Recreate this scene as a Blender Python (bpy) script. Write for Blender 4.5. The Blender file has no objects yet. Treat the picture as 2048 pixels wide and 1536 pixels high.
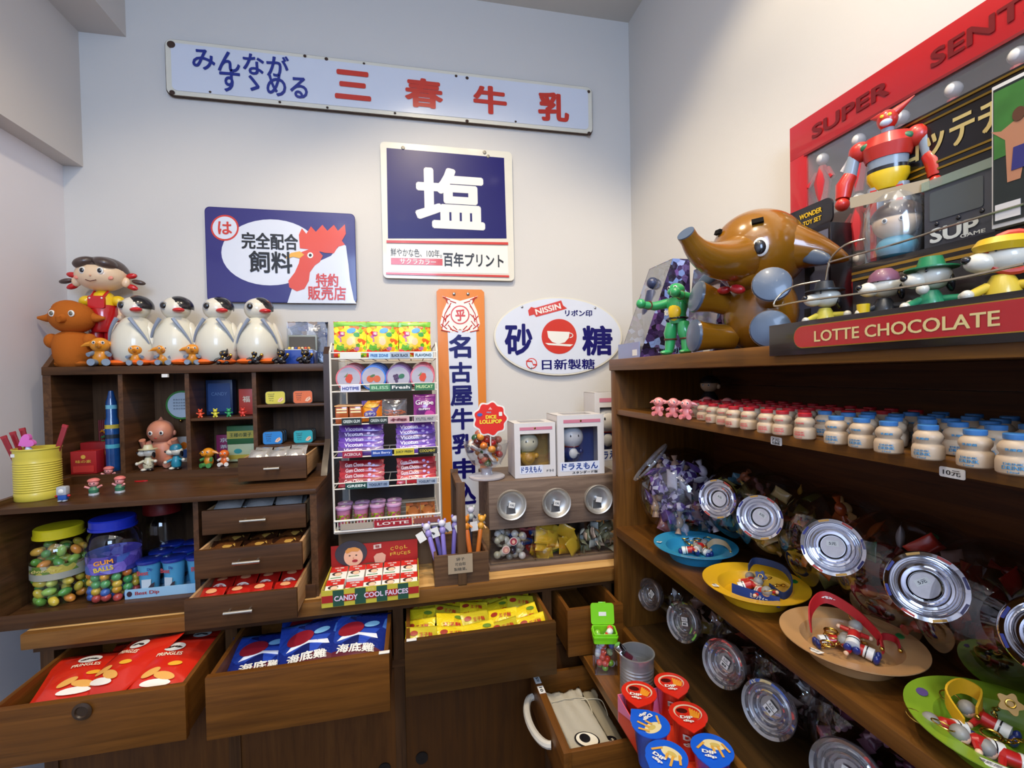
import bpy, bmesh, math, random
from mathutils import Vector, Matrix, Euler
sc = bpy.context.scene
COL = sc.collection
R = math.radians
# ---------------------------------------------------------------- camera
FPX = 940.0
CAM = Vector((0, 0, 1.5))
def cam_rot(yaw, pitch, roll):
    cy, sy, cp, sp, cr, sr = math.cos(yaw), math.sin(yaw), math.cos(pitch), math.sin(pitch), math.cos(roll), math.sin(roll)
    f = Vector((sy*cp, cy*cp, sp)); r = Vector((cy, -sy, 0)); u = r.cross(f)
    return cr*r + sr*u, -sr*r + cr*u, f
CR, CU, CF = cam_rot(.2104, -.019, -.0194)
cd = bpy.data.cameras.new('camera'); cam = bpy.data.objects.new('camera', cd); COL.objects.link(cam)
cd.sensor_width = 36; cd.lens = FPX/2048*36; cd.clip_start = .02
cam.matrix_world = Matrix((( CR.x, CU.x, -CF.x, CAM.x), (CR.y, CU.y, -CF.y, CAM.y), (CR.z, CU.z, -CF.z, CAM.z), (0, 0, 0, 1)))
sc.camera = cam
def AT(px, py, ax, v):
    """real point where the sight line of photo pixel (px, py) meets the plane ax = v"""
    d = CR*((px-1024)/FPX) - CU*((py-768)/FPX) + CF
    i = 'xyz'.index(ax)
    return CAM + d*((v-CAM[i])/d[i])
# ---------------------------------------------------------------- world and lights
w = bpy.data.worlds.new('world'); sc.world = w; w.use_nodes = True
w.node_tree.nodes['Background'].inputs[0].default_value = (.75, .82, 1, 1)
w.node_tree.nodes['Background'].inputs[1].default_value = .2
def area(name, loc, aim, sx, sy, watts, col):
    l = bpy.data.lights.new(name, 'AREA'); l.shape = 'RECTANGLE'; l.size = sx; l.size_y = sy; l.energy = watts; l.color = col
    o = bpy.data.objects.new(name, l); COL.objects.link(o); o.location = loc
    o.rotation_euler = (Vector(aim)-Vector(loc)).to_track_quat('-Z', 'Y').to_euler(); o['kind'] = 'helper'
    return o
def spot(name, loc, aim, watts, col, size=80, blend=.5, rad=.03):
    l = bpy.data.lights.new(name, 'SPOT'); l.energy = watts; l.color = col; l.spot_size = R(size); l.spot_blend = blend; l.shadow_soft_size = rad
    o = bpy.data.objects.new(name, l); COL.objects.link(o); o.location = loc
    o.rotation_euler = (Vector(aim)-Vector(loc)).to_track_quat('-Z', 'Y').to_euler(); o['kind'] = 'helper'
    return o
WARM = (1, .83, .58); COOL = (.50, .68, 1)
area('shop_window_light', (-.15, -1.45, 2.30), (-1.0, 1.3, 1.5), .9, .9, 52, COOL)
area('ceiling_panel_light', (-.1, -.2, 2.88), (-.1, -.2, 0), 1.2, .9, 10, (1, .93, .84))
SPOTS = [((.42, .62, 2.86), (.80, 1.2, 1.3), 34), ((.05, .85, 2.86), (.30, 1.7, .95), 46), ((-.50, .75, 2.86), (-.62, 1.5, 1.0), 26), ((.10, .15, 2.86), (.62, .55, .9), 30)]
for k, (p, a, e) in enumerate(SPOTS):
    spot('downlight', p, a, e, WARM, 96 if k != 0 else 88, .55)
sc.view_settings.view_transform = 'Standard'; sc.view_settings.look = 'None'
sc.view_settings.gamma = 1; sc.view_settings.use_curve_mapping = False
sc.view_settings.exposure = -.10
sc.cycles.use_denoising = True
sc.cycles.max_bounces = 10; sc.cycles.transparent_max_bounces = 16
sc.cycles.sample_clamp_indirect = 4; sc.cycles.caustics_reflective = False; sc.cycles.caustics_refractive = False
# ---------------------------------------------------------------- materials
def lin(h):
    if not isinstance(h, str): return tuple(h)
    v = [int(h[i:i+2], 16)/255 for i in (0, 2, 4)]
    return tuple(c/12.92 if c <= .04045 else ((c+.055)/1.055)**2.4 for c in v)
MATS = {}
def M(h, rough=.5, metal=0, coat=0, spec=.5, name=None, emit=0, bump=0, bscale=60, alpha=1, var=0, vscale=8, sub=0):
    key = (h, rough, metal, coat, spec, emit, bump, bscale, alpha, var, vscale, sub)
    if key in MATS: return MATS[key]
    m = bpy.data.materials.new(name or 'paint_%s' % h); m.use_nodes = True
    nt = m.node_tree; b = nt.nodes['Principled BSDF']; c = lin(h)
    b.inputs['Base Color'].default_value = (*c, 1); b.inputs['Roughness'].default_value = rough
    b.inputs['Metallic'].default_value = metal; b.inputs['Coat Weight'].default_value = coat
    b.inputs['Coat Roughness'].default_value = .08
    b.inputs['Specular IOR Level'].default_value = spec
    if alpha < 1: b.inputs['Alpha'].default_value = alpha
    if emit: b.inputs['Emission Color'].default_value = (*c, 1); b.inputs['Emission Strength'].default_value = emit
    if bump or var:
        tc = nt.nodes.new('ShaderNodeTexCoord'); n = nt.nodes.new('ShaderNodeTexNoise'); nt.links.new(tc.outputs['Object'], n.inputs['Vector'])
        n.inputs['Detail'].default_value = 4
        if bump:
            n.inputs['Scale'].default_value = bscale
            bp = nt.nodes.new('ShaderNodeBump'); bp.inputs['Strength'].default_value = bump; bp.inputs['Distance'].default_value = .003
            nt.links.new(n.outputs['Fac'], bp.inputs['Height']); nt.links.new(bp.outputs[0], b.inputs['Normal'])
        if var:
            n2 = nt.nodes.new('ShaderNodeTexNoise'); nt.links.new(tc.outputs['Object'], n2.inputs['Vector']); n2.inputs['Scale'].default_value = vscale; n2.inputs['Detail'].default_value = 3
            mx = nt.nodes.new('ShaderNodeMix'); mx.data_type = 'RGBA'; nt.links.new(n2.outputs['Fac'], mx.inputs[0])
            mx.inputs[6].default_value = (*[x*(1-var) for x in c], 1); mx.inputs[7].default_value = (*[min(1, x*(1+var)) for x in c], 1)
            nt.links.new(mx.outputs[2], b.inputs['Base Color'])
    MATS[key] = m
    return m
def wood(name, dark, light, axis=0, rough=.42, scale=1.0, coat=.05, contrast=(.30, .70)):
    m = bpy.data.materials.new(name); m.use_nodes = True; nt = m.node_tree; b = nt.nodes['Principled BSDF']
    L = nt.links.new; N = nt.nodes.new
    tc = N('ShaderNodeTexCoord'); oi = N('ShaderNodeObjectInfo'); ad = N('ShaderNodeVectorMath'); ad.operation = 'ADD'
    L(tc.outputs['Object'], ad.inputs[0]); L(oi.outputs['Random'], ad.inputs[1])
    mp = N('ShaderNodeMapping'); L(ad.outputs[0], mp.inputs['Vector'])
    s = [60*scale]*3; s[axis] = 3.2*scale; mp.inputs['Scale'].default_value = s
    n = N('ShaderNodeTexNoise'); n.inputs['Scale'].default_value = 1; n.inputs['Detail'].default_value = 7; n.inputs['Roughness'].default_value = .62; n.inputs['Distortion'].default_value = .8
    L(mp.outputs[0], n.inputs['Vector'])
    r = N('ShaderNodeValToRGB'); r.color_ramp.elements[0].position = contrast[0]; r.color_ramp.elements[1].position = contrast[1]
    r.color_ramp.elements[0].color = (*lin(dark), 1); r.color_ramp.elements[1].color = (*lin(light), 1)
    L(n.outputs['Fac'], r.inputs['Fac'])
    n3 = N('ShaderNodeTexNoise'); n3.inputs['Scale'].default_value = 3; L(ad.outputs[0], n3.inputs['Vector'])
    mr = N('ShaderNodeMapRange'); mr.inputs[3].default_value = .75; mr.inputs[4].default_value = 1.25; L(n3.outputs['Fac'], mr.inputs[0])
    hv = N('ShaderNodeHueSaturation'); L(r.outputs[0], hv.inputs['Color']); L(mr.outputs[0], hv.inputs['Value'])
    L(hv.outputs[0], b.inputs['Base Color'])
    bp = N('ShaderNodeBump'); bp.inputs['Strength'].default_value = .25; bp.inputs['Distance'].default_value = .001; L(n.outputs['Fac'], bp.inputs['Height']); L(bp.outputs[0], b.inputs['Normal'])
    b.inputs['Roughness'].default_value = rough; b.inputs['Coat Weight'].default_value = coat; b.inputs['Coat Roughness'].default_value = .25; b.inputs['Specular IOR Level'].default_value = .3
    return m
W_DARK = wood('dark_walnut_stained_wood', '382210', '5c3c22', 0); W_DARKZ = wood('dark_walnut_upright', '382210', '593a20', 2); W_DARKY = wood('dark_walnut_along_depth', '3c2614', '66442a', 1)
W_FRONT = wood('brown_drawer_front_wood', '56320e', '794a18', 0, rough=.42); W_FRONTY = wood('brown_drawer_side_wood', '56320e', '76481a', 1, rough=.42)
W_RAW = wood('raw_pale_drawer_wood', 'a47a50', 'c8a074', 1, rough=.6, coat=0)
W_OAK = wood('pale_oak_counter_wood', 'b88a4e', 'e2b676', 0, rough=.42)
W_BACK = wood('dark_back_panel_wood', '3c1e0c', '603616', 1, rough=.5, coat=0); W_BACKX = wood('dark_hutch_back_wood', '442c18', '64462c', 2, rough=.5, coat=0)
W_UNIT = wood('chestnut_shelf_edge_wood', '56350e', '80521c', 1, rough=.4); W_UNITZ = wood('chestnut_post_wood', '482a0a', '744a1a', 2, rough=.4)
W_GREY = wood('weathered_grey_brown_oak', '55443a', '8a7462', 0, rough=.55, coat=0); W_TOTE = wood('brown_toolbox_wood', '4a3322', '74553a', 0, rough=.5, coat=0)
W_TOTEZ = wood('brown_toolbox_upright_wood', '46301f', '6e5036', 2, rough=.5, coat=0)
def clear(name, tint=(.97, .98, 1), refl=.08, rough=.03, base=0, basecol=(1, 1, 1), edge=.9):
    """thin clear plastic or glass: sees through, mirrors more at grazing angles"""
    m = bpy.data.materials.new(name); m.use_nodes = True; nt = m.node_tree; L = nt.links.new; N = nt.nodes.new
    for n in list(nt.nodes): nt.nodes.remove(n)
    out = N('ShaderNodeOutputMaterial'); tr = N('ShaderNodeBsdfTransparent'); gl = N('ShaderNodeBsdfGlossy'); mx = N('ShaderNodeMixShader')
    tr.inputs[0].default_value = (*tint, 1); gl.inputs['Roughness'].default_value = rough
    fr = N('ShaderNodeLayerWeight'); fr.inputs[0].default_value = .35; mr = N('ShaderNodeMapRange'); mr.inputs[3].default_value = refl; mr.inputs[4].default_value = edge
    pw = N('ShaderNodeMath'); pw.operation = 'POWER'; pw.inputs[1].default_value = 2.2; L(fr.outputs['Facing'], pw.inputs[0]); L(pw.outputs[0], mr.inputs[0])
    L(mr.outputs[0], mx.inputs[0]); L(tr.outputs[0], mx.inputs[1]); L(gl.outputs[0], mx.inputs[2])
    if base:
        df = N('ShaderNodeBsdfDiffuse'); df.inputs[0].default_value = (*basecol, 1); m2 = N('ShaderNodeMixShader'); m2.inputs[0].default_value = base
        L(mx.outputs[0], m2.inputs[1]); L(df.outputs[0], m2.inputs[2]); L(m2.outputs[0], out.inputs[0])
    else: L(mx.outputs[0], out.inputs[0])
    return m
CLEAR = clear('clear_plastic'); CLEARJ = clear('clear_jar_plastic', (.96, .97, .99), .07, .05, edge=.6); CRYST = clear('thick_clear_lid_plastic', (.9, .9, .93), .42, .02, .03, (.9, .9, .95), 1)
JARG = clear('big_jar_plastic', (.84, .84, .86), .10, .03, edge=.8)
FILM = clear('crinkled_clear_film', (.97, .98, 1), .14, .12, .04)
CHROME = M('d8d8dc', .12, 1, name='chrome'); STEEL = M('b4b4b6', .22, 1, name='brushed_steel'); TIN = M('a8acb0', .3, 1, name='galvanised_tin'); GOLD = M('caa24a', .25, 1, name='gold_metal')
WHITE = M('e6e4dc', .35); BLACK = M('101012', .35); PAPER = M('e4e2dc', .8, name='white_paper')
def foil(name, cols, scale=30, rough=.25, metal=.0, stretch=(1, 1, 1)):
    """printed packet film: blotches of several ink colours"""
    m = bpy.data.materials.new(name); m.use_nodes = True; nt = m.node_tree; b = nt.nodes['Principled BSDF']; L = nt.links.new; N = nt.nodes.new
    tc = N('ShaderNodeTexCoord'); mp = N('ShaderNodeMapping'); mp.inputs['Scale'].default_value = stretch; L(tc.outputs['Object'], mp.inputs[0])
    v = N('ShaderNodeTexVoronoi'); v.inputs['Scale'].default_value = scale; L(mp.outputs[0], v.inputs['Vector'])
    sp = N('ShaderNodeSeparateColor'); L(v.outputs['Color'], sp.inputs[0]); r = N('ShaderNodeValToRGB'); r.color_ramp.interpolation = 'CONSTANT'
    e = r.color_ramp.elements
    while len(e) < len(cols): e.new(.5)
    for i, c in enumerate(cols): e[i].position = i/len(cols); e[i].color = (*lin(c), 1)
    L(sp.outputs[0], r.inputs[0]); L(r.outputs[0], b.inputs['Base Color']); b.inputs['Roughness'].default_value = rough; b.inputs['Metallic'].default_value = metal
    n = N('ShaderNodeTexNoise'); n.inputs['Scale'].default_value = 45; n.inputs['Distortion'].default_value = 1.5; L(tc.outputs['Object'], n.inputs['Vector'])
    bp = N('ShaderNodeBump'); bp.inputs['Strength'].default_value = .5; bp.inputs['Distance'].default_value = .004; L(n.outputs['Fac'], bp.inputs['Height']); L(bp.outputs[0], b.inputs['Normal'])
    return m
# ---------------------------------------------------------------- mesh helpers
class B:
    def __init__(s): s.bm = bmesh.new()
    def box(s, x0, x1, y0, y1, z0, z1, bev=0, mx=None):
        r = bmesh.ops.create_cube(s.bm, size=1); vs = r['verts']
        for v in vs: v.co = Vector((x0+(v.co.x+.5)*(x1-x0), y0+(v.co.y+.5)*(y1-y0), z0+(v.co.z+.5)*(z1-z0)))
        if bev:
            es = list({e for v in vs for e in v.link_edges}); g = bmesh.ops.bevel(s.bm, geom=es, offset=bev, segments=2, profile=.6, affect='EDGES'); vs = list({v for f in g['faces'] for v in f.verts} | {v for v in vs if v.is_valid})
        if mx: bmesh.ops.transform(s.bm, matrix=mx, verts=vs)
        return s
    def cyl(s, p0, p1, r0, r1=None, n=16, cap=True):
        p0, p1 = Vector(p0), Vector(p1); d = p1-p0; r1 = r0 if r1 is None else r1
        q = d.to_track_quat('Z', 'Y').to_matrix().to_4x4()
        bmesh.ops.create_cone(s.bm, cap_ends=cap, segments=n, radius1=r0, radius2=max(r1, 1e-5), depth=d.length, matrix=Matrix.Translation((p0+p1)/2) @ q)
        return s
    def ell(s, c, r, rot=(0, 0, 0), u=16, v=10):
        r = (r, r, r) if not isinstance(r, (tuple, list)) else r
        bmesh.ops.create_uvsphere(s.bm, u_segments=u, v_segments=v, radius=1, matrix=Matrix.Translation(c) @ Euler(rot).to_matrix().to_4x4() @ Matrix.Diagonal((*r, 1)))
        return s
    def lathe(s, prof, n=24, mx=None, close=False):
        rings = []
        for r, z in prof:
            if r < 1e-6: rings.append([s.bm.verts.new((0, 0, z))])
            else: rings.append([s.bm.verts.new((r*math.cos(2*math.pi*i/n), r*math.sin(2*math.pi*i/n), z)) for i in range(n)])
        for a, b in zip(rings, rings[1:] + ([rings[0]] if close else [])):
            for i in range(n):
                j = (i+1) % n
                if len(a) == 1 and len(b) == 1: continue
                if len(a) == 1: s.bm.faces.new((a[0], b[i], b[j]))
                elif len(b) == 1: s.bm.faces.new((a[i], a[j], b[0]))
                else: s.bm.faces.new((a[i], a[j], b[j], b[i]))
        if mx: bmesh.ops.transform(s.bm, matrix=mx, verts=[v for rg in rings for v in rg])
        return s
    def tube(s, pts, r, n=8, closed=False):
        pts = [Vector(p) for p in pts]; rings = []; k = len(pts); up = None
        for i, p in enumerate(pts):
            t = (pts[(i+1) % k]-pts[i-1]) if closed else (pts[min(i+1, k-1)]-pts[max(i-1, 0)])
            t.normalize()
            if up is None: up = t.orthogonal().normalized()
            up = (up - t*up.dot(t)).normalized(); sd = t.cross(up)
            rr = r[i] if isinstance(r, (list, tuple)) else r
            rings.append([s.bm.verts.new(p + (up*math.cos(2*math.pi*j/n) + sd*math.sin(2*math.pi*j/n))*rr) for j in range(n)])
        for a, b in zip(rings, rings[1:] + ([rings[0]] if closed else [])):
            for j in range(n): s.bm.faces.new((a[j], a[(j+1) % n], b[(j+1) % n], b[j]))
        if not closed: s.bm.faces.new(rings[0][::-1]); s.bm.faces.new(rings[-1])
        return s
    def prism(s, pts, y0, y1, plane='xz'):
        """extrude a 2-D outline between y0 and y1 (plane xz) or z0 and z1 (plane xy)"""
        f = (lambda p, d: (p[0], d, p[1])) if plane == 'xz' else ((lambda p, d: (p[0], p[1], d)) if plane == 'xy' else (lambda p, d: (d, p[0], p[1])))
        a = [s.bm.verts.new(f(p, y0)) for p in pts]; b = [s.bm.verts.new(f(p, y1)) for p in pts]; n = len(pts)
        s.bm.faces.new(a); s.bm.faces.new(b[::-1])
        for i in range(n): s.bm.faces.new((a[i], b[i], b[(i+1) % n], a[(i+1) % n]))
        return s
    def ribbon(s, pts, width, th=.0012):
        """flat band: pts centre line, width vector"""
        wv = Vector(width)/2; rows = []
        for i, p in enumerate(pts):
            p = Vector(p); t = (Vector(pts[min(i+1, len(pts)-1)])-Vector(pts[max(i-1, 0)])).normalized(); nrm = t.cross(wv).normalized()*th/2
            rows.append([s.bm.verts.new(p+wv+nrm), s.bm.verts.new(p-wv+nrm), s.bm.verts.new(p-wv-nrm), s.bm.verts.new(p+wv-nrm)])
        for a, b in zip(rows, rows[1:]):
            for j in range(4): s.bm.faces.new((a[j], a[(j+1) % 4], b[(j+1) % 4], b[j]))
        s.bm.faces.new(rows[0][::-1]); s.bm.faces.new(rows[-1])
        return s
    def mesh(s, name, off=None, angle=38):
        if off is not None: bmesh.ops.translate(s.bm, vec=-Vector(off), verts=s.bm.verts)
        bmesh.ops.recalc_face_normals(s.bm, faces=s.bm.faces)
        me = bpy.data.meshes.new(name); s.bm.to_mesh(me); s.bm.free()
        me.polygons.foreach_set('use_smooth', [True]*len(me.polygons)); me.set_sharp_from_angle(angle=R(angle))
        return me
def rrect(x0, x1, z0, z1, r, n=5):
    out = []
    for cx, cz, a in ((x1-r, z1-r, 0), (x0+r, z1-r, 90), (x0+r, z0+r, 180), (x1-r, z0+r, 270)):
        for k in range(n+1): t = R(a+90*k/n); out.append((cx+r*math.cos(t), cz+r*math.sin(t)))
    return out
def oval(cx, cz, rx, rz, n=32, a=0):
    return [(cx+rx*math.cos(t)*math.cos(a)-rz*math.sin(t)*math.sin(a), cz+rx*math.cos(t)*math.sin(a)+rz*math.sin(t)*math.cos(a)) for t in [2*math.pi*k/n for k in range(n)]]
def flower(cx, cz, r, k=8, d=.14, n=64):
    return [(cx+r*(1+d*math.cos(k*t))*math.cos(t), cz+r*(1+d*math.cos(k*t))*math.sin(t)) for t in [2*math.pi*i/n for i in range(n)]]
def tag(o, label=None, cat=None, group=None, kind=None):
    if label: o['label'] = label
    if cat: o['category'] = cat
    if group: o['group'] = group
    if kind: o['kind'] = kind
    return o
def thing(name, label, cat, loc=(0, 0, 0), rz=0, group=None, rot=None):
    o = bpy.data.objects.new(name, None); COL.objects.link(o); o.location = loc; o.rotation_euler = rot or (0, 0, rz); o.empty_display_size = .02
    return tag(o, label, cat, group)
def ob(name, src, mat, parent=None, loc=(0, 0, 0), rot=(0, 0, 0), off=None, label=None, kind=None, scale=None, angle=38):
    me = src.mesh(name, off, angle) if isinstance(src, B) else src
    if not me.materials: me.materials.append(mat)
    o = bpy.data.objects.new(name, me); COL.objects.link(o)
    if me.materials[0] != mat: o.material_slots[0].link = 'OBJECT'; o.material_slots[0].material = mat
    o.location = loc; o.rotation_euler = rot
    if scale: o.scale = scale
    if parent: o.parent = parent
    if label: o['label'] = label
    if kind: o['kind'] = kind
    return o
def solo(name, src, mat, label, cat, loc=(0, 0, 0), rot=(0, 0, 0), group=None, scale=None):
    return tag(ob(name, src, mat, None, loc, rot, scale=scale), label, cat, group)
def dup(root, loc, rot=None, label=None, group=None, scale=None):
    r = root.copy(); COL.objects.link(r); r.location = loc
    if rot is not None: r.rotation_euler = rot if isinstance(rot, (tuple, list, Euler)) else (0, 0, rot)
    if label: r['label'] = label
    if group: r['group'] = group
    if scale: r.scale = (scale,)*3 if isinstance(scale, (int, float)) else scale
    for ch in list(root.children):
        c = ch.copy(); COL.objects.link(c); c.parent = r
        for g in ch.children:
            d = g.copy(); COL.objects.link(d); d.parent = c
    return r
TXT = {}
def text_mesh(s, w, h, bold=0, plane='xz', rot=0, res=3):
    key = (s, round(w, 4), round(h, 4), bold, plane, rot)
    if key in TXT: return TXT[key]
    cu = bpy.data.curves.new('lettering', 'FONT'); cu.body = s; cu.size = 1; cu.resolution_u = res
    t = bpy.data.objects.new('lettering', cu); me = bpy.data.meshes.new_from_object(t)
    bpy.data.objects.remove(t); bpy.data.curves.remove(cu)
    xs = [v.co.x for v in me.vertices]; ys = [v.co.y for v in me.vertices]
    x0, x1, y0, y1 = min(xs)-bold, max(xs)+bold, min(ys)-bold, max(ys)+bold
    c, sn = math.cos(rot), math.sin(rot)
    # heavier strokes: the same glyphs laid down again a little to every side
    sh = [(0, 0)] if bold < .008 else ([(bold*.6*math.cos(k*math.pi/5), bold*.6*math.sin(k*math.pi/5)) for k in range(10)] + [(0, 0)] if bold > .03 else [(-bold, -bold*.5), (bold, bold*.5), (-bold, bold*.5), (bold, -bold*.5)])
    V = []; F = []; base = [v.co.copy() for v in me.vertices]; pol = [tuple(p.vertices) for p in me.polygons]
    for i, (dx, dy) in enumerate(sh):
        o = len(V); d = i*.00004
        for v in base:
            a = ((v.x+dx-x0)/(x1-x0)-.5)*w; b = ((v.y+dy-y0)/(y1-y0)-.5)*h; a, b = a*c-b*sn, a*sn+b*c
            V.append((a, -d, b) if plane == 'xz' else (a, b, d))
        F += [tuple(k+o for k in p) for p in pol]
    bpy.data.meshes.remove(me)
    me = bpy.data.meshes.new('lettering'); me.from_pydata(V, [], F)
    TXT[key] = me
    return me
def lab(parent, s, cx, cz, w, h, mat, y=-.001, bold=.012, plane='xz', rot=0, name='lettering'):
    me = text_mesh(s, w, h, bold, plane, rot)
    return ob(name, me, mat, parent, loc=(cx, y, cz) if plane == 'xz' else (cx, cz, y))
def flat(parent, name, pts, y, mat, th=.0006, plane='xz'):
    return ob(name, B().prism(pts, y, y-th if plane == 'xz' else y+th, plane), mat, parent)
# packets ------------------------------------------------------------------
def bag_h(u, v, t, puff=2.2): return t*(1-abs(u)**puff)*(1-abs(v)**puff)
def bag_mesh(name, w, h, t, seal=.06, nx=14, ny=12, seed=0, crimp=True):
    """puffed packet lying in xy, closed, seals at the y ends"""
    rnd = random.Random(seed); bm = bmesh.new(); ph = rnd.random()*6
    def P(i, j, sgn):
        u = -1+2*i/nx; v = -1+2*j/ny; vs = max(0, (1-abs(v)-seal)/(1-seal)); vv = 1-vs
        z = bag_h(u, vv, t)*sgn; z += .035*t*math.sin(7*u+ph+3*v)*vs
        if vs == 0: z = .0006*sgn + .02*t*math.sin(9*u+ph)
        x = u*w/2*(1-.05*(1-vs)*0 - .04*(1-v*v)*abs(u)); y = v*h/2
        if crimp and vs == 0 and i % 2: y *= .985
        return (x, y, z)
    top = [[bm.verts.new(P(i, j, 1)) for j in range(ny+1)] for i in range(nx+1)]
    bot = [[bm.verts.new(P(i, j, -1)) for j in range(ny+1)] for i in range(nx+1)]
    for i in range(nx):
        for j in range(ny):
            bm.faces.new((top[i][j], top[i+1][j], top[i+1][j+1], top[i][j+1])); bm.faces.new((bot[i][j], bot[i][j+1], bot[i+1][j+1], bot[i+1][j]))
    for i in range(nx):
        bm.faces.new((top[i][0], bot[i][0], bot[i+1][0], top[i+1][0])); bm.faces.new((top[i][ny], top[i+1][ny], bot[i+1][ny], bot[i][ny]))
    for j in range(ny):
        bm.faces.new((top[0][j], top[0][j+1], bot[0][j+1], bot[0][j])); bm.faces.new((top[nx][j], bot[nx][j], bot[nx][j+1], top[nx][j+1]))
    bmesh.ops.recalc_face_normals(bm, faces=bm.faces)
    me = bpy.data.meshes.new(name); bm.to_mesh(me); bm.free(); me.polygons.foreach_set('use_smooth', [True]*len(me.polygons))
    return me
def drape(me, w, h, t, cx, cy, lift=.0012, cut=.012):
    """lay a flat xy mesh on the puffed top of a packet"""
    bm = bmesh.new(); bm.from_mesh(me)
    for v in bm.verts:
        u = max(-1, min(1, (v.co.x+cx)/(w/2))); vv = max(-1, min(1, (v.co.y+cy)/(h/2)))
        v.co = Vector((v.co.x+cx, v.co.y+cy, bag_h(u, vv, t)+.06*t+lift+v.co.z))
    m2 = bpy.data.meshes.new(me.name); bm.to_mesh(m2); bm.free()
    return m2
def poly_mesh(name, pts, fan=True):
    bm = bmesh.new(); cx = sum(p[0] for p in pts)/len(pts); cy = sum(p[1] for p in pts)/len(pts)
    prev = None; rings = []
    for f in (1, .66, .33): rings.append([bm.verts.new((cx+(p[0]-cx)*f, cy+(p[1]-cy)*f, 0)) for p in pts])
    c = bm.verts.new((cx, cy, 0)); n = len(pts)
    for a, b in zip(rings, rings[1:]):
        for i in range(n): bm.faces.new((a[i], a[(i+1) % n], b[(i+1) % n], b[i]))
    for i in range(n): bm.faces.new((rings[-1][i], rings[-1][(i+1) % n], c))
    me = bpy.data.meshes.new(name); bm.to_mesh(me); bm.free(); me.polygons.foreach_set('use_smooth', [True]*len(me.polygons))
    return me
def packet(name, label, cat, w, h, t, mat, decals, loc, rot, group, seed=0, lettermat=None):
    """packet thing: film mesh + printed decals. decals: ('text', s, cx, cy, w, h, mat) or ('poly', pts, mat)"""
    r = thing(name, label, cat, loc, group=group, rot=rot)
    ob('film', bag_mesh('film', w, h, t, seed=seed), mat, r)
    for d in decals:
        if d[0] == 'text':
            me = text_mesh(d[1], d[4], d[5], d[7] if len(d) > 7 else .02, 'xy', d[8] if len(d) > 8 else 0)
            ob('lettering', drape(me, w, h, t, d[2], d[3], .0018), d[6], r)
        else:
            pts = d[1]; ob('printed_patch', drape(poly_mesh('printed_patch', pts), w, h, t, 0, 0, .0008), d[2], r)
    return r
# ================================================================ the room
YB, XR, XL, ZC = 1.80, .90, -1.087, 2.93
WALLM = M('cfccc7', .7, bump=.05, bscale=180, name='painted_wall'); CEILM = M('c8c4bc', .8, name='painted_ceiling'); FLOORM = M('6b5a48', .5, name='floor_tile', var=.15, vscale=3)
def struct(name, b, mat, off=None): return tag(ob(name, b, mat, off=off), kind='structure')
struct('wall_back', B().box(XL-.1, XR+.1, YB, YB+.1, 0, ZC+.1), WALLM)
struct('wall_right', B().box(XR, XR+.1, -2.6, YB, 0, ZC+.1), WALLM)
struct('wall_left', B().box(XL-.1, XL, -2.6, YB, 0, ZC+.1), M('ebe6e8', .6, name='white_wall_panel'))
struct('wall_front', B().box(XL-.1, XR+.1, -2.7, -2.6, 0, ZC+.1), WALLM)
struct('ceiling', B().box(XL-.1, XR+.1, -2.7, YB+.1, ZC, ZC+.1), CEILM)
struct('floor', B().box(XL-.1, XR+.1, -2.7, YB+.1, -.1, 0), FLOORM)
struct('trim_1', B().box(XL, -1.03, -2.6, YB, 2.205, ZC), M('cfc9c4', .7, name='painted_beam'))
struct('trim_2', B().box(-1.03, -.895, -2.6, YB, 2.64, ZC), M('cfc9c4', .7, name='painted_beam'))
for k, (p, a, e) in enumerate(SPOTS):
    r = thing('recessed_or_added_downlight', 'small round recessed ceiling downlight %s' % ['above the shelf unit', 'above the back counter', 'above the hutch', 'above the plates'][k], 'light', (p[0], p[1], ZC), group='ceiling downlights')
    ob('trim_ring', B().lathe([(.045, -.002), (.06, -.002), (.06, -.008), (.045, -.008)], 28, close=True), WHITE, r)
    ob('lamp', B().cyl((0, 0, -.004), (0, 0, -.001), .044, n=24), M('fff0d8', .5, emit=26, name='lamp_glow'), r)
for k, (x, y) in enumerate(((-.6, -.35), (.5, -.35), (-.6, -1.1), (.5, -1.1), (-.05, -.75), (-.05, -1.6), (-.7, .2), (.62, .15))):  # glowing discs added out of view to put reflections in lids and tin
    r = thing('recessed_or_added_downlight', 'small round recessed ceiling downlight behind the camera', 'light', (x, y, ZC), group='downlights behind the camera')
    ob('trim_ring', B().lathe([(.045, -.002), (.06, -.002), (.06, -.008), (.045, -.008)], 28, close=True), WHITE, r)
    ob('lamp', B().cyl((0, 0, -.004), (0, 0, -.001), .044, n=24), M('fff0d8', .5, emit=26, name='lamp_glow'), r)
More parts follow.
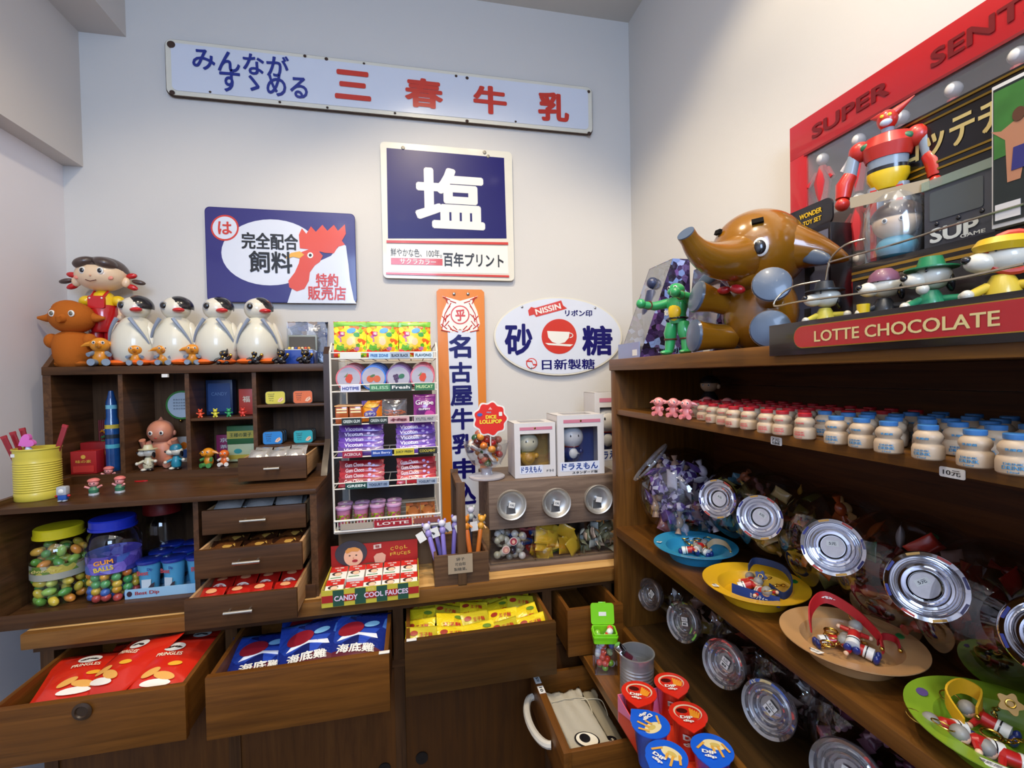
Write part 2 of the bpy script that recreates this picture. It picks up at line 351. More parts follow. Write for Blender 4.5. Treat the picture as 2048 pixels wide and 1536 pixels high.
# ================================================================ counter + lower cabinet (back wall)
CF_, CT = 1.30, .917
XCL, XCR = -.965, .60
r = thing('counter_top', 'long pale oak counter along the back wall', 'counter', (0, YB, CT-.037)); O = (0, YB, CT-.037)
ob('worktop', B().box(XCL+.06, .885, CF_+.02, YB, CT-.035, CT, .002), W_OAK, r, off=O)
ob('front_edge', B().box(XCL+.06, XCR, CF_, CF_+.0195, CT-.037, CT+.0003, .003), wood('oak_edge_board', '6a441a', '8e6230', 0), r, off=O)
def tray(parent, x0, x1, y0, y1, z0, z1, fm, sm, t=.014, ft=.018, off=None, axis='y', inner=None, label=None):
    """drawer: a bottom board that carries front, sides, back; opens toward -y (axis y) or -x (axis x)"""
    d = ob('drawer', B().box(x0+t*.5, x1-t*.5, y0+ft*.5, y1-t*.5, z0+.008, z0+.016), inner or sm, parent, off=off, label=label)
    if axis == 'y':
        ob('front_board', B().box(x0, x1, y0, y0+ft, z0, z1, .0015), fm, d, off=off)
        for a, b in ((x0+.003, x0+t), (x1-t, x1-.003)): ob('side_board', B().box(a, b, y0+ft, y1, z0+.003, z1-.003, .001), sm, d, off=off)
        ob('rear_board', B().box(x0+t, x1-t, y1-t, y1, z0+.003, z1-.012), sm, d, off=off)
    else:
        ob('front_board', B().box(x0, x0+ft, y0, y1, z0, z1, .0015), fm, d, off=off)
        for a, b in ((y0+.003, y0+t), (y1-t, y1-.003)): ob('side_board', B().box(x0+ft, x1, a, b, z0+.003, z1-.003, .001), sm, d, off=off)
        ob('rear_board', B().box(x1-t, x1, y0+t, y1-t, z0+.003, z1-.012), sm, d, off=off)
    return d
CY = 1.33
r = thing('base_cabinet', 'dark wooden base cabinet below the counter with four pulled-out drawers', 'cabinet', (-.18, 1.56, 0)); O = (-.18, 1.56, 0)
ob('carcass_back', B().box(-.93, .56, 1.775, 1.795, 0, .878), W_BACKX, r, off=O)
ob('top_rail', B().box(-.90, .59, CY, CY+.02, .858, .879), W_DARK, r, off=O)
ob('drawer_rail', B().box(-.90, .59, CY+.002, CY+.03, .695, .715), W_DARK, r, off=O)
for x in (-.875, -.472, -.052, .378, .57): ob('upright', B().box(x-.014, x+.014, CY+.004, 1.775, 0, .858), W_DARKZ, r, off=O)
DRW = {}
for nm, x0, x1, y0, zt, zb, lb in (('A', -.845, -.487, 1.115, .852, .735, None), ('B', -.455, -.066, 1.13, .853, .715, None), ('C', -.032, .355, 1.168, .852, .715, None), ('D', .402, .566, 1.215, .852, .724, None)):
    DRW[nm] = tray(r, x0, x1, y0, y0+.36, zb, zt, W_FRONT if nm != 'C' else wood('drawer_front_darker_wood', '3a240c', '553612', 0), W_FRONTY, .013, .016, O)
ob('round_pull', B().lathe([(0, 0), (.016, 0), (.018, .004), (.012, .006), (.010, .003), (0, .003)], 20, Matrix.Translation(AT(166, 1421, 'y', 1.114)) @ Matrix.Rotation(R(90), 4, 'X')), M('3a2818', .4), DRW['A'], off=O)
for nm, px, py, ax, v in (('B', 768, 1300, 'y', 1.1285), ('C', 823, 1281, 'y', 1.1665)):
    p = AT(px, py, ax, v); ob('price_sticker', B().box(p.x-.012, p.x+.012, v+.001, v+.012, .8535, .8545), PAPER, DRW[nm], off=O)
for x0, x1, col in ((-.458, -.066, '4a2a10'), (-.038, .364, '43260e'), (-.861, -.486, '4a2a10'), (.392, .556, '43260e')):
    d = ob('door', B().box(x0, x1, CY+.008, CY+.024, .02, .69, .001), wood('door_panel_wood', col, '633c18' if col == '4a2a10' else '55310f', 2), r, off=O)
    if x0 in (-.038,): ob('finger_pull', B().cyl((.004, CY+.009, .424), (.004, CY+.004, .424), .017, n=22), M('140d08', .6), d, off=O)
    if x0 == -.458: ob('finger_pull', B().cyl((-.098, CY+.009, .412), (-.098, CY+.004, .412), .017, n=22), M('140d08', .6), d, off=O)
# ================================================================ lower left cabinet with small drawers, on the counter
r = thing('drawer_cabinet', 'dark walnut cabinet on the counter, open shelf left and four small pulled-out drawers', 'cabinet', (-.62, 1.6, CT)); O = (-.62, 1.6, CT)
LZ0, LZ1, LY = .932, 1.208, 1.33
ob('base_board', B().box(-.975, -.262, LY, 1.78, CT+.001, LZ0+.012), W_DARK, r, off=O)
ob('base_front', B().box(-.975, -.262, LY-.004, LY, CT+.001, LZ0+.022, .001), W_DARK, r, off=O)
ob('top_board', B().box(-.985, -.255, LY-.004, 1.79, LZ1-.014, LZ1, .002), W_DARK, r, off=O)
ob('left_panel', B().box(-.985, -.963, LY, 1.79, LZ0, LZ1-.014), W_DARKY, r, off=O)
ob('right_panel', B().box(-.272, -.255, LY, 1.79, LZ0-.012, LZ1-.014), W_DARKY, r, off=O)
ob('divider', B().box(-.558, -.546, LY+.02, 1.78, LZ0+.012, LZ1-.014), W_DARKY, r, off=O)
ob('back_board', B().box(-.963, -.272, 1.775, 1.785, LZ0, LZ1-.014), W_BACKX, r, off=O)
ob('left_lip', B().prism([(1.33, LZ1), (1.34, LZ1+.012), (1.62, LZ1+.02), (1.62, LZ1)], -.985, -.973, 'yz'), W_DARKY, r, off=O)
def bar_handle(parent, cx, y, cz, w, off, tilt=0):
    b = B().cyl((cx-w/2, y-.016, cz), (cx+w/2, y-.016, cz), .0045, n=10)
    for s in (-.36, .36): b.cyl((cx+s*w, y, cz), (cx+s*w, y-.016, cz), .003, n=8)
    ob('handle', b, M('c8c0b0', .3, 1, name='satin_nickel'), parent, off=off)
for k, (y0, zt, zb) in enumerate(((1.341, 1.166, 1.103), (1.284, 1.082, 1.012), (1.219, .991, .919))):
    d = tray(r, -.535+.003*k, -.285, y0, y0+.34, zb, zt, W_DARK, W_RAW, .010, .012, O)
    bar_handle(d, -.41, y0, (zt+zb)/2+.002, .062, O)
# ================================================================ hutch
r = thing('hutch', 'dark walnut hutch with compartments standing on the drawer cabinet', 'shelf', (-.66, 1.7, LZ1)); O = (-.66, 1.7, LZ1)
HY, HX0, HX1, HZ0, HZ1 = 1.60, -1.035, -.262, LZ1, 1.549
ob('top_board', B().box(HX0, HX1, HY-.004, 1.79, HZ1-.024, HZ1, .002), W_DARK, r, off=O)
ob('base_board', B().box(HX0+.03, HX1, HY, 1.79, HZ0, HZ0+.022), W_DARK, r, off=O)
ob('left_panel', B().box(HX0, HX0+.02, HY, 1.79, HZ0, HZ1-.024), W_DARKY, r, off=O)
ob('right_panel', B().prism([(1.50, HZ0), (1.53, HZ0+.04), (1.585, HZ0+.10), (1.592, HZ1+.03), (1.62, HZ1+.055), (1.66, HZ1+.04), (1.79, HZ1+.03), (1.79, HZ0)], HX1-.012, HX1+.006, 'yz'), M('3a2519', .35, coat=.15, name='glossy_dark_side_panel', var=.2), r, off=O)
ob('left_lip', B().prism([(1.60, HZ1), (1.64, HZ1+.04), (1.79, HZ1+.045), (1.79, HZ1)], HX0, HX0+.014, 'yz'), W_DARKY, r, off=O)
ob('back_board', B().box(HX0+.02, HX1-.012, 1.78, 1.79, HZ0, HZ1-.024), W_BACKX, r, off=O)
for x, z1 in ((-.845, HZ1-.024), (-.669, HZ1-.024), (-.482, HZ1-.024)):
    ob('divider', B().box(x-.006, x+.006, HY+.006, 1.78, HZ0+.022, z1), W_DARKY, r, off=O)
for x0, x1, z in ((-.663, -.488, 1.386), (-.476, -.274, 1.421), (-.476, -.274, 1.293)):
    ob('shelf', B().box(x0, x1, HY+.008, 1.78, z-.008, z, .0005), W_DARK, r, off=O)
d = tray(r, -.478, -.300, 1.434, 1.74, 1.217, 1.282, W_DARK, W_RAW, .009, .012, O)
bar_handle(d, -.387, 1.434, 1.252, .04, O)
ob('small_white_clip', B().box(*[v for p in [AT(332, 752, 'y', 1.6)] for v in (p.x-.008, p.x+.008, 1.592, 1.6, p.z-.004, p.z+.006)]), PAPER, r, off=O)
# ================================================================ right shelf unit (against the right wall)
UX, UY0, UY1 = .565, .18, 1.272
r = thing('shelf_unit', 'chestnut wooden shelf unit along the right wall with jars, plates and milk bottles', 'shelf', (.72, .72, .765)); O = (.72, .72, .765)
ob('top_board', B().box(UX-.004, .895, UY0, UY1+.004, 1.507, 1.539, .003), W_UNIT, r, off=O)
ob('far_panel', B().box(UX, .895, UY1-.026, UY1, .765, 1.507, .001), W_UNITZ, r, off=O)
ob('near_panel', B().box(UX, .895, UY0, UY0+.025, .765, 1.507), W_UNITZ, r, off=O)
ob('milk_shelf', B().box(UX+.003, .88, UY0+.025, UY1-.026, 1.382, 1.398, .002), W_UNIT, r, off=O)
ob('plate_shelf', B().box(UX-.003, .88, UY0+.02, UY1-.024, 1.034, 1.060, .003), wood('shelf_top_wood', '48290a', '6c4416', 1), r, off=O)
ob('bottom_board', B().box(UX, .88, UY0+.025, UY1-.026, .745, .765), wood('bottom_shelf_wood', '33230f', '4c3418', 1), r, off=O)
ob('front_rail', B().box(UX-.004, UX+.012, UY0, UY1, .721, .783, .002), W_UNIT, r, off=O)
for z0, z1 in ((.766, 1.034), (1.06, 1.2205), (1.2215, 1.382), (1.398, 1.46), (1.461, 1.507)):
    ob('back_panel', B().box(.878, .892, UY0+.025, UY1-.026, z0, z1), W_BACK, r, off=O)
r = thing('base_unit', 'low chestnut cabinet under the shelf unit with a narrow ledge and pulled-out drawers', 'cabinet', (.67, .72, 0)); O = (.67, .72, 0)
pts = rrect(.447, .895, UY0-.1, UY1+.01, .03)
ob('ledge_board', B().prism(pts, .697, .72, 'xy'), wood('ledge_wood', '5a360e', '835320', 1), r, off=O)
ob('far_panel', B().box(.475, .895, UY1-.03, UY1-.01, 0, .697), W_UNITZ, r, off=O)
ob('near_panel', B().box(.475, .895, UY0-.08, UY0-.06, 0, .697), W_UNITZ, r, off=O)
ob('back_panel', B().box(.86, .885, UY0-.06, UY1-.03, 0, .697), W_BACK, r, off=O)
for y in (.938, .60): ob('upright', B().box(.475, .86, y-.009, y+.009, 0, .697), W_UNITZ, r, off=O)
for z in (.56, .42): ob('rail', B().box(.475, .49, UY0-.06, UY1-.03, z-.008, z+.008), W_UNIT, r, off=O)
DR1 = tray(r, .302, .62, .955, 1.245, .585, .682, W_FRONTY, W_FRONT, .014, .018, O, 'x', inner=W_FRONT)
b = B(); hp = [(.300-.032*math.sin(math.pi*t), 1.045+.085*(1-math.cos(math.pi*t)), .632) for t in [k/14 for k in range(15)]]
b.tube(hp, [.009]*15, 8); ob('handle', b, M('c9c2b4', .5, bump=.3), DR1, off=O, label='white arched handle')
for y in (1.165, 1.205):
    ob('price_sticker', B().box(.303, .319, y-.014, y+.014, .6822, .683), PAPER, DR1, off=O)
    ob('lettering', text_mesh('$20' if y > 1.18 else '10', .018, .008, .02, 'xy', R(-90)), BLACK, DR1, loc=(.311-O[0], y-O[1], .6835))
tray(r, .335, .62, .955, 1.245, .475, .575, W_FRONTY, W_FRONT, .014, .018, O, 'x')
for z0, z1, ya, yb in ((.43, .55, .62, .925), (.57, .69, .62, .925), (.43, .55, .12, .59), (.57, .69, .12, .59), (.02, .41, .62, .925), (.02, .41, .95, 1.235), (.02, .41, .12, .59)):
    ob('front_panel', B().box(.477, .491, ya, yb, z0, z1, .001), W_UNIT, r, off=O)
for pc, s in (((1553, 882), '$10'), ((1905, 946), '10元')):
    p = AT(*pc, 'x', .5675)
    t = thing('price_tag', 'small white price tag on the milk bottle shelf edge, %s' % ('below the red-capped bottles' if s == '$10' else 'below the blue-capped bottles'), 'price tag', p, R(-90), 'price tags on the milk shelf edge')
    ob('card', B().prism(rrect(-.0115 if s == '$10' else -.0125, .0115 if s == '$10' else .0125, -.0065 if s == '$10' else -.0055, .0065 if s == '$10' else .0055, .002), 0, -.0008), PAPER, t)
    lab(t, s if s != '$10' else '7元', 0, .002 if s == '$10' else 0, .017, .006, BLACK, -.0014, .01)
    if s == '$10': lab(t, '乳酸菌', 0, -.0035, .016, .004, BLACK, -.0014)
# ================================================================ enamel signs on the back wall
ENW = M('d4dae6', .22, coat=.5, name='white_enamel', var=.05, vscale=3); NAVY = M('0c065e', .35, coat=.05, spec=.3, name='navy_enamel'); RED = M('c8372a', .3, coat=.3, name='red_enamel'); BLUE = M('1c2f86', .3, coat=.3, name='blue_enamel')
RUST = M('3d2a20', .8, var=.5, vscale=90, name='rust'); CREAM = M('dcd8c8', .35, coat=.3, var=.06, vscale=12, name='aged_cream_enamel')
SW = YB-.012
def wp(px, py): p = AT(px, py, 'y', SW-.006); return p.x, p.z
SC = {}
def sign(name, label, c):
    x, z = c; t = thing(name, label, 'sign', (x, SW, z)); SC[t.name] = c
    return t
def txt(t, s, x0, y0, x1, y1, mat, bold=.03, y=-.010, rot=0):
    """lettering inside photo box x0..x1, y0..y1 on the wall sign"""
    cx, cz = wp((x0+x1)/2, (y0+y1)/2); a = wp(x0, (y0+y1)/2); b = wp(x1, (y0+y1)/2); u = wp((x0+x1)/2, y0); d = wp((x0+x1)/2, y1)
    lab(t, s, cx-SC[t.name][0], cz-SC[t.name][1], b[0]-a[0], u[1]-d[1], mat, y, bold, rot=rot)
def shape(t, nm, pts, mat, y=-.009, th=.0006):
    q = [wp(*p) for p in pts]; flat(t, nm, [(a-SC[t.name][0], c-SC[t.name][1]) for a, c in q], y, mat, th)
# 1 long milk sign
t = sign('milk_sign', 'long white enamel sign with red and blue Japanese lettering, high on the wall', (-.0225, 2.547))
W2, H2 = .754, .094
ob('rusty_rim', B().prism(rrect(-W2, W2, -H2, H2, .022), -.003, .004), RUST, t)
ob('plate', B().prism(rrect(-W2+.003, W2-.003, -H2+.003, H2-.003, .02), -.007, 0), CREAM, t)
flat(t, 'raised_field', rrect(-W2+.02, W2-.02, -H2+.017, H2-.015, .016), -.0072, ENW, .002)
txt(t, 'みんなが', 387, 104, 581, 150, BLUE, .035, -.011, R(0)); txt(t, 'す\u309dめる', 441, 146, 618, 193, BLUE, .035, -.011)
for s, bx in (('三', (668, 141, 744, 203)), ('春', (808, 157, 888, 219)), ('牛', (945, 172, 1015, 231)), ('乳', (1074, 185, 1139, 246))): txt(t, s, *bx, RED, .06, -.011)
for px, py, rr in ((343, 90, .012), (345, 186, .008), (421, 185, .004), (610, 113, .005), (653, 119, .006), (728, 128, .004), (912, 153, .005), (934, 157, .006), (934, 243, .006), (1031, 244, .004), (1177, 184, .006), (1178, 268, .008), (560, 205, .004), (655, 216, .004), (790, 227, .004)):
    x, z = wp(px, py); ob('rust_spot' if rr > .0055 else 'nail', B().ell((x-SC[t.name][0], -.009, z-SC[t.name][1]), (rr*1.1, .002, rr), u=10, v=6), RUST, t)
# 2 salt sign
t = sign('salt_sign', 'square navy and white enamel sign with one big white kanji', (.153, 2.111))
ob('plate', B().prism(rrect(-.245, .245, -.247, .247, .016), -.006, 0), CREAM, t)
shape(t, 'navy_field', [(773, 296), (1008, 316), (1013, 477), (776, 477)], NAVY, -.0064)
shape(t, 'red_line', [(773, 481), (1016, 485), (1016, 490), (773, 486)], RED); shape(t, 'red_line', [(772, 545), (1018, 551), (1018, 555), (772, 549)], RED)
shape(t, 'white_field', [(773, 489), (1015, 493), (1017, 548), (774, 542)], WHITE, -.0064)
txt(t, '塩', 828, 334, 973, 461, WHITE, .052, -.008); txt(t, '鮮やかな色、100年。', 782, 498, 884, 514, BLACK, .0, -.008)
shape(t, 'red_bar', [(782, 516), (885, 518), (885, 531), (782, 529)], RED, -.0075); txt(t, 'サクラカラー', 800, 518, 872, 529, WHITE, .03, -.009); txt(t, '百年プリント', 887, 506, 1008, 535, BLACK, .04, -.008)
for px, py in ((806, 296), (969, 305), (976, 313)):
    x, z = wp(px, py); ob('bolt', B().lathe([(0, 0), (.007, 0), (.006, .004), (0, .005)], 14, Matrix.Translation((x-SC[t.name][0], -.006, z-SC[t.name][1])) @ Matrix.Rotation(R(90), 4, 'X')), M('8a8478', .5, .6), t)
# 3 feed sign
t = sign('poultry_feed_sign', 'navy enamel sign with rooster head and Japanese lettering in a white oval', (-.429, 1.930))
ob('plate', B().prism(rrect(-.243, .243, -.161, .161, .016), -.006, 0), NAVY, t)
flat(t, 'thin_rim', rrect(-.241, .241, -.159, .159, .015), -.0061, M('2a2670', .3, coat=.3), .0005)
shape(t, 'white_oval', [(541+98*math.cos(a), 505+66*math.sin(a)) for a in [2*math.pi*k/40 for k in range(40)]], ENW, -.0068)
shape(t, 'rooster_breast', [(575, 606), (584, 578), (600, 556), (622, 530), (662, 512), (684, 486), (692, 492), (697, 530), (700, 560), (708, 600), (713, 607)], ENW, -.0072)
ORD = M('d2452c', .3, coat=.3, name='rooster_red')
shape(t, 'comb', [(600, 497), (598, 470), (604, 457), (613, 468), (622, 453), (632, 464), (645, 450), (655, 462), (668, 450), (676, 462), (690, 449), (692, 468), (684, 482), (690, 490), (676, 494), (668, 507), (650, 506), (628, 500)], ORD, -.0078)
shape(t, 'face', [(602, 505), (618, 499), (636, 501), (646, 512), (640, 524), (630, 531), (620, 545), (618, 562), (609, 578), (594, 583), (579, 575), (577, 562), (590, 545), (598, 527)], ORD, -.0082)
shape(t, 'beak', [(571, 516), (583, 506), (600, 503), (609, 510), (600, 517), (586, 514), (574, 518)], M('e0a63a', .3, coat=.3), -.0088)
shape(t, 'eye', [(621+6*math.cos(a), 511+6*math.sin(a)) for a in [.52*k for k in range(12)]], WHITE, -.0092); shape(t, 'pupil', [(621+3*math.cos(a), 511+3*math.sin(a)) for a in [.52*k for k in range(12)]], BLACK, -.0098)
shape(t, 'round_mark', [(450+28*math.cos(a), 456+26*math.sin(a)) for a in [2*math.pi*k/32 for k in range(32)]], RED, -.0075); shape(t, 'round_mark_inner', [(450+24.5*math.cos(a), 456+22.5*math.sin(a)) for a in [2*math.pi*k/32 for k in range(32)]], ENW, -.0079)
txt(t, 'は', 436, 443, 465, 470, RED, .04, -.0092); txt(t, '完全配合', 484, 466, 597, 500, BLACK, .03, -.009); txt(t, '飼料', 498, 502, 586, 547, BLACK, .035, -.0094)
txt(t, '特約', 632, 547, 677, 574, RED, .03, -.0092); txt(t, '販売店', 616, 572, 693, 601, RED, .035, -.0092)
# 4 orange vertical sign
t = sign('vertical_milk_sign', 'tall narrow orange and white enamel sign with vertical navy lettering', (.189, 1.4))
zt = 1.828; zb = .93; cx, cz = SC[t.name][0], SC[t.name][1]; x0, x1 = .099, .279
ob('plate', B().prism([(x0-cx+.004, zb-cz), (x1-cx-.002, zb-cz), (x1-cx, zt-cz-.01), (x1-cx-.01, zt-cz), (x0-cx+.01, zt-cz), (x0-cx, zt-cz-.01)], -.006, 0), M('d87c14', .4, coat=.1, name='orange_enamel'), t)
flat(t, 'white_strip', [(x0-cx+.048, zb-cz+.002), (x1-cx-.028, zb-cz+.002), (x1-cx-.034, zt-cz-.155), (x0-cx+.038, zt-cz-.155)], -.0066, ENW)
CR1 = M('e8e4da', .3)
shape(t, 'crest_ground', [(920+p[0], 628+p[1]) for p in [(-34, 32), (-40, 20), (-34, -6), (-24, -28), (-36, -36), (-14, -30), (0, -26), (14, -30), (36, -36), (24, -28), (34, -6), (40, 20), (34, 32), (12, 38), (0, 30), (-12, 38)]], CR1, -.0072)
for k, (r0, r1) in enumerate(((19, 16.5),)):
    shape(t, 'crest_ring', [(920+r0*math.cos(a), 630+r0*math.sin(a)) for a in [2*math.pi*k/28 for k in range(28)]], RED, -.0076); shape(t, 'crest_ring_inner', [(920+r1*math.cos(a), 630+r1*math.sin(a)) for a in [2*math.pi*k/28 for k in range(28)]], CR1, -.008)
txt(t, '乎', 910, 618, 931, 643, RED, .06, -.0088)
for sx in (-1, 1):
    b = B()
    for a, c in (((-36, 28), (-30, 0)), ((-30, 0), (-18, -22)), ((-30, 24), (-22, 14)), ((-38, 20), (-26, 30)), ((-14, 34), (-24, 22)), ((-8, -22), (-20, -26)), ((-30, 10), (-20, 0)), ((-6, 32), (-14, 24)), ((-36, 4), (-28, 14)), ((-26, 2), (-30, 16)), ((-24, -20), (-30, -34)), ((-34, -34), (-20, -28)), ((-20, 30), (-4, 36)), ((-38, 32), (-20, 36)), ((-26, -8), (-20, -16))):
        p = wp(920+sx*a[0], 628+a[1]); q = wp(920+sx*c[0], 628+c[1]); b.cyl((p[0]-cx, -.008, p[1]-cz), (q[0]-cx, -.008, q[1]-cz), .0019, n=5)
    ob('crest_leaf_lines', b, RED, t)
for s, y0, y1 in (('名', 668, 717), ('古', 723, 766), ('屋', 770, 812), ('牛', 815, 860), ('乳', 866, 908), ('申', 915, 958), ('込', 963, 1010)):
    xx = 919+ (y0-668)*.035; txt(t, s, xx-23, y0, xx+24, y1, NAVY, .052, -.0088)
for px, py in ((908, 588), (936, 588)):
    x, z = wp(px, py); ob('bolt', B().ell((x-cx, -.008, z-cz), (.006, .003, .006), u=12, v=8), STEEL, t)
# 5 oval sugar sign
t = sign('oval_sugar_sign', 'oval white enamel sign with red cup circle and navy kanji', (.578, 1.650))
cx, cz = SC[t.name][0], SC[t.name][1]
ob('plate', B().prism(oval(0, 0, .265, .155, 56), -.006, 0), CREAM, t); flat(t, 'field', oval(0, 0, .259, .149, 56), -.0062, ENW)
txt(t, '砂', 1008, 646, 1066, 712, NAVY, .05, -.008); txt(t, '糖', 1163, 650, 1226, 712, NAVY, .045, -.008)
shape(t, 'red_disc', [(1118+35*math.cos(a), 673+35*math.sin(a)) for a in [2*math.pi*k/40 for k in range(40)]], RED, -.0072)
shape(t, 'white_cup', [(1094, 662), (1139, 664), (1137, 676), (1129, 685), (1116, 688), (1104, 684), (1096, 675)], WHITE, -.008); shape(t, 'saucer', [(1090, 686), (1146, 689), (1140, 693), (1096, 690)], WHITE, -.008)
a_, b_ = wp(1139, 671), wp(1148, 671); ob('cup_handle', B().tube([(a_[0]-cx+.013*math.sin(k*.35), -.008, a_[1]-cz+.009*math.cos(k*.35)) for k in range(10)], .002, 6), WHITE, t)
shape(t, 'ribbon', [(1056, 621), (1062, 614), (1070, 616), (1122, 601), (1126, 611), (1134, 617), (1124, 620), (1072, 634), (1068, 629), (1058, 632)], RED, -.0072); txt(t, 'NISSIN', 1070, 612, 1122, 624, WHITE, .03, -.008, R(14))
txt(t, 'リボン印', 1130, 620, 1184, 633, NAVY, .03, -.008); txt(t, '日新製糖', 1084, 718, 1190, 739, NAVY, .02, -.008)
shape(t, 'round_logo', [(1063+11*math.cos(a), 727+11*math.sin(a)) for a in [.314*k for k in range(20)]], RED, -.0072); shape(t, 'round_logo_inner', [(1063+9*math.cos(a), 727+9*math.sin(a)) for a in [.314*k for k in range(20)]], ENW, -.0078)
shape(t, 'round_logo_bar', [(1052, 724), (1063, 724), (1066, 731), (1074, 731), (1074, 728), (1066, 728), (1064, 721), (1052, 721)], RED, -.0084)
for px, py in ((1044, 614), (1190, 616), (1062, 736)):
    x, z = wp(px, py); ob('bolt', B().ell((x-cx, -.0075, z-cz), (.005, .003, .005), u=10, v=6), STEEL, t)
# ================================================================ vinyl figures
VW = M('d9d3c2', .28, coat=.5, name='cream_white_vinyl'); VB = M('17151a', .22, coat=.5, name='black_vinyl'); VR = M('c3161b', .28, coat=.4, name='red_vinyl'); VO = M('e0761c', .35, coat=.3, name='orange_vinyl')
SKIN = M('e9c9a4', .35, coat=.3, name='pale_skin_vinyl'); SLATE = M('8d97a8', .4, name='slate_grey_paint'); VY = M('e8c21c', .3, coat=.3, name='yellow_vinyl'); PINK = M('f0a09a', .4, coat=.2, name='pink_vinyl')
def eyes(p, pts, r, white=True, pm=None):
    for i, (x, y, z) in enumerate(pts):
        if white: ob('eye', B().ell((x, y, z), (r, r*.35, r*1.15), u=12, v=8), WHITE, p)
        ob('pupil', B().ell((x, y-r*.25, z), (r*.62, r*.3, r*.75), u=10, v=8), pm or VB, p)
def penguin(loc, label, h=.225, rz=0):
    t = thing('penguin_bank', label, 'figurine', loc, rz, 'white penguin banks on the hutch'); k = h/.225
    ob('body', B().lathe([(0, .012), (.05, .012), (.060, .03), (.064, .06), (.060, .095), (.048, .125), (.032, .143), (.024, .150), (0, .152)], 28), M('d6d2c0', .35, coat=.4, name='penguin_white', var=.03), t)
    hd = ob('head', B().ell((0, 0, .178), (.040, .038, .036), u=24, v=16), VW, t)
    cap = B(); cap.ell((.006, .006, .182), (.040, .040, .0362), u=24, v=16); bmesh.ops.delete(cap.bm, geom=[v for v in cap.bm.verts if v.co.x < -.008 or v.co.z < .170 or v.co.z < .178-.9*(v.co.y+.02)*0 and v.co.y < -.030 or v.co.y > .04], context='VERTS')
    ob('black_cap', cap, VB, hd)
    ob('beak', B().ell((.026, -.036, .169), (.018, .013, .0075), (0, 0, R(-12)), u=14, v=8), VR, t)
    ob('eye', B().ell((-.017, -.036, .183), (.0085, .004, .0095), u=14, v=8), VB, t); ob('eye_ring', B().tube([(-.017+.0105*math.cos(a), -.0345, .183+.012*math.sin(a)) for a in [.4*i for i in range(16)]], .0009, 5, True), SLATE, t)
    for s in (-1, 1):
        w_ = B().ell((s*.058, -.008, .085), (.010, .022, .052), (0, R(s*-14), 0), u=12, v=10); ob('wing', w_, VW, t)
        arc = [(s*(.018+.040*math.sin(q)), -.052+.03*(1-math.cos(q)) , .142-.075*q/1.3) for q in [1.3*i/9 for i in range(10)]]
        ob('grey_stripe', B().tube(arc, [.006-.004*i/9 for i in range(10)], 8), SLATE, t)
        ob('foot', B().ell((s*.030, -.030, .010), (.030, .034, .0105), u=16, v=8), M('e8661c', .35, coat=.3), t)
    t.scale = (k, k, k)
    return t
def elephant_small(loc, label, cat='figurine', col='d98a1e', foot='7f8fa2', h=.075, rz=0, group=None, ears=True, name='elephant_figurine'):
    m = M(col, .35, coat=.3); f = M(foot, .4)
    t = thing(name, label, cat, loc, rz, group)
    ob('body', B().ell((0, 0, .024), (.017, .015, .022), u=14, v=10), m, t)
    ob('head', B().ell((0, -.002, .055), (.021, .019, .019), u=16, v=12), m, t)
    ob('trunk', B().tube([(0, -.018, .053), (0, -.028, .050), (0, -.034, .052), (0, -.037, .058)], [.007, .005, .004, .0035], 8), m, t)
    for s in (-1, 1):
        if ears: ob('ear', B().tube([(s*.016, 0, .058), (s*.028, .002, .056), (s*.038, .003, .051)], [.008, .0055, .0015], 8), m, t)
        ob('foot', B().cyl((s*.010, -.008, .010), (s*.015, -.024, .010), .0085, .009, 12), f, t)
        ob('arm', B().cyl((s*.013, -.004, .034), (s*.021, -.018, .029), .006, .0055, 10), f, t)
    eyes(t, [(-.009, -.0195, .060), (.009, -.0195, .060)], .0036)
    k = h/.075; t.scale = (k, k, k)
    return t
def cat_fig(loc, label, group):
    t = thing('lucky_cat_figurine', label, 'figurine', loc, 0, group)
    ob('body', B().ell((0, 0, .014), (.014, .012, .015), u=12, v=8), VB, t); h_ = ob('head', B().ell((0, -.002, .034), (.013, .011, .011), u=12, v=8), VB, t)
    for s in (-1, 1):
        ob('ear', B().cyl((s*.008, -.001, .041), (s*.010, -.001, .050), .0045, .0005, 6), VB, t)
        ob('arm', B().cyl((s*.012, -.004, .018), (s*.021, -.008, .026 if s > 0 else .014), .005, .005, 8), VB, t)
        ob('paw', B().ell((s*.021, -.009, .029 if s > 0 else .012), .0052, u=8, v=6), GOLD if s > 0 else VB, t)
        ob('leg', B().ell((s*.011, -.013, .006), (.007, .008, .006), u=8, v=6), VB, t)
    ob('bell', B().ell((0, -.013, .024), .0035, u=8, v=6), GOLD, t)
    for s in (-1, 1): ob('eye', B().ell((s*.005, -.0125, .036), (.0022, .001, .0018), u=8, v=6), GOLD, t)
    return t
HT = HZ1+.0005
def hx(px, Y, py=733): return AT(px, py, 'y', Y).x
PY = 1.665
for px, lb in ((277, 'cream white penguin bank nearest the girl doll'), (358, 'second white penguin bank from the girl doll'), (440, 'third white penguin bank, grey stripe left of its belly'), (521, 'cream white penguin bank beside the blue candy tin case')):
    penguin((hx(px-2, PY), PY, HT), lb, .226, R({277: -8, 358: -5, 440: 0, 521: 8}[px]))
grp = 'small orange elephants before the penguins'
for px, lb, h in ((201, 'orange toy elephant figurine, biggest of the small ones, before the girl doll', .100), (271, 'small orange elephant figurine before the first penguin', .076), (327, 'small orange elephant figurine before the second penguin', .076), (385, 'small orange elephant figurine between second and third penguin', .076)):
    elephant_small((hx(px, 1.615), 1.617, HT), lb, h=h*.86, group=grp, rz=R(18))
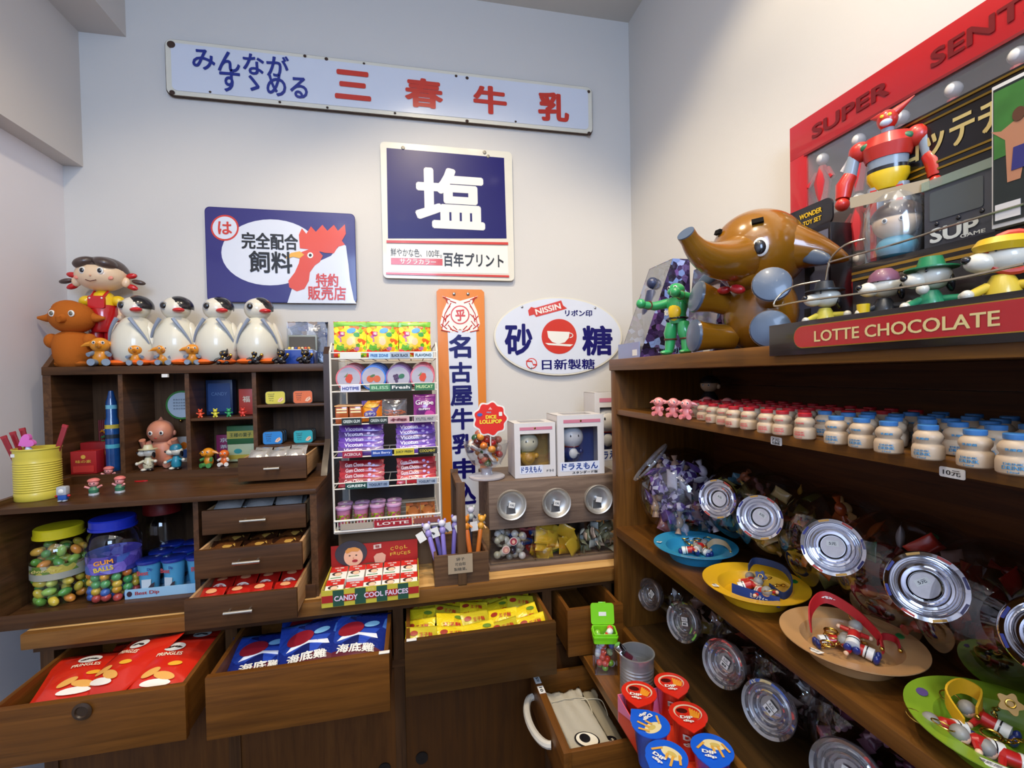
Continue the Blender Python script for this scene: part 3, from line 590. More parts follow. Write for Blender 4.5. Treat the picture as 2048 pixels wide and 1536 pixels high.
for px, lb in ((449, 'black lucky cat figurine before the third penguin'), (511, 'black lucky cat figurine between third and fourth penguin'), (563, 'black lucky cat figurine at the right foot of the fourth penguin'), (611, 'black lucky cat figurine before the blue candy tin')):
    cat_fig((hx(px, 1.615), 1.615, HT), lb, 'black lucky cats')
# big flocked orange elephant
FL = M('b5611c', .85, spec=.2, bump=.3, bscale=400, name='flocked_orange')
t = thing('flocked_elephant', 'large flocked orange elephant doll standing at the left end of the hutch', 'figurine', (hx(141, 1.66)+.01, 1.66, HT))
k = .215/.22
def pillbody(b, pts): b.tube(pts, [p for p in []], 8)
ob('body', B().lathe([(0, .0), (.036, .0), (.046, .012), (.048, .045), (.050, .07), (.042, .095), (.026, .105), (0, .107)], 24), FL, t)
ob('head', B().ell((.002, -.004, .148), (.056, .050, .048), u=24, v=16), FL, t); ob('head_top', B().ell((-.006, -.004, .170), (.040, .038, .030), u=20, v=12), FL, t)
for s in (-1, 1):
    ob('ear', B().tube([(s*.046, 0, .150), (s*.066, -.002, .146), (s*.086, -.004, .147)], [.017, .011, .004], 10), FL, t)
    ob('arm', B().ell((s*.048, -.010, .078), (.018, .020, .022), u=14, v=10), FL, t)
    ob('leg', B().ell((s*.024, -.008, .010), (.024, .030, .013), u=14, v=8), FL, t)
ob('trunk', B().tube([(.004, -.05, .140), (.004, -.064, .136), (.004, -.068, .145)], [.013, .009, .006], 10), FL, t)
eyes(t, [(-.022, -.049, .155), (.026, -.049, .155)], .0085, pm=M('6b6450', .3))
# girl doll
t = thing('girl_doll', 'tall girl doll in red overalls and yellow shirt behind the orange elephants', 'doll', (hx(203, 1.70)+.004, 1.715, HT))
HAIR = M('4a3a34', .35, coat=.3, name='dark_brown_hair')
hd = ob('head', B().ell((0, -.005, .285), (.068, .056, .048), u=28, v=18), SKIN, t)
hc = B().ell((0, .004, .294), (.068, .060, .052), u=32, v=20); bmesh.ops.delete(hc.bm, geom=[v for v in hc.bm.verts if (v.co.y < -.02 and v.co.z < .302+.25*abs(v.co.x)*0 and abs(v.co.x) < .050) or v.co.z < .268], context='VERTS')
ob('hair', hc, HAIR, t)
for s in (-1, 1):
    ob('fringe', B().ell((s*.026, -.034, .318), (.032, .030, .018), (0, R(s*16), 0), u=18, v=12), HAIR, t)
    ob('ear', B().ell((s*.066, -.008, .266), (.013, .010, .016), u=12, v=8), SKIN, t)
    ob('hair_bunch', B().ell((s*.098, 0, .268+.0*s), (.020, .010, .008), (0, R(s*12), 0), u=12, v=8), HAIR, t)
    ob('ribbon', B().ell((s*.080, -.002, .287), (.016, .009, .009), (0, R(s*-8), 0), u=10, v=6), VR, t); ob('ribbon', B().ell((s*.080, -.002, .252), (.018, .009, .009), (0, R(s*22), 0), u=10, v=6), VR, t)
    ob('sleeve', B().ell((s*.044, -.004, .206), (.020, .019, .017), (0, R(s*28), 0), u=14, v=10), VY, t)
    ob('arm', B().cyl((s*.052, -.008, .192), (s*.060, -.026, .158), .009, .008, 10), SKIN, t); ob('hand', B().ell((s*.061, -.030, .152), .0105, u=10, v=8), SKIN, t)
    ob('leg', B().cyl((s*.020, 0, .13), (s*.023, -.002, .02), .021, .019, 14), VR, t); ob('shoe', B().ell((s*.024, -.010, .010), (.018, .027, .012), u=12, v=8), VB, t)
    ob('cheek', B().ell((s*.044, -.045, .272), (.008, .003, .006), u=10, v=6), M('e88f7a', .5), t)
eyes(t, [(-.022, -.0605+.004, .291), (.024, -.0605+.004, .291)], .0095)
ob('mouth', B().tube([(-.014, -.058, .263), (0, -.061, .258), (.014, -.058, .263)], .0013, 6), M('5a2a20', .5), t)
ob('nose', B().ell((0, -.061, .276), (.003, .002, .003), u=8, v=6), M('dca888', .5), t)
ob('shirt', B().lathe([(0, .175), (.034, .178), (.036, .205), (.026, .228), (.014, .238), (.014, .245), (0, .245)], 20), VY, t)
ov = ob('overalls', B().lathe([(0, .105), (.034, .108), (.041, .13), (.040, .17), (.036, .192), (.0, .196)], 24), M('b81a1c', .22, coat=.6, name='red_overalls'), t)
ob('bib', B().prism(rrect(-.022, .022, .18, .218, .006), -.0385, -.030), VR, t)
for s in (-1, 1): ob('button', B().ell((s*.016, -.0392, .211), (.003, .0015, .003), u=8, v=6), WHITE, t); ob('strap', B().cyl((s*.016, -.037, .210), (s*.018, -.010, .236), .004, .004, 6), VR, t)
# blue tin case with candies and clear bag behind
p = AT(601, 690, 'y', 1.68)
t = thing('candy_tin_case', 'blue tin case with open grey lid showing a row of small sweets', 'tin', (p.x, 1.665, HT))
ob('case', B().box(-.046, .046, -.02, .055, 0, .046, .003), M('1d3f96', .3, coat=.4), t)
ob('lid', B().box(-.046, .046, .045, .052, .046, .100, .002), M('8d938a', .4), t, rot=(0, 0, 0)); ob('lid_inner', B().box(-.041, .041, .040, .0455, .050, .094), M('4c4438', .5), t)
ob('tray', B().box(-.042, .042, -.016, .045, .044, .0485), M('c9ccc0', .4), t)
for k_ in range(7):
    ob('sweet', B().ell((-.030+k_*.010, -.006, .052), .0048, u=10, v=6), M(['e0c040', 'f0e6c8', '3b4a9a', 'e09030', 'f0d0a0', 'd04a30', 'e6a040'][k_], .3), t)
t = thing('clear_goods_bag', 'clear plastic bag with dark header leaning on the wall above the blue tin', 'bag', (p.x+.004, 1.775, HT+.075))
ob('film', bag_mesh('film', .135, .16, .012, seed=4), foil('dark_bag_print', ['2a3146', '6f7c98', 'b8c2d2', '1b1f2c', '8a7460', '3a4a78'], 40, .15), t, rot=(R(80), 0, 0))
ob('clear_front', B().box(-.062, .062, -.026, -.022, -.03, .072), FILM, t)
# ---------------------------------------------------------------- hutch compartments
HB = HZ0+.0225
def stand_box(name, label, cat, px0, px1, pyt, Y, z0, depth, mat, txts=(), group=None, rz=0, seed=0):
    a = AT(px0, pyt, 'y', Y); b_ = AT(px1, pyt, 'y', Y); h = (a.z+b_.z)/2-z0; w_ = b_.x-a.x
    t = thing(name, label, cat, ((a.x+b_.x)/2, Y, z0+.0005), rz, group)
    ob('carton', B().box(-w_/2, w_/2, 0, depth, 0, h, .0015), mat, t)
    for s, cx, cz, tw, th, m in txts: lab(t, s, cx*w_, cz*h, tw*w_, th*h, m, -.0008, .02)
    return t, w_, h
REDC = M('a81d20', .4, var=.08); GOLDC = M('d9b04a', .4)
t, w_, h = stand_box('red_carton', 'red carton with gold lettering in the leftmost hutch compartment, front one', 'box', 140, 192, 903, 1.625, HB, .04, REDC, (('味の素', 0, .55, .6, .14, GOLDC),))
flat(t, 'gold_emblem', oval(0, h*.75, .006, .006, 20), -.0003, GOLDC); flat(t, 'frame_line', rrect(-w_*.4, w_*.4, h*.08, h*.36, .002), -.0003, M('c4302c', .4))
t, w_, h = stand_box('red_carton', 'red carton standing behind the front red carton in the leftmost hutch compartment', 'box', 160, 222, 885, 1.70, HB, .05, M('8c181c', .4), (('印', .3, .6, .14, .16, GOLDC),))
t = thing('blue_goods_tube', 'tall glossy blue tube beside the red cartons in the hutch', 'tube', (AT(226, 900, 'y', 1.665).x, 1.665, HB))
ob('tube', B().lathe([(0, 0), (.018, 0), (.018, .15), (.014, .165), (.014, .21), (.010, .225), (.006, .245), (0, .247)], 18), M('1c4c88', .15, coat=.8, var=.5, vscale=30, name='blue_glossy_print'), t)
for z, c in ((.07, '58b4c4'), (.10, '28323c'), (.13, 'c8b040'), (.19, '72b8d0')): ob('band', B().lathe([(.0183 if z < .15 else .0145, z), (.0183 if z < .15 else .0145, z+.012)], 18), M(c, .3), t)
elephant_small((AT(201, 870, 'y', 1.70).x, 1.745, HB+.075), 'small orange and green figurine up on the red cartons in the hutch', h=.055, foot='3f7a4a')
t = thing('red_stick_bundle', 'red striped packet of sticks standing behind the figurine in the hutch', 'packet', (AT(202, 830, 'y', 1.75).x, 1.76, HB+.0)); b = B()
for k_ in range(6): b.cyl((-.012+k_*.005, 0, 0), (-.012+k_*.005, 0, .150), .0022, n=6)
ob('sticks', b, M('7a1f26', .4), t); ob('wrap', B().box(-.017, .017, -.004, .004, 0, .06), M('5a1418', .4), t)
# compartment 2
t = thing('baby_doll', 'bare vinyl baby doll sitting in the second hutch compartment', 'doll', (AT(325, 920, 'y', 1.70).x, 1.70, HB))
PK = M('c98468', .45, name='tan_pink_vinyl')
ob('body', B().ell((0, 0, .045), (.034, .028, .046), u=20, v=14), PK, t); ob('head', B().ell((0, -.004, .112), (.037, .034, .037), u=24, v=16), PK, t)
ob('hair_tuft', B().cyl((0, -.002, .145), (.0, .0, .158), .009, .001, 8), PK, t)
for s in (-1, 1):
    ob('arm', B().tube([(s*.026, -.004, .075), (s*.045, -.012, .070), (s*.044, -.022, .088)], [.012, .011, .009], 10), PK, t)
    ob('leg', B().tube([(s*.018, -.004, .018), (s*.030, -.03, .014), (s*.034, -.05, .012)], [.016, .014, .011], 10), PK, t)
    ob('ear', B().ell((s*.036, 0, .106), (.006, .006, .009), u=10, v=6), PK, t)
eyes(t, [(-.014, -.037, .110), (.016, -.037, .110)], .0060); ob('mouth', B().ell((.001, -.0395, .094), (.004, .002, .0018), u=10, v=6), VR, t)
t = thing('round_green_sign', 'round white sign with green rim hanging in the second hutch compartment', 'sign', (AT(362, 810, 'y', 1.77).x+.004, 1.772, AT(362, 810, 'y', 1.77).z))
ob('rim', B().cyl((0, 0, 0), (0, -.005, 0), .048, n=32), M('3f8a3c', .4), t); ob('face', B().cyl((0, -.0052, 0), (0, -.0062, 0), .042, n=32), M('c8d4dc', .35), t)
for z in (.018, .008, -.002, -.012): lab(t, '飲食店営業許可', 0, z, .05, .006, M('54606c', .5), -.0068, 0)
ob('gold_tip', B().ell((-.006, -.003, -.052), .005, u=10, v=6), GOLD, t)
t = thing('cat_card', 'white picture card behind the baby doll', 'card', (AT(362, 880, 'y', 1.76).x+.006, 1.765, HB)); ob('card', B().box(-.025, .028, 0, .002, 0, .085), M('b8b0a8', .6), t)
flat(t, 'orange_print', oval(0, .055, .010, .012, 20), -.0004, VO); flat(t, 'blue_print', oval(.004, .028, .012, .014, 20), -.0004, M('3a5a98', .5))
def dog(name, label, loc, suit, hat, s=1, rz=0, group=None, hatkind='brim', face=-1):
    """white long-eared dog figurine; face = side the muzzle points"""
    t = thing(name, label, 'figurine', loc, rz, group); sm = M(suit, .35, coat=.3); hm = M(hat, .4, coat=.2)
    ob('body', B().lathe([(0, .008), (.012, .008), (.014, .018), (.011, .032), (.007, .040), (0, .041)], 16), sm, t)
    ob('head', B().ell((face*-.002, 0, .055), (.017, .015, .014), u=18, v=12), VW, t); ob('muzzle', B().ell((face*.014, -.004, .052), (.012, .010, .009), u=14, v=10), VW, t)
    ob('nose', B().ell((face*.024, -.008, .055), (.0042, .004, .0036), u=10, v=8), VB, t)
    ob('ear', B().ell((-face*.015, -.002, .050), (.0045, .008, .013), (0, R(face*10), 0), u=10, v=8), VB, t)
    ob('eye', B().ell((face*.006, -.0135, .061), (.0012, .001, .0022), u=8, v=6), VB, t)
    for q in (-1, 1):
        ob('arm', B().cyl((q*.010, -.003, .030), (q*.022, -.010, .026+.003*q), .0042, .004, 10), sm, t); ob('hand', B().ell((q*.024, -.012, .026+.003*q), .005, u=10, v=8), VW, t)
        ob('foot', B().ell((q*.009, -.006, .004), (.008, .012, .0045), u=12, v=8), VW if q < 0 else VB, t)
    if hatkind == 'brim': hp_ = [(0, .078), (.010, .077), (.012, .070), (.013, .066), (.024, .065), (.024, .0635), (0, .063)]
    elif hatkind == 'cap': hp_ = [(0, .076), (.008, .0755), (.014, .070), (.0165, .062), (.0165, .060), (0, .060)]
    else: hp_ = [(0, .074), (.016, .072), (.020, .066), (.017, .060), (0, .060)]
    ob('hat', B().lathe(hp_, 20), hm, t)
    t.scale = (s, s, s)
    return t
GR = 'white dog figurines in the second hutch compartment'
t = dog('dog_figurine', 'white dog figurine with pale straw hat and brown straps', (AT(296, 950, 'y', 1.625).x, 1.630, HB), 'c9c4a4', 'cfc8a2', 1.02, group=GR)
ob('straps', B().tube([(.0125*math.cos(a), .0125*math.sin(a), .02+.004*math.sin(a*2)) for a in [.5*i for i in range(13)]], .0016, 6, True), M('4a3424', .5), t)
dog('dog_figurine', 'white dog figurine in teal suit and teal cap', (AT(352, 950, 'y', 1.625).x, 1.630, HB), '1f7f98', '15708a', 1.02, group=GR, hatkind='cap')
# compartment 3
t, w_, h = stand_box('blue_tin', 'dark blue tin with fine print in the upper third compartment', 'tin', 411, 464, 760, 1.72, 1.387, .04, M('1b3158', .35, var=.25, vscale=60), (('CANDY', 0, .6, .6, .1, M('6f8cb4', .4)),))
flat(t, 'frame_line', rrect(-w_*.42, w_*.42, h*.1, h*.9, .004), -.0003, M('2a4a80', .4))
t, w_, h = stand_box('red_tin', 'red square tin beside the dark blue tin in the hutch', 'tin', 477, 507, 778, 1.69, 1.387, .04, M('c23a2a', .4), (('福', 0, .6, .5, .25, M('f0dcc0', .4)),))
def mini(loc, label, col):
    m = M(col, .4, coat=.2); t = thing('mini_animal_figure', label, 'figurine', loc, 0, 'tiny coloured animal figures on the upper hutch shelf')
    ob('body', B().ell((0, 0, .009), (.0055, .005, .008), u=10, v=8), m, t); ob('head', B().ell((0, -.001, .020), (.0058, .005, .0052), u=10, v=8), m, t)
    for s in (-1, 1):
        ob('arm', B().cyl((s*.004, 0, .012), (s*.011, -.002, .014), .0022, .002, 6), m, t); ob('leg', B().cyl((s*.003, 0, .004), (s*.005, -.001, .0005), .0028, .0028, 6), m, t); ob('ear', B().ell((s*.0045, 0, .0255), .0022, u=6, v=5), m, t)
for px, c, lb in ((401, 'e2502c', 'tiny orange-red animal figure, leftmost on the upper hutch shelf'), (431, 'd8cf3c', 'tiny yellow animal figure on the upper hutch shelf'), (458, '2f9a5c', 'tiny green animal figure on the upper hutch shelf'), (486, 'd83a2c', 'tiny red animal figure before the red tin')):
    mini((AT(px, 833, 'y', 1.625).x, 1.625, 1.3865), lb, c)
t, w_, h = stand_box('green_box', 'green and yellow striped box in the lower third compartment', 'box', 453, 508, 852, 1.70, 1.29, .06, M('2c6a38', .45), (('王様の菓子', 0, .5, .8, .24, M('2c4a24', .4)),))
flat(t, 'yellow_band', [(-w_/2, h*.3), (w_/2, h*.3), (w_/2, h*.72), (-w_/2, h*.72)], -.0002, M('c9b84a', .45), .0003)
ob('support_tin', B().box(-w_/2, w_/2, .003, .055, -.058, -.0006, .002), M('c8d0a0', .4), t)
flat(t, 'round_label', oval(-.010, -.024, .012, .008, 24), .0025, M('3fa09a', .4)); flat(t, 'label_band', [(-w_/2, -.05), (w_/2, -.05), (w_/2, -.036), (-w_/2, -.036)], .0027, M('c8b040', .4))
t, w_, h = stand_box('magenta_box', 'magenta and white box between green box and orange figurines', 'box', 432, 462, 870, 1.74, HB, .03, M('9c2a5c', .4), (('京', 0, .8, .5, .16, WHITE), ('茶', 0, .55, .5, .14, WHITE)))
elephant_small((AT(417, 947, 'y', 1.625).x, 1.630, HB), 'orange elephant figurine with green feet in the lower third compartment', h=.062, foot='4a8a48', rz=R(-15))
elephant_small((AT(446, 945, 'y', 1.625).x, 1.640, HB), 'small orange-headed figurine with white legs beside the orange elephant', h=.052, col='e06a24', foot='e8e4dc', ears=False)
def pocket_tin(px, py, Y, z, label, col, dz=.0, n=1):
    for k_ in range(n):
        t = thing('pocket_tin', label if k_ == 0 else label.replace('facing front', 'in the row behind').replace('front', 'back'), 'tin', (AT(px, py, 'y', Y).x, Y+.022*k_, z+.0005), R(4), 'flat pocket tins in the right hutch compartments'); a, c = (.0295, .042)
        ob('shell', B().prism(rrect(-a, a, 0, c, .009), 0, .016), M('3c3a38', .3, .3), t)
        ob('face', B().prism(rrect(-a+.0015, a-.0015, .0015, c-.0015, .008), -.0012, 0), M(col, .3, coat=.4), t)
        if k_ == 0:
            for q in range(4): lab(t, ['hand', 'cream', 'fresh', '30 g'][q], -.012, .033-.007*q, .018-.002*q, .004, M('3a3a34', .5), -.002, 0)
            flat(t, 'hand_print', [(.006, .008), (.014, .006), (.024, .014), (.021, .022), (.015, .020), (.010, .016)], -.0014, M('f0c8a8', .4)); ob('crease', B().cyl((.012, -.0022, .011), (.020, -.0022, .020), .0005, n=4), VR, t)
pocket_tin(551, 805, 1.625, 1.421, 'yellow flat pocket tin facing front, upper right compartment', 'd8cc4c'); pocket_tin(606, 803, 1.625, 1.421, 'orange flat pocket tin facing front, upper right compartment', 'e0703c')
pocket_tin(546, 890, 1.625, 1.293, 'blue flat pocket tin facing front, lower right compartment', '2f86d0', n=3); pocket_tin(607, 886, 1.625, 1.293, 'teal flat pocket tin facing front, lower right compartment', '30aab4', n=3)
# ---------------------------------------------------------------- small drawers' contents
SILV = M('d8d6d2', .22, .6, name='silver_foil', bump=.8, bscale=60)
def fill(nm, label, x0, x1, y, z, n, w_, l_, t_, mat, decs, group, tilt, yst=0, rows=1, rowdy=.03, rnd=1, alt=None, cat='packet', zr=.003):
    rg = random.Random(rnd)
    for rr in range(rows):
        for i in range(n):
            xx = x0+(x1-x0)*(i+.5)/n
            where = ['front row', 'second row', 'third row', 'fourth row'][rr]; pos = ['leftmost', 'second from left', 'middle', 'fourth from left', 'fifth from left', 'sixth from left'][i] if n > 2 else ['left', 'right'][i]
            m = mat if not alt or (i+rr) % 2 == 0 else alt
            packet(nm, '%s, %s%s' % (label, pos, ' of the '+where if rows > 1 else ''), cat, w_, l_, t_, m, decs, (xx+rg.uniform(-.002, .002), y+rr*rowdy, z+rr*zr), (R(tilt+rg.uniform(-5, 5)), R(rg.uniform(-4, 4)), R(rg.uniform(-6, 6))), group, seed=rg.randint(0, 99))
fill('silver_packet', 'silver foil packet in the hutch drawer', -.464, -.314, 1.475, 1.280, 3, .046, .05, .010, SILV, [], 'silver packets in the hutch drawer', 35, rows=2, rowdy=.045)
fill('silver_packet', 'silver foil packet in the top small drawer', -.523, -.297, 1.385, 1.164, 3, .068, .07, .011, SILV, [], 'silver packets in the top small drawer', 28, rows=2, rowdy=.06)
fill('brown_packet', 'dark brown gold-streaked packet in the middle small drawer', -.52, -.297, 1.33, 1.062, 3, .072, .075, .011, foil('brown_gold_print', ['3a2012', '5a3418', '2a160e', 'b08840', '4a2a14'], 55), [], 'brown packets in the middle small drawer', 20, rows=2, rowdy=.06)
OFFW = M('f4ead8', .35)
fill('red_packet', 'red packet in the lowest small drawer', -.518, -.297, 1.262, .968, 4, .054, .075, .014, M('b82018', .28, coat=.4, var=.15, vscale=25), [('poly', oval(0, -.014, .017, .010, 20), OFFW), ('text', '五香', 0, -.014, .022, .011, VR), ('poly', oval(.0, .016, .012, .009, 16), M('e0a070', .4))], 'red packets in the lowest small drawer', 24, rows=2, rowdy=.065)
# ---------------------------------------------------------------- things on the lower cabinet's top and shelf
p = AT(86, 1003, 'z', LZ1)
CANP = (p.x*(p.y+.045)/p.y-.008, p.y+.045, LZ1+.0005)
t = thing('yellow_can', 'yellow ribbed tin can holding red sticks and a pink lollipop', 'can', CANP)
pr_ = [(0, 0), (.052, 0), (.054, .003)]
for k_ in range(14): pr_ += [(.0535, .018+.006*k_), (.0520, .021+.006*k_)]
pr_ += [(.053, .108), (.053, .128), (.0555, .130), (.0555, .133), (.052, .133), (.051, .006), (0, .006)]
ob('body', B().lathe(pr_, 36), M('d8c548', .4, coat=.2, name='yellow_can_paint'), t, scale=(.86, .86, .98))
ob('sticker', B().prism(rrect(-.030, -.016, .112, .120, .001), -.0400, -.038), PAPER, t)
for k_, (dx, dy, tx, ln) in enumerate(((-.030, -.010, -.35, .16), (-.034, .006, -.28, .165), (-.026, .016, -.2, .17), (.022, .006, .30, .18))):
    s = thing('red_stick', ['flat red stick leaning left in the yellow can, front one', 'flat red stick leaning left in the yellow can, middle one', 'flat red stick leaning left in the yellow can, rear one', 'red stick leaning right in the yellow can'][k_], 'stick', (CANP[0]+dx*.3, CANP[1]+dy, CANP[2]+.012), 0, 'red sticks in the yellow can', rot=(0, tx, 0))
    ob('stick', B().box(-.006, .006, -.002, .002, 0, ln, .001), M('8e1c28', .3, coat=.4), s); ob('tip', B().box(-.0062, .0062, -.0022, .0022, ln-.006, ln+.001), M('a83038', .3), s)
s = thing('heart_lollipop', 'pink heart lollipop in the yellow can', 'lollipop', (CANP[0]-.010, CANP[1]-.016, CANP[2]+.148))
ob('heart', B().prism([(.017*math.sin(a)**3*1.0, (.0155*math.cos(a)-.006*math.cos(2*a)-.002*math.cos(3*a))) for a in [math.pi*2*i/28 for i in range(28)]], -.005, .005), M('e070c4', .35, coat=.4), s, rot=(0, R(60), 0))
ob('stick', B().cyl((0, 0, -.01), (.01, .01, -.13), .002, n=8), WHITE, s); ob('wrapper', B().cyl((0, 0, -.012), (.002, .002, -.028), .003, .011, 10), M('c8d4e4', .3), s)
t = thing('silver_figure', 'tiny grey-headed blue figurine before the yellow can', 'figurine', (*AT(127, 1003, 'z', LZ1)[:2], LZ1+.0005))
ob('head', B().box(-.011, .011, -.008, .008, .016, .038, .004), M('b4b6b8', .3), t); ob('body', B().box(-.009, .009, -.006, .006, .004, .017, .002), M('2858a8', .35), t); ob('face', B().ell((0, -.008, .026), (.006, .002, .006), u=10, v=8), WHITE, t)
for s_ in (-1, 1): ob('arm', B().ell((s_*.013, -.002, .014), (.004, .003, .003), u=8, v=6), VR, t); ob('foot', B().ell((s_*.005, -.003, .002), (.005, .007, .0025), u=8, v=6), M('9aa4ac', .4), t)
for (px, py, rz_, lb) in ((188, 990, 10, 'pink-capped figurine in green and white, front left of three'), (240, 985, -20, 'pink-capped figurine in green and white, front right of three'), (218, 962, 0, 'pink figurine standing behind the two pink-capped ones')):
    q = AT(px, py, 'z', LZ1); t = thing('pink_capped_figurine', lb, 'figurine', (q.x, q.y, LZ1+.0005), R(rz_), 'pink-capped figurines before the hutch')
    ob('base', B().lathe([(0, 0), (.011, 0), (.011, .004), (.008, .006), (0, .006)], 16), M('d4d8dc', .3, .3), t); ob('body', B().lathe([(0, .005), (.010, .006), (.011, .014), (.006, .022), (0, .023)], 14), M('3f7a5a' if py > 970 else 'b0605a', .4), t)
    ob('head', B().ell((0, 0, .031), (.011, .010, .010), u=14, v=10), PINK, t); ob('cap', B().ell((0, .001, .037), (.0135, .012, .007), u=14, v=8), M('d8746c', .4), t)
    for s_ in (-1, 1): ob('arm', B().cyl((s_*.008, 0, .018), (s_*.018, -.004, .024), .003, .0025, 8), PINK, t); ob('eye', B().ell((s_*.004, -.0095, .031), (.0014, .001, .0018), u=6, v=5), VB, t)
q = AT(285, 962, 'z', LZ1)
solo('red_leaf_charm', B().prism([(-.016, 0), (-.010, .004), (-.002, .003), (.006, .006), (.012, .002), (.018, .001), (.010, -.004), (0, -.004), (-.008, -.005)], 0, .003, 'xy'), VR, 'flat red leaf-shaped charm lying before the hutch', 'charm', (q.x, q.y-.01, LZ1+.0005))
# jars of sweets
def jar(name, label, px, py, lidcol, r, h, z):
    q = AT(px, py, 'z', z); t = thing(name, label, 'jar', (q.x, q.y+r*.4, z))
    P = [(0, 0), (r*.80, 0), (r*.96, h*.05), (r, h*.12), (r, h*.30), (r*.94, h*.34), (r*.94, h*.54), (r, h*.58), (r, h*.70), (r*.90, h*.80), (r*.70, h*.86), (r*.70, h*.88)]
    ob('bottle', B().lathe(P, 36), CLEARJ, t)
    lm = M(lidcol, .35, coat=.2); lr = r*.82; pf = [(0, h*.87), (lr*.98, h*.87), (lr*1.06, h*.875), (lr*1.06, h*.885)]
    ob('lid', B().lathe([(0, h*.87), (lr*1.04, h*.87), (lr*1.04, h*.90), (lr, h*.90), (lr, h*.985), (lr*.95, h), (0, h)], 40), lm, t)
    return t, (q.x, q.y+r*.4, z)
JZ = LZ0+.0125
def sweets(nm, label, grp, c, r, z0, z1, cols, s, rad=None, rnd=3, cap=140, shape='ell', rmin=.0):
    """sweets packed in rings inside a round jar"""
    rg = random.Random(rnd); n = 0; z = z0; protos = {}
    dz = s[2]*1.7
    while z < z1 and n < cap:
        R_ = (rad(z) if rad else r) - max(s)*1.02; ring = R_; lay = 0
        while ring > rmin and n < cap:
            m_ = max(1, int(2*math.pi*ring/(max(s)*2.05)))
            a0 = rg.random()*6
            for i in range(m_):
                if n >= cap: break
                a = a0+2*math.pi*i/m_; col = rg.choice(cols)
                if col not in protos:
                    protos[col] = B().ell((0, 0, 0), s, u=12, v=8).mesh('sweet') if shape == 'ell' else shape(col)
                o = solo(nm, protos[col], M(col, .28, coat=.4) if isinstance(col, str) else col, label, 'sweet', (c[0]+ring*math.cos(a), c[1]+ring*math.sin(a), z+c[2]+rg.uniform(-.2, .2)*dz), (rg.uniform(0, 3), rg.uniform(0, 3), rg.uniform(0, 3)), grp); n += 1
            ring -= max(s)*2; lay += 1
            if lay >= 2: break
        z += dz
t, c = jar('sweets_jar', 'clear plastic jar with yellow lid full of green and yellow almond-shaped sweets', 110, 1205, 'd9c81c', .060, .190, JZ)
ob('label_band', B().lathe([(.0577, .070), (.0577, .104)], 36), foil('leafy_label_print', ['6a8a3a', 'c8b850', '8a7a58', 'a8a890', 'd8d4b8'], 70, .35), t)
ob('label_ribbon', B().lathe([(.0582, .068), (.0582, .084)], 36), M('a8a898', .4), t)
lab(t, 'chocolate', 0, .094, .05, .008, M('d8c870', .4), -.0586, .02)
ECOL = ['7ab84c', 'a0cc58', 'ecd048', 'f09a3c', '62a850', 'd0dc64', 'f0b848']
sweets('almond_sweet', 'coloured almond-shaped sweet inside the yellow-lidded jar', 'almond-shaped sweets in the yellow-lidded jar', c, .058, .008, .150, ECOL, (.0100, .0100, .0145), cap=110)
t, c = jar('gumball_jar', 'clear plastic jar with blue lid and purple label, gumballs at its bottom', 220, 1197, '1c32b4', .060, .205, JZ)
ob('label_band', B().lathe([(.0577, .074), (.0577, .118)], 36), foil('purple_burst_print', ['5a4aa8', '7a6ac8', '4a6ab8', '8a8ad8', '3a3a90'], 40, .3), t)
for i, (s_, col) in enumerate((('GUM', 'f0a030'), ('BALLS', 'e0c840'))): lab(t, s_, .008, .106-.016*i, .044, .012, M(col, .4), -.060, .05, rot=R(8))
sweets('gumball', 'coloured round gumball inside the blue-lidded jar', 'gumballs in the blue-lidded jar', c, .058, .010, .072, ['d8a028', '3f9a58', '3a6ab8', 'c85048', 'e0b838', 'd87830', '58a860'], (.0105, .0105, .0105), cap=80)
q = AT(262, 1180, 'z', JZ)
t = thing('red_lidded_jar', 'clear jar with red lid standing behind the blue-lidded jar', 'jar', (-.735, 1.585, JZ)); ob('bottle', B().lathe([(0, 0), (.05, 0), (.056, .02), (.056, .14), (.045, .16), (.04, .17)], 28), CLEARJ, t)
ob('lid', B().lathe([(0, .168), (.048, .168), (.048, .20), (.045, .204), (0, .204)], 28), M('8c2020', .4), t); ob('content', B().lathe([(0, .004), (.05, .004), (.052, .05), (0, .05)], 20), M('4a5a78', .4, var=.5, vscale=60), t)
# dip cups in a tray
q = AT(258, 1198, 'z', JZ); q2 = AT(382, 1180, 'z', JZ)
t = thing('dip_cup_tray', 'pale blue printed cardboard tray holding blue dip cups', 'tray', ((q.x+q2.x)/2+.02, q.y+.075, JZ)); hw = (q2.x-q.x)/2+.028
TB = M('9ac4e0', .5)
ob('tray_base', B().box(-hw, hw, -.075, .12, 0, .002), TB, t); ob('front_wall', B().box(-hw, hw, -.077, -.075, 0, .024), TB, t); ob('left_wall', B().box(-hw, -hw+.002, -.075, .12, 0, .024), TB, t); ob('right_wall', B().box(hw-.002, hw, -.075, .12, 0, .024), TB, t); ob('rear_wall', B().box(-hw, hw, .118, .12, 0, .024), TB, t)
lab(t, 'Best Dip', -.045, .012, .055, .012, M('a83a3c', .5), -.0778, .03); flat(t, 'brown_print', oval(-.085, .013, .006, .007, 16), -.0772, M('3a2430', .5))
tx, ty = t.location.x, t.location.y
cup = None
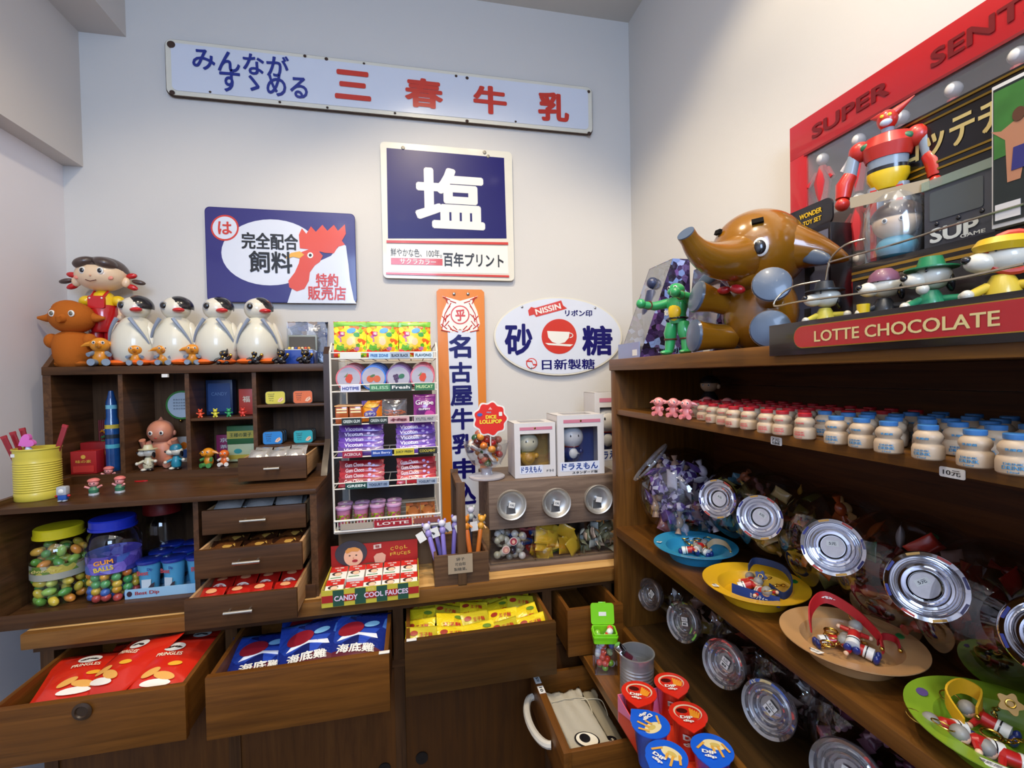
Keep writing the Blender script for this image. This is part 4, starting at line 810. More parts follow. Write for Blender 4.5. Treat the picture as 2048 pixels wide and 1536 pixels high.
for rr in range(3):
    for i in range(3):
        loc = (tx-hw+.042+i*.058, ty-.045+rr*.062, JZ+.003)
        lb = 'blue dip cup, dark blue lid, pale blue tray, %s of the %s row' % (['left', 'middle', 'right'][i], ['front', 'middle', 'back'][rr])
        if cup is None:
            cup = thing('dip_cup', lb, 'cup', loc, 0, 'blue dip cups in the pale blue tray')
            ob('cup_wall', B().lathe([(0, 0), (.019, 0), (.026, .078), (.026, .080), (0, .080)], 28), M('4f9cc4', .35, coat=.3, name='blue_cup_print'), cup)
            ob('lid', B().lathe([(0, .079), (.029, .079), (.030, .082), (.029, .086), (.026, .0875), (0, .0875)], 28), M('1a2f8c', .25, coat=.6), cup)
            lab(cup, 'Best', -.004, .058, .026, .012, M('c04a50', .4), -.0252, .03); lab(cup, 'Dip', .012, .066, .012, .009, M('2a4a98', .4), -.0252, .03)
            ob('label_panel', B().prism([(-.008, .012), (.012, .014), (.014, .040), (-.008, .040)], -.0238, -.0228), M('c4d0d8', .5), cup)
            flat(cup, 'biscuit_print', [(.004, .012), (.020, .020), (.022, .032), (.014, .028), (.006, .018)], -.0235, M('3a3038', .4))
        else: dup(cup, loc, R(random.Random(i+rr*3).uniform(-25, 25)), lb)
# ---------------------------------------------------------------- big drawers' contents
FILMR = M('d42a18', .22, coat=.6, name='red_crisp_bag_film', bump=.5, bscale=22)
CH = M('e8a850', .5); CRM = M('f4e8c8', .4)
def crisp_decals(sx=0):
    d = [('poly', oval(0, .045, .022, .017, 28), WHITE), ('poly', oval(-.008, .043, .010, .004, 16, .3), VB), ('poly', oval(.008, .043, .010, .004, 16, -.3), VB),
         ('text', 'PRINGLES', 0, .018, .052, .011, CRM), ('poly', oval(-.018, -.03, .018, .009, 18, .5), CH), ('poly', oval(.012, -.040, .022, .009, 18, -.2), CH), ('poly', oval(.022, -.010, .014, .006, 16, .2), M('f0b030', .4)), ('poly', oval(.0, -.055, .03, .008, 18), M('f8f0e0', .3))]
    return d
GP = 'red crisp bags in the leftmost big drawer'
for loc, rot, lb, sd in (((-.750, 1.245, .822), (8, 6, 14), 'red crisp bag lying at the left of the leftmost drawer', 1), ((-.665, 1.250, .838), (16, -10, -24), 'red crisp bag in the middle of the leftmost drawer, tilted', 2), ((-.572, 1.228, .832), (14, 4, 2), 'red crisp bag at the right front of the leftmost drawer', 3), ((-.565, 1.345, .80), (10, 0, -8), 'red crisp bag at the right rear of the leftmost drawer', 4), ((-.70, 1.36, .79), (6, 0, 8), 'red crisp bag at the left rear of the leftmost drawer', 5)):
    packet('crisp_bag', lb, 'bag', .150, .185, .024, FILMR, crisp_decals(), loc, [R(v) for v in rot], GP, sd)
FB = foil('blue_seaweed_bag_print', ['1a2c7c', '23409c', '1a2c7c', '2a4ab0', '16205c', '4a78c8'], 18, .18); DR = M('8c1c2c', .3, coat=.3); MAR = M('5c1a2c', .3, coat=.3)
GP = 'blue seafood snack bags in the second big drawer'
for loc, rot, lb, sd in (((-.375, 1.240, .808), (14, 5, 10), 'blue and maroon snack bag at the left of the second big drawer', 1), ((-.265, 1.235, .822), (18, -4, 4), 'blue and maroon snack bag in the middle of the second big drawer', 2), ((-.150, 1.240, .824), (18, 3, -3), 'blue and maroon snack bag at the right of the second big drawer', 3), ((-.29, 1.375, .80), (8, 2, 10), 'blue snack bag at the rear of the second big drawer', 4)):
    packet('snack_bag', lb, 'bag', .150, .20, .018, FB, [('poly', [(-.06, -.075), (.06, -.075), (.062, -.03), (.03, -.015), (-.01, -.022), (-.055, -.03)], MAR), ('poly', oval(-.02, .035, .032, .024, 22, .3), DR), ('poly', [(-.05, .0), (.0, .012), (.05, .004), (.045, .018), (0, .02), (-.04, .012)], M('e4e8f4', .25)), ('poly', oval(.03, .05, .02, .010, 16, .4), M('7ab4e0', .3)), ('text', '海底雞', 0, -.026, .092, .026, WHITE, .05), ('text', '海底雞', 0, -.026, .090, .024, M('b01c24', .35), .02), ('text', '紅燒鰻', 0, -.056, .075, .018, M('f0e8f0', .35), .02)], loc, [R(v) for v in rot], GP, sd)
YF = foil('yellow_snack_print', ['e8cc20', 'e8cc20', 'f0d830', 'd8b818', 'e8cc20', 'f4e060'], 26, .22)
rg = random.Random(5); first = {}
for rr in range(4):
    for i in range(5):
        lb = 'yellow snack packet in the third big drawer, %s of the %s row' % (['leftmost', 'second from left', 'middle one', 'fourth from left', 'rightmost'][i], ['front', 'second', 'third', 'rear'][rr])
        loc = (.012+i*.073+rg.uniform(-.006, .006), 1.222+rr*.062, .822+rg.uniform(-.004, .006)-.004*rr); rot = (R(34+rg.uniform(-8, 8)), R(rg.uniform(-9, 9)), R(rg.uniform(-14, 14)))
        v = (i+rr) % 3
        if v not in first:
            first[v] = packet('yellow_packet', lb, 'packet', .082, .062, .010, YF if v else M('c8b82a', .3, coat=.3, bump=.5, bscale=30), [('text', 'ベビースター', -.004, -.014, .062, .011, VR), ('poly', oval(-.024, .012, .010, .007, 14), M('a03020', .4)), ('text', '王子麵', .006, .006, .034, .012, M('b83020', .4))] if v != 2 else [('text', '王子麵', 0, -.010, .05, .015, VR), ('poly', oval(.02, .014, .012, .006, 14), M('6a8a2a', .4))], loc, rot, 'yellow snack packets in the third big drawer', v)
        else: dup(first[v], loc, Euler(rot), lb)
# ================================================================ centre: wire rack, display box, toolbox, sweets dispenser
RY = 1.40; RX0, RX1 = -.222, .074
r = thing('sweets_rack', 'white wire display rack with five tiers of packets and label strips', 'rack', (-.074, 1.5, 1.052)); O = (-.074, 1.5, 1.052)
WM = M('e2ddd0', .4, name='cream_wire'); 
for x in (RX0, RX1):
    b = B(); b.tube([(x, RY-.004, 1.063), (x, RY-.004, 1.575), (x, RY+.03, 1.60), (x, 1.72, 1.60), (x, 1.72, 1.063)], .003, 6, True); ob('side_frame', b, WM, r, off=O)
TIERS = [(1.555, 1.572), (1.462, 1.481), (1.369, 1.387), (1.276, 1.293), (1.187, 1.203)]
for z0, z1 in TIERS:
    b = B()
    for z in (z0, z1): b.cyl((RX0, RY-.004, z), (RX1, RY-.004, z), .0018, n=6)
    for k in range(9): x = RX0+(RX1-RX0)*k/8; b.cyl((x, RY-.004, z0), (x, 1.60, z0-.0), .0014, n=5)
    for x in (RX0+.13*(.5), RX0+.20, RX1-.006): b.cyl((x, RY-.004, z0), (x, RY-.004, z1), .0018, n=6)
    b.cyl((RX0, 1.6, z0), (RX1, 1.6, z0), .0018, n=6)
    ob('tier_wires', b, WM, r, off=O)
b = B()
for z in (1.067, 1.097): b.cyl((RX0, RY-.006, z), (RX1, RY-.006, z), .003, n=8)
for k in range(34): x = RX0+(RX1-RX0)*k/33; b.cyl((x, RY-.006, 1.067), (x, RY-.006, 1.097), .0012, n=5)
for y in (1.44, 1.5, 1.56, 1.62, 1.68): b.cyl((RX0, y, 1.063), (RX1, y, 1.063), .0014, n=5)
ob('bottom_basket', b, WM, r, off=O); ob('basket_floor', B().box(RX0, RX1, RY, 1.72, 1.058, 1.062), M('a8a294', .5), r, off=O)
ob('back_panel', B().box(RX0, RX1, 1.722, 1.728, 1.063, 1.55), M('2c2628', .6), r, off=O)
def rl(s, px0, px1, ty, bg, fg, bold=.04, tz=None):
    z0, z1 = TIERS[ty] if tz is None else tz
    x0, x1 = AT(px0, 720, 'y', RY-.008).x, AT(px1, 720, 'y', RY-.008).x
    c = ob('label_strip', B().box(x0, x1, RY-.0095, RY-.008, z0-.001, z1+.0005), M(bg, .45), r, off=O)
    if s: ob('lettering', text_mesh(s, (x1-x0)*.84, (z1-z0)*.5, bold), M(fg, .5), c, loc=((x0+x1)/2-O[0], RY-.0102-O[1], (z0+z1)/2-O[2]))
for a in (('', 680, 722, 0, 'd8d6cc', '888888'), ('FREE ZONE', 738, 780, 0, 'a8c8e0', '2a62a0'), ('BLACK BLACK', 780, 820, 0, '9aa8b8', '20242c'), ('FLAVONO', 828, 866, 0, 'c4d4dc', '1c3c4c'),
          ('HOTIME', 680, 720, 1, 'd4d4e0', '20288c'), ('BLISS', 738, 779, 1, '3c7c50', 'a8d0a8'), ('Fresh', 779, 822, 1, '1c3c34', 'e8e8e0'), ('MUSCAT', 828, 868, 1, '2a7040', 'c8e0a0'),
          ('GREEN GUM', 680, 720, 2, '16201c', 'd0d8d0'), ('GREEN GUM', 735, 773, 2, '16201c', 'c8d0c8'), ('梅', 773, 816, 2, 'c8a0a0', '6a1c2c'), ('XYLITOL MINT', 825, 868, 2, 'b0a8a8', '60605c'),
          ('ACEROLA', 680, 720, 3, '9c2038', 'e8c8c8'), ('Blue Berry', 738, 780, 3, '2c4c9c', 'd0d8f0'), ('JUICY FRESH', 784, 824, 3, 'c8b830', '3c3c10'), ('COOLMINT', 832, 870, 3, '1c1c18', 'c8b840'),
          ('GREEN', 684, 728, 4, '14443c', 'e8f0e8'), ('YOGURT100', 728, 772, 4, '8c9cb4', '30405c'), ('YOGURT100', 828, 868, 4, 'a4acb8', '30405c')): rl(*a)
rl('LOTTE', 740, 816, 0, '9c1c28', 'e8d4cc', .03, (1.072, 1.090)); rl('', 672, 738, 0, 'a89c8c', 'ffffff', .03, (1.072, 1.088)); rl('', 820, 874, 0, '8a4a40', 'ffffff', .03, (1.074, 1.088))
# top tier snack bags 3 x 3
BUR = foil('yellow_burst_print', ['e8d820', 'f0e030', 'e06020', 'd83818', 'e8d828', '8ac020', 'c070a0', 'f0a020', 'e8e040', '60a828'], 90, .25)
LG = M('74b82c', .35, coat=.3); proto = None
for rr in range(3):
    for i, px in enumerate((700, 765, 829)):
        x = AT(px, 680, 'y', RY+.01).x; loc = (x+(.004 if rr % 2 else 0), RY+.018+rr*.030, 1.611+.004*rr)
        lb = 'bright green and yellow snack bag on the rack top, %s column, %s' % (['left', 'middle', 'right'][i], ['front', 'second', 'rear'][rr])
        if proto is None:
            W_, H_, T_ = .092, .104, .011
            proto = packet('snack_pouch', lb, 'bag', W_, H_, T_, BUR, [('poly', [(-.045, .036), (.045, .036), (.045, .0505), (-.045, .0505)], LG), ('poly', [(a*.020*(1+.35*(k % 2)), a2*.020*(1+.35*(k % 2))-.004) for k, (a, a2) in enumerate([(math.cos(2*math.pi*q/20), math.sin(2*math.pi*q/20)) for q in range(20)])], VY),
                ('poly', [(-.028, .010), (-.014, .008), (-.013, .020), (-.027, .022)], M('c02878', .4)), ('poly', oval(.004, .024, .013, .008, 12, .3), M('4a98c8', .4)), ('poly', oval(.018, .012, .009, .007, 10), M('3a9a48', .4)), ('poly', oval(0, -.008, .009, .011, 16), M('e8c090', .4)),
                ('text', '味', -.020, .015, .009, .009, WHITE, .03), ('text', '小子', 0, -.032, .024, .010, M('c83020', .4), .03)], loc, (R(84), 0, 0), 'snack pouches on the rack top', 2)
        else: dup(proto, loc, Euler((R(84-rr*2), 0, R((-3, 2, 4)[i]))), lb)
# second tier: round tins standing on edge
def fruit(t_, kind):
    if kind == 'straw': c1, c2 = 'c8401c', '6a7a34'
    elif kind == 'orange': c1, c2 = 'c85a2c', '4a6a34'
    else: c1, c2 = '4a3054', '2c6a48'
    y = -.0100
    if kind == 'straw':
        flat(t_, 'fruit_print', [(-.006, .006), (0, .012), (.008, .010), (.010, 0), (.004, -.012), (-.005, -.010), (-.009, -.002)], y, M(c1, .5)); flat(t_, 'leaf_print', [(-.012, .004), (-.006, .010), (-.002, .015), (-.004, .006)], y-.0003, M(c2, .5))
    elif kind == 'orange':
        for q in (-.008, .009): flat(t_, 'fruit_print', oval(q, -.002, .009, .009, 16), y, M(c1, .5))
        flat(t_, 'leaf_print', oval(-.002, .006, .007, .003, 12, .4), y-.0004, M(c2, .5))
    else:
        for q in ((-.010, .004), (-.004, .006), (-.008, -.003), (-.002, -.001), (-.005, -.009)): flat(t_, 'fruit_print', oval(q[0], q[1], .0042, .0042, 10), y, M(c1, .5))
        flat(t_, 'leaf_print', oval(.008, .004, .008, .006, 14, .4), y-.0004, M(c2, .5))
for i, (px, col, kind, nm) in enumerate(((698, 'e07078', 'straw', 'pink-rimmed strawberry'), (747, '2a78d8', 'orange', 'blue-rimmed orange'), (797, '8a5a90', 'grape', 'purple-rimmed grape'), (845, 'd86a78', 'straw', 'rose-rimmed strawberry'))):
    x = AT(px, 755, 'y', RY+.012).x; root = None
    for rr in range(4):
        lb = 'round sweets tin on edge, %s column, %s' % (nm, ['front one', 'second from front', 'third from front', 'rear one'][rr])
        loc = (x+.0015*rr, RY+.016+rr*.030, 1.4635+.0355+.0042*rr)
        if root is None:
            root = t = thing('round_tin', lb, 'tin', loc, 0, 'round tins on the rack, %s' % nm)
            mx = Matrix.Rotation(R(90), 4, 'X')
            ob('tin_body', B().lathe([(0, -.012), (.0315, -.012), (.0325, -.010), (.0325, .008), (0, .009)], 36, mx), M(col, .25, coat=.5), t)
            ob('tin_lid', B().lathe([(0, .0088), (.0285, .0088), (.0290, .0093), (.0285, .0098), (0, .0098)], 36, mx), M('a8a4b0', .35, name='tin_lid'), t); t.scale = (1.1, 1, 1.1); fruit(t, kind)
        else: dup(root, loc, R(rr*7), lb)
# third tier
FT = 1.3695
def atx(px, Y=RY+.01): return AT(px, 800, 'y', Y).x
for i, px in enumerate((683, 711)):
    for rr in range(2):
        t = thing('orange_jelly_cup', '%s orange jelly cup on the third rack tier, %s' % (['left', 'right'][i], ['front', 'rear'][rr]), 'cup', (atx(px), RY+.022+rr*.045, FT), 0, 'orange jelly cups on the rack')
        ob('cup', B().box(-.018, .018, -.016, .016, 0, .050, .005), M('a8501c', .2, coat=.6, var=.3, vscale=60, name='amber_jelly'), t); ob('lid', B().box(-.0195, .0195, -.0175, .0175, .050, .053, .001), M('e8b070', .4), t)
        for q in (0, .008): ob('label_line', B().box(-.014, .014, -.0168, -.016, .040-q, .044-q), M('f0e0a8', .5), t)
packet('round_snack_bag', 'orange and purple snack bag between jelly cups and orange noodles', 'bag', .058, .062, .014, foil('orange_purple_print', ['d87818', 'e09828', 'd87818', '5a4a8c', 'e8b040', 'b04818'], 50, .25), [('poly', oval(-.004, -.010, .018, .010, 18), M('584a94', .3)), ('text', 'おやつ', -.004, -.010, .028, .010, WHITE, .04), ('poly', oval(0, .016, .020, .008, 16), M('e8a838', .3))], (atx(743), RY+.018, FT+.034), (R(80), 0, 0), None, 3)
t = thing('orange_noodle_packet', 'clear packet of orange dried strips on the third rack tier', 'packet', (atx(788), RY+.02, FT)); b = B(); rg = random.Random(2)
for k in range(60): x = rg.uniform(-.026, .026); z = rg.uniform(.004, .034); b.cyl((x, rg.uniform(-.008, .008), z), (x+rg.uniform(-.012, .012), rg.uniform(-.008, .008), z+rg.uniform(-.003, .003)), .0016, n=5)
ob('orange_strips', b, M('d86a20', .4), t, kind='stuff'); ob('film', bag_mesh('film', .074, .068, .013, seed=8), FILM, t, loc=(0, 0, .034), rot=(R(82), 0, 0))
packet('grape_bag', 'magenta grape gummy bag at the right of the third rack tier', 'bag', .066, .078, .012, M('8c2c80', .25, coat=.4, var=.35, vscale=40, name='magenta_film'), [('text', 'Grape', 0, .012, .052, .018, WHITE, .02), ('poly', oval(-.010, -.012, .014, .012, 18), M('5c1c64', .3)), ('poly', oval(.014, -.02, .014, .010, 16), M('c04898', .3)), ('text', 'GUMMY', 0, -.006, .034, .006, WHITE, .03)], (atx(849), RY+.014, FT+.040), (R(82), 0, R(-4)), None, 6)
# fourth and fifth tiers: stacked stick packs
PUR = M('6c3fa8', .28, coat=.3, var=.25, vscale=50, name='violet_packet_film'); REDF = M('b8202c', .28, coat=.4, var=.3, vscale=40, name='red_packet_film'); PWHT = M('c8b0e0', .35)
for tier, mat, s, z, n, fam in ((3, PUR, 'Vicotun', 1.277, 5, 'violet'), (4, REDF, 'Gum Choco', 1.188, 4, 'red')):
    for i, px in enumerate((722, 832)):
        for k in range(n):
            x = AT(px, 880, 'y', RY+.02).x; w_ = .128 if i == 0 else .116
            lb = '%s gum packet on the rack, %s stack, %s' % (fam, ['left', 'right'][i], ['bottom one', 'second from bottom', 'third from bottom', 'fourth from bottom', 'top one'][k])
            t = packet('gum_packet', lb, 'packet', w_, .030, .0055, mat if (k+i) % 3 else M('50307c' if tier == 3 else '8c1420', .28, coat=.3), [('text', s, -.020, .0, .052, .012, M('e8dcf4', .35) if tier == 3 else M('f0d0d0', .35), .05), ('poly', oval(.022, .002, .005, .004, 10), PWHT), ('poly', oval(.034, -.003, .004, .0035, 10), PWHT)], (x+.001*((k*7) % 3-1), RY+.012+k*.007, z+.014+k*.0145), (R(66), 0, R((-2, 1.5)[i])), '%s gum packets on the rack' % fam, k)
# bottom basket
for i, px in enumerate((687, 722, 755, 788)):
    for rr in range(2):
        t = thing('pink_lidded_cup', 'clear cup with pink lid and green print in the rack basket, %s, %s' % (['leftmost', 'second from left', 'third from left', 'rightmost'][i], ['front', 'rear'][rr]), 'cup', (AT(px, 1010, 'y', RY+.03).x, RY+.026+rr*.046, 1.0765), 0, 'pink-lidded cups in the rack basket')
        ob('cup_wall', B().lathe([(0, 0), (.0165, 0), (.0205, .048), (0, .048)], 24), M('c0789c', .25, coat=.6, var=.2, vscale=40), t); ob('green_band', B().lathe([(.0172, .004), (.0200, .032)], 24), foil('green_grass_print', ['8a9a20', 'a8b028', '6a7a1c', 'c0b850', 'b85070'], 160, .4), t)
        ob('lid', B().lathe([(0, .050), (.0195, .050), (.0222, .047), (.0222, .052), (.020, .0535), (0, .0535)], 24), M('c89cc4', .3, coat=.4), t); ob('sticker', B().box(-.005, .005, -.008, .004, .0537, .054), WHITE, t)
for i, px in enumerate((826, 856)):
    t = packet('dried_snack_packet', '%s amber dried snack packet in the rack basket' % ['left', 'right'][i], 'packet', .044, .075, .008, foil('amber_snack_print', ['a85a24', 'c87c34', '8a4a20', 'd89848', '6a3418', 'c86838'], 70, .2), [('poly', oval(0, .0, .014, .02, 14), M('b86a34', .3))], (AT(px, 1010, 'y', RY+.03).x, RY+.048, 1.088), (R(40), 0, 0), 'amber snack packets in the rack basket', i)
# brown cardboard box below the rack
t = thing('cardboard_box', 'plain brown cardboard box under the wire rack', 'box', (-.07, 1.58, CT)); CB = M('7c5e40', .75, var=.06, name='brown_cardboard')
ob('box_body', B().box(-.155, .125, -.10, .16, .0005, .128, .001), CB, t); ob('top_flap', B().box(-.155, .125, -.10, .028, .1285, .131), CB, t); ob('top_flap', B().box(-.155, .125, .031, .16, .1285, .131), CB, t)
# candy display box
t = thing('candy_display_tray', 'open printed cardboard tray with red header card holding red and white candy boxes', 'box', (-.115, 1.262, CT)); hw = .121
MTR = M('c8b838', .5); MG = M('24503c', .5); MR = M('a8201c', .5)
ob('tray_floor', B().box(-hw, hw, 0, .15, .0003, .002), MTR, t); ob('front_wall', B().box(-hw, hw, -.002, 0, 0, .043), MTR, t)
for s_ in (-1, 1): ob('side_wall', B().box(s_*hw-.001, s_*hw+.001, 0, .15, 0, .046), MTR, t)
ob('header_card', B().box(-hw, hw, .150, .152, 0, .104), MR, t)
for k in range(9):
    x0 = -hw+k*2*hw/9; 
    if k % 2: flat(t, 'green_check', [(x0, .001), (x0+2*hw/9, .001), (x0+2*hw/9, .042), (x0, .042)], -.0022, MG)
for k in (0, 2, 4, 6, 8):
    x0 = -hw+k*2*hw/9; flat(t, 'red_band', [(x0, .012), (x0+2*hw/9, .012), (x0+2*hw/9, .030), (x0, .030)], -.0024, MR)
lab(t, 'CANDY', -.062, .021, .058, .014, M('e8d0e0', .5), -.0034, .05); lab(t, 'COOL FAUCES', .038, .022, .112, .014, M('e8d0e0', .5), -.0034, .05); lab(t, '糖', 0, .036, .018, .010, M('e0c860', .5), -.0034, .02)
HBK = M('3c3a44', .5)
flat(t, 'hat_print', oval(-.066, .080, .044, .036, 36), .1492, HBK, .0015); flat(t, 'face_print', oval(-.060, .070, .026, .027, 30), .1474, M('e8b898', .5)); flat(t, 'hair_print', [(-.082, .088), (-.074, .096), (-.054, .097), (-.040, .090), (-.048, .084), (-.064, .086), (-.078, .080)], .1468, M('d8944c', .5))
for q in (-.070, -.052): flat(t, 'eye_print', oval(q, .074, .0028, .0016, 10), .1466, VB)
flat(t, 'mouth_print', oval(-.056, .058, .008, .004, 14), .1466, M('a02830', .5)); flat(t, 'nose_print', oval(-.060, .066, .002, .003, 10), .1466, M('d09878', .5))
flat(t, 'collar_print', [(-.10, .036), (-.078, .046), (-.055, .042), (-.02, .048), (.03, .044), (.03, .034), (-.10, .030)], .1480, M('54503c', .5))
flat(t, 'hand_print', [(.0, .044), (-.004, .064), (.004, .072), (.020, .074), (.030, .066), (.028, .050), (.022, .042)], .1480, M('d8a890', .5)); flat(t, 'box_print', [(-.004, .086), (.018, .088), (.018, .100), (-.004, .098)], .1480, M('d8c4b8', .5))
for k, ch in enumerate('COOL'): lab(t, ch, .048+k*.013, .082+(.003 if k % 2 else 0), .009, .010, M('d8a83c', .5), .1490, .03)
for k, ch in enumerate('FRUCES'): lab(t, ch, .046+k*.010, .066+(.002 if k % 2 else 0), .008, .009, M('d8a83c', .5), .1490, .03)
lab(t, '糖', .007, .093, .012, .008, M('98342c', .5), .1470, .02)
proto = None
for rr in range(2):
    for i in range(5):
        lb = 'small red and white candy box in the printed tray, %s row, %s' % (['front', 'rear'][rr], ['leftmost', 'second from left', 'middle', 'fourth from left', 'rightmost'][i])
        z = .020 if not (rr == 0 and i == 1) else .010
        loc = (-.115-.0955+i*.0478, 1.262+.037+rr*.072, CT+z+.006+rr*.006); rot = Euler((R(7), 0, R(random.Random(i).uniform(-1.5, 1.5))))
        if proto is None:
            proto = t = thing('candy_box', lb, 'box', loc, 0, 'red and white candy boxes in the printed tray', rot=tuple(rot))
            ob('carton', B().box(-.0225, .0225, -.034, .034, -.010, .010, .0008), M('f0ece4', .4), t)
            flat(t, 'red_top', [(-.0225, .006), (.0225, .006), (.0225, .034), (-.0225, .034)], .0102, M('cc2820', .4), .0004, 'xy'); flat(t, 'red_front', [(-.0225, -.010), (.0225, -.010), (.0225, .010), (-.0225, .010)], -.0342, M('f0ece4', .4))
            for q, s_ in ((.026, '涼菓'), (.014, '糖')): lab(t, s_, 0, q, .026 if q > .02 else .012, .007, WHITE, .0110, .02, 'xy')
            flat(t, 'hat_print', oval(-.003, -.004, .013, .009, 20), .0105, M('403430', .5), .0006, 'xy'); flat(t, 'face_print', oval(0, -.008, .009, .0085, 18), .0112, M('ecc8a8', .5), .0004, 'xy'); flat(t, 'green_text_band', [(-.018, -.026), (.010, -.026), (.010, -.022), (-.018, -.022)], .0105, M('6a9a70', .5), .0004, 'xy')
        else: dup(proto, loc, rot, lb)
# ---------------------------------------------------------------- wooden toolbox with pens
r = thing('wooden_toolbox', 'brown wooden carry box with tall handle holding pens, before the orange sign', 'box', (.126, 1.40, CT)); 
ob('front_panel', B().box(-.076, .076, -.092, -.084, .0005, .085), W_TOTE, r); ob('rear_panel', B().box(-.076, .076, .084, .092, .0005, .085), W_TOTE, r)
for s_ in (-1, 1): ob('side_panel', B().box(s_*.072-.004, s_*.072+.004, -.084, .084, .0005, .085), W_TOTE, r)
ob('floor_board', B().box(-.068, .068, -.084, .084, .0005, .006), W_TOTE, r)
for y in (-.097, .095): ob('handle_post', B().box(-.012, .012, y-.004 if y < 0 else y-.002, y+.004, .002, .288, .001), W_TOTEZ, r)
ob('handle_bar', B().box(-.010, .010, -.094, .094, .262, .278, .002), W_TOTE, r)
t = thing('handwritten_sign', 'brown paper note with handwritten characters taped on the toolbox front', 'sign', (.126-.005, 1.2985, CT+.060)); ob('paper', B().box(-.034, .034, -.001, 0, -.024, .028), M('a89478', .8, name='kraft_paper'), t)
for k, s_ in enumerate(('袋子', '可自取', '製糖果。')): lab(t, s_, 0, .016-k*.014, .024+.006*k, .009, M('2c2a28', .6), -.0016, .0)
def pen(name, label, x, y, z, tx, ty, body, topc, tag_=True, kind=0):
    t = thing(name, label, 'pen', (x, y, z), 0, 'character-free novelty pens in the toolbox'.replace('character-free ', ''), rot=(R(tx), R(ty), 0)); bm_ = M(body, .3, coat=.4); tm = M(topc, .35, coat=.3)
    ob('barrel', B().lathe([(0, 0), (.005, .01), (.0068, .02), (.0068, .105), (.005, .11), (0, .11)], 14), bm_, t)
    ob('topper_body', B().ell((0, 0, .118), (.010, .009, .012), u=12, v=8), tm, t); ob('topper_head', B().ell((0, 0, .138), (.011, .010, .010), u=14, v=10), tm if kind else M('d8d4e0', .4), t)
    for s_ in (-1, 1): ob('topper_ear', B().ell((s_*.009, 0, .146), (.004, .003, .006), u=8, v=6), tm, t); ob('topper_arm', B().cyl((s_*.008, 0, .12), (s_*.016, -.004, .112), .003, .003, 8), M('26242c', .4) if not kind else tm, t)
    if tag_: ob('paper_tag', B().box(-.004, .018, -.010, -.009, .105, .132), PAPER, t, rot=(0, R(-14), 0))
LV = ('8a7ac8', '9a8ccc')
pen('novelty_pen', 'lavender pen with figure topper leaning left in the toolbox, front', .066, 1.345, CT+.02, -8, -14, *LV)
pen('novelty_pen', 'lavender pen with figure topper in the toolbox, second from left', .084, 1.36, CT+.02, -4, -3, *LV)
pen('novelty_pen', 'lavender pen with figure topper at the left rear of the toolbox', .078, 1.42, CT+.02, 5, -10, *LV)
pen('novelty_pen', 'lavender pen half hidden by the toolbox handle', .108, 1.40, CT+.02, 0, 4, *LV)
pen('novelty_pen', 'orange pen with orange animal topper in the toolbox', .160, 1.36, CT+.025, -6, -6, 'd8702c', 'e08a28', kind=1)
pen('novelty_pen', 'orange pen with pale tag at the toolbox right side', .176, 1.38, CT+.02, -2, 8, 'd87830', 'e0a038', kind=1)
pen('novelty_pen', 'pale grey and black pen with round topper, rear of the toolbox', .164, 1.44, CT+.035, 4, 2, '3c3c48', 'c8ccc0', tag_=False)
# ---------------------------------------------------------------- sweets dispenser
MX0, MX1, MY, MY1 = .217, .640, 1.38, 1.60
r = thing('sweets_dispenser', 'wooden sweets dispenser with three steel bowls above clear bins', 'dispenser', ((MX0+MX1)/2, 1.49, CT)); O = ((MX0+MX1)/2, 1.49, CT)
ob('wooden_block', B().box(MX0, MX1, MY, MY1, 1.037, 1.182, .003), W_GREY, r, off=O)
ob('base_board', B().box(MX0-.004, MX1, MY-.012, MY1, CT+.0005, .932, .002), W_GREY, r, off=O); ob('bins_back', B().box(MX0, MX1, MY1-.012, MY1, .932, 1.037), M('3a2f28', .6), r, off=O)
ob('bin_front', B().box(MX0+.004, MX1-.002, MY-.001, MY+.001, .933, 1.036), CLEAR, r, off=O); ob('bin_side', B().box(MX0+.001, MX0+.003, MY, MY1-.012, .933, 1.036), CLEAR, r, off=O)
for x in (.358, .500): ob('bin_divider', B().box(x-.002, x+.002, MY+.001, MY1-.012, .933, 1.036), clear('smoky_divider', (.75, .75, .72), .15, .1), r, off=O)
BOWLM = M('d8d4cc', .42, .85, name='satin_steel')
for px, py, s_ in ((1021, 1007, '7元'), (1110, 1003, '7元'), (1193, 996, '')):
    c = AT(px, py, 'y', MY-.004); mx = Matrix.Translation((c.x, MY-.0005, c.z)) @ Matrix.Rotation(R(90), 4, 'X')
    bw = ob('steel_bowl', B().lathe([(0, .006), (.012, .005), (.030, .006), (.037, .012), (.041, .022), (.0445, .024), (.0455, .021), (.043, .017), (.041, 0)], 40, mx), BOWLM, r, off=O)
    ob('bowl_knob', B().lathe([(.008, .005), (.0075, .020), (.0060, .022), (0, .022)], 20, mx), STEEL, bw, off=O)
    ob('bowl_chute', B().prism([(c.x-.012, c.z-.005), (c.x+.012, c.z-.005), (c.x+.015, c.z-.030), (c.x-.015, c.z-.030)], MY-.009, MY-.0065), M('8a8a88', .35, .7), bw, off=O)
    ob('sticker', B().box(-.009, .009, -.0015, 0, -.008, .008), PAPER, bw, loc=(c.x-O[0], MY-.0228-O[1], c.z-O[2]), rot=(0, R(12), 0))
    if s_: ob('lettering', text_mesh(s_, .013, .006, .02), BLACK, bw, loc=(c.x-O[0], MY-.0248-O[1], c.z-O[2]), rot=(0, R(12), 0))
rg = random.Random(11)
def bin_fill(x0, x1, nm, label, grp, fn, n):
    for k in range(n):
        fr = k % 3; x = rg.uniform(x0+.014, x1-.014); z = .942+ (k/n)*.075; y = MY+.014+rg.random()**2*.06
        fn(nm, label, grp, (x, y, z))
wrapm = [None]
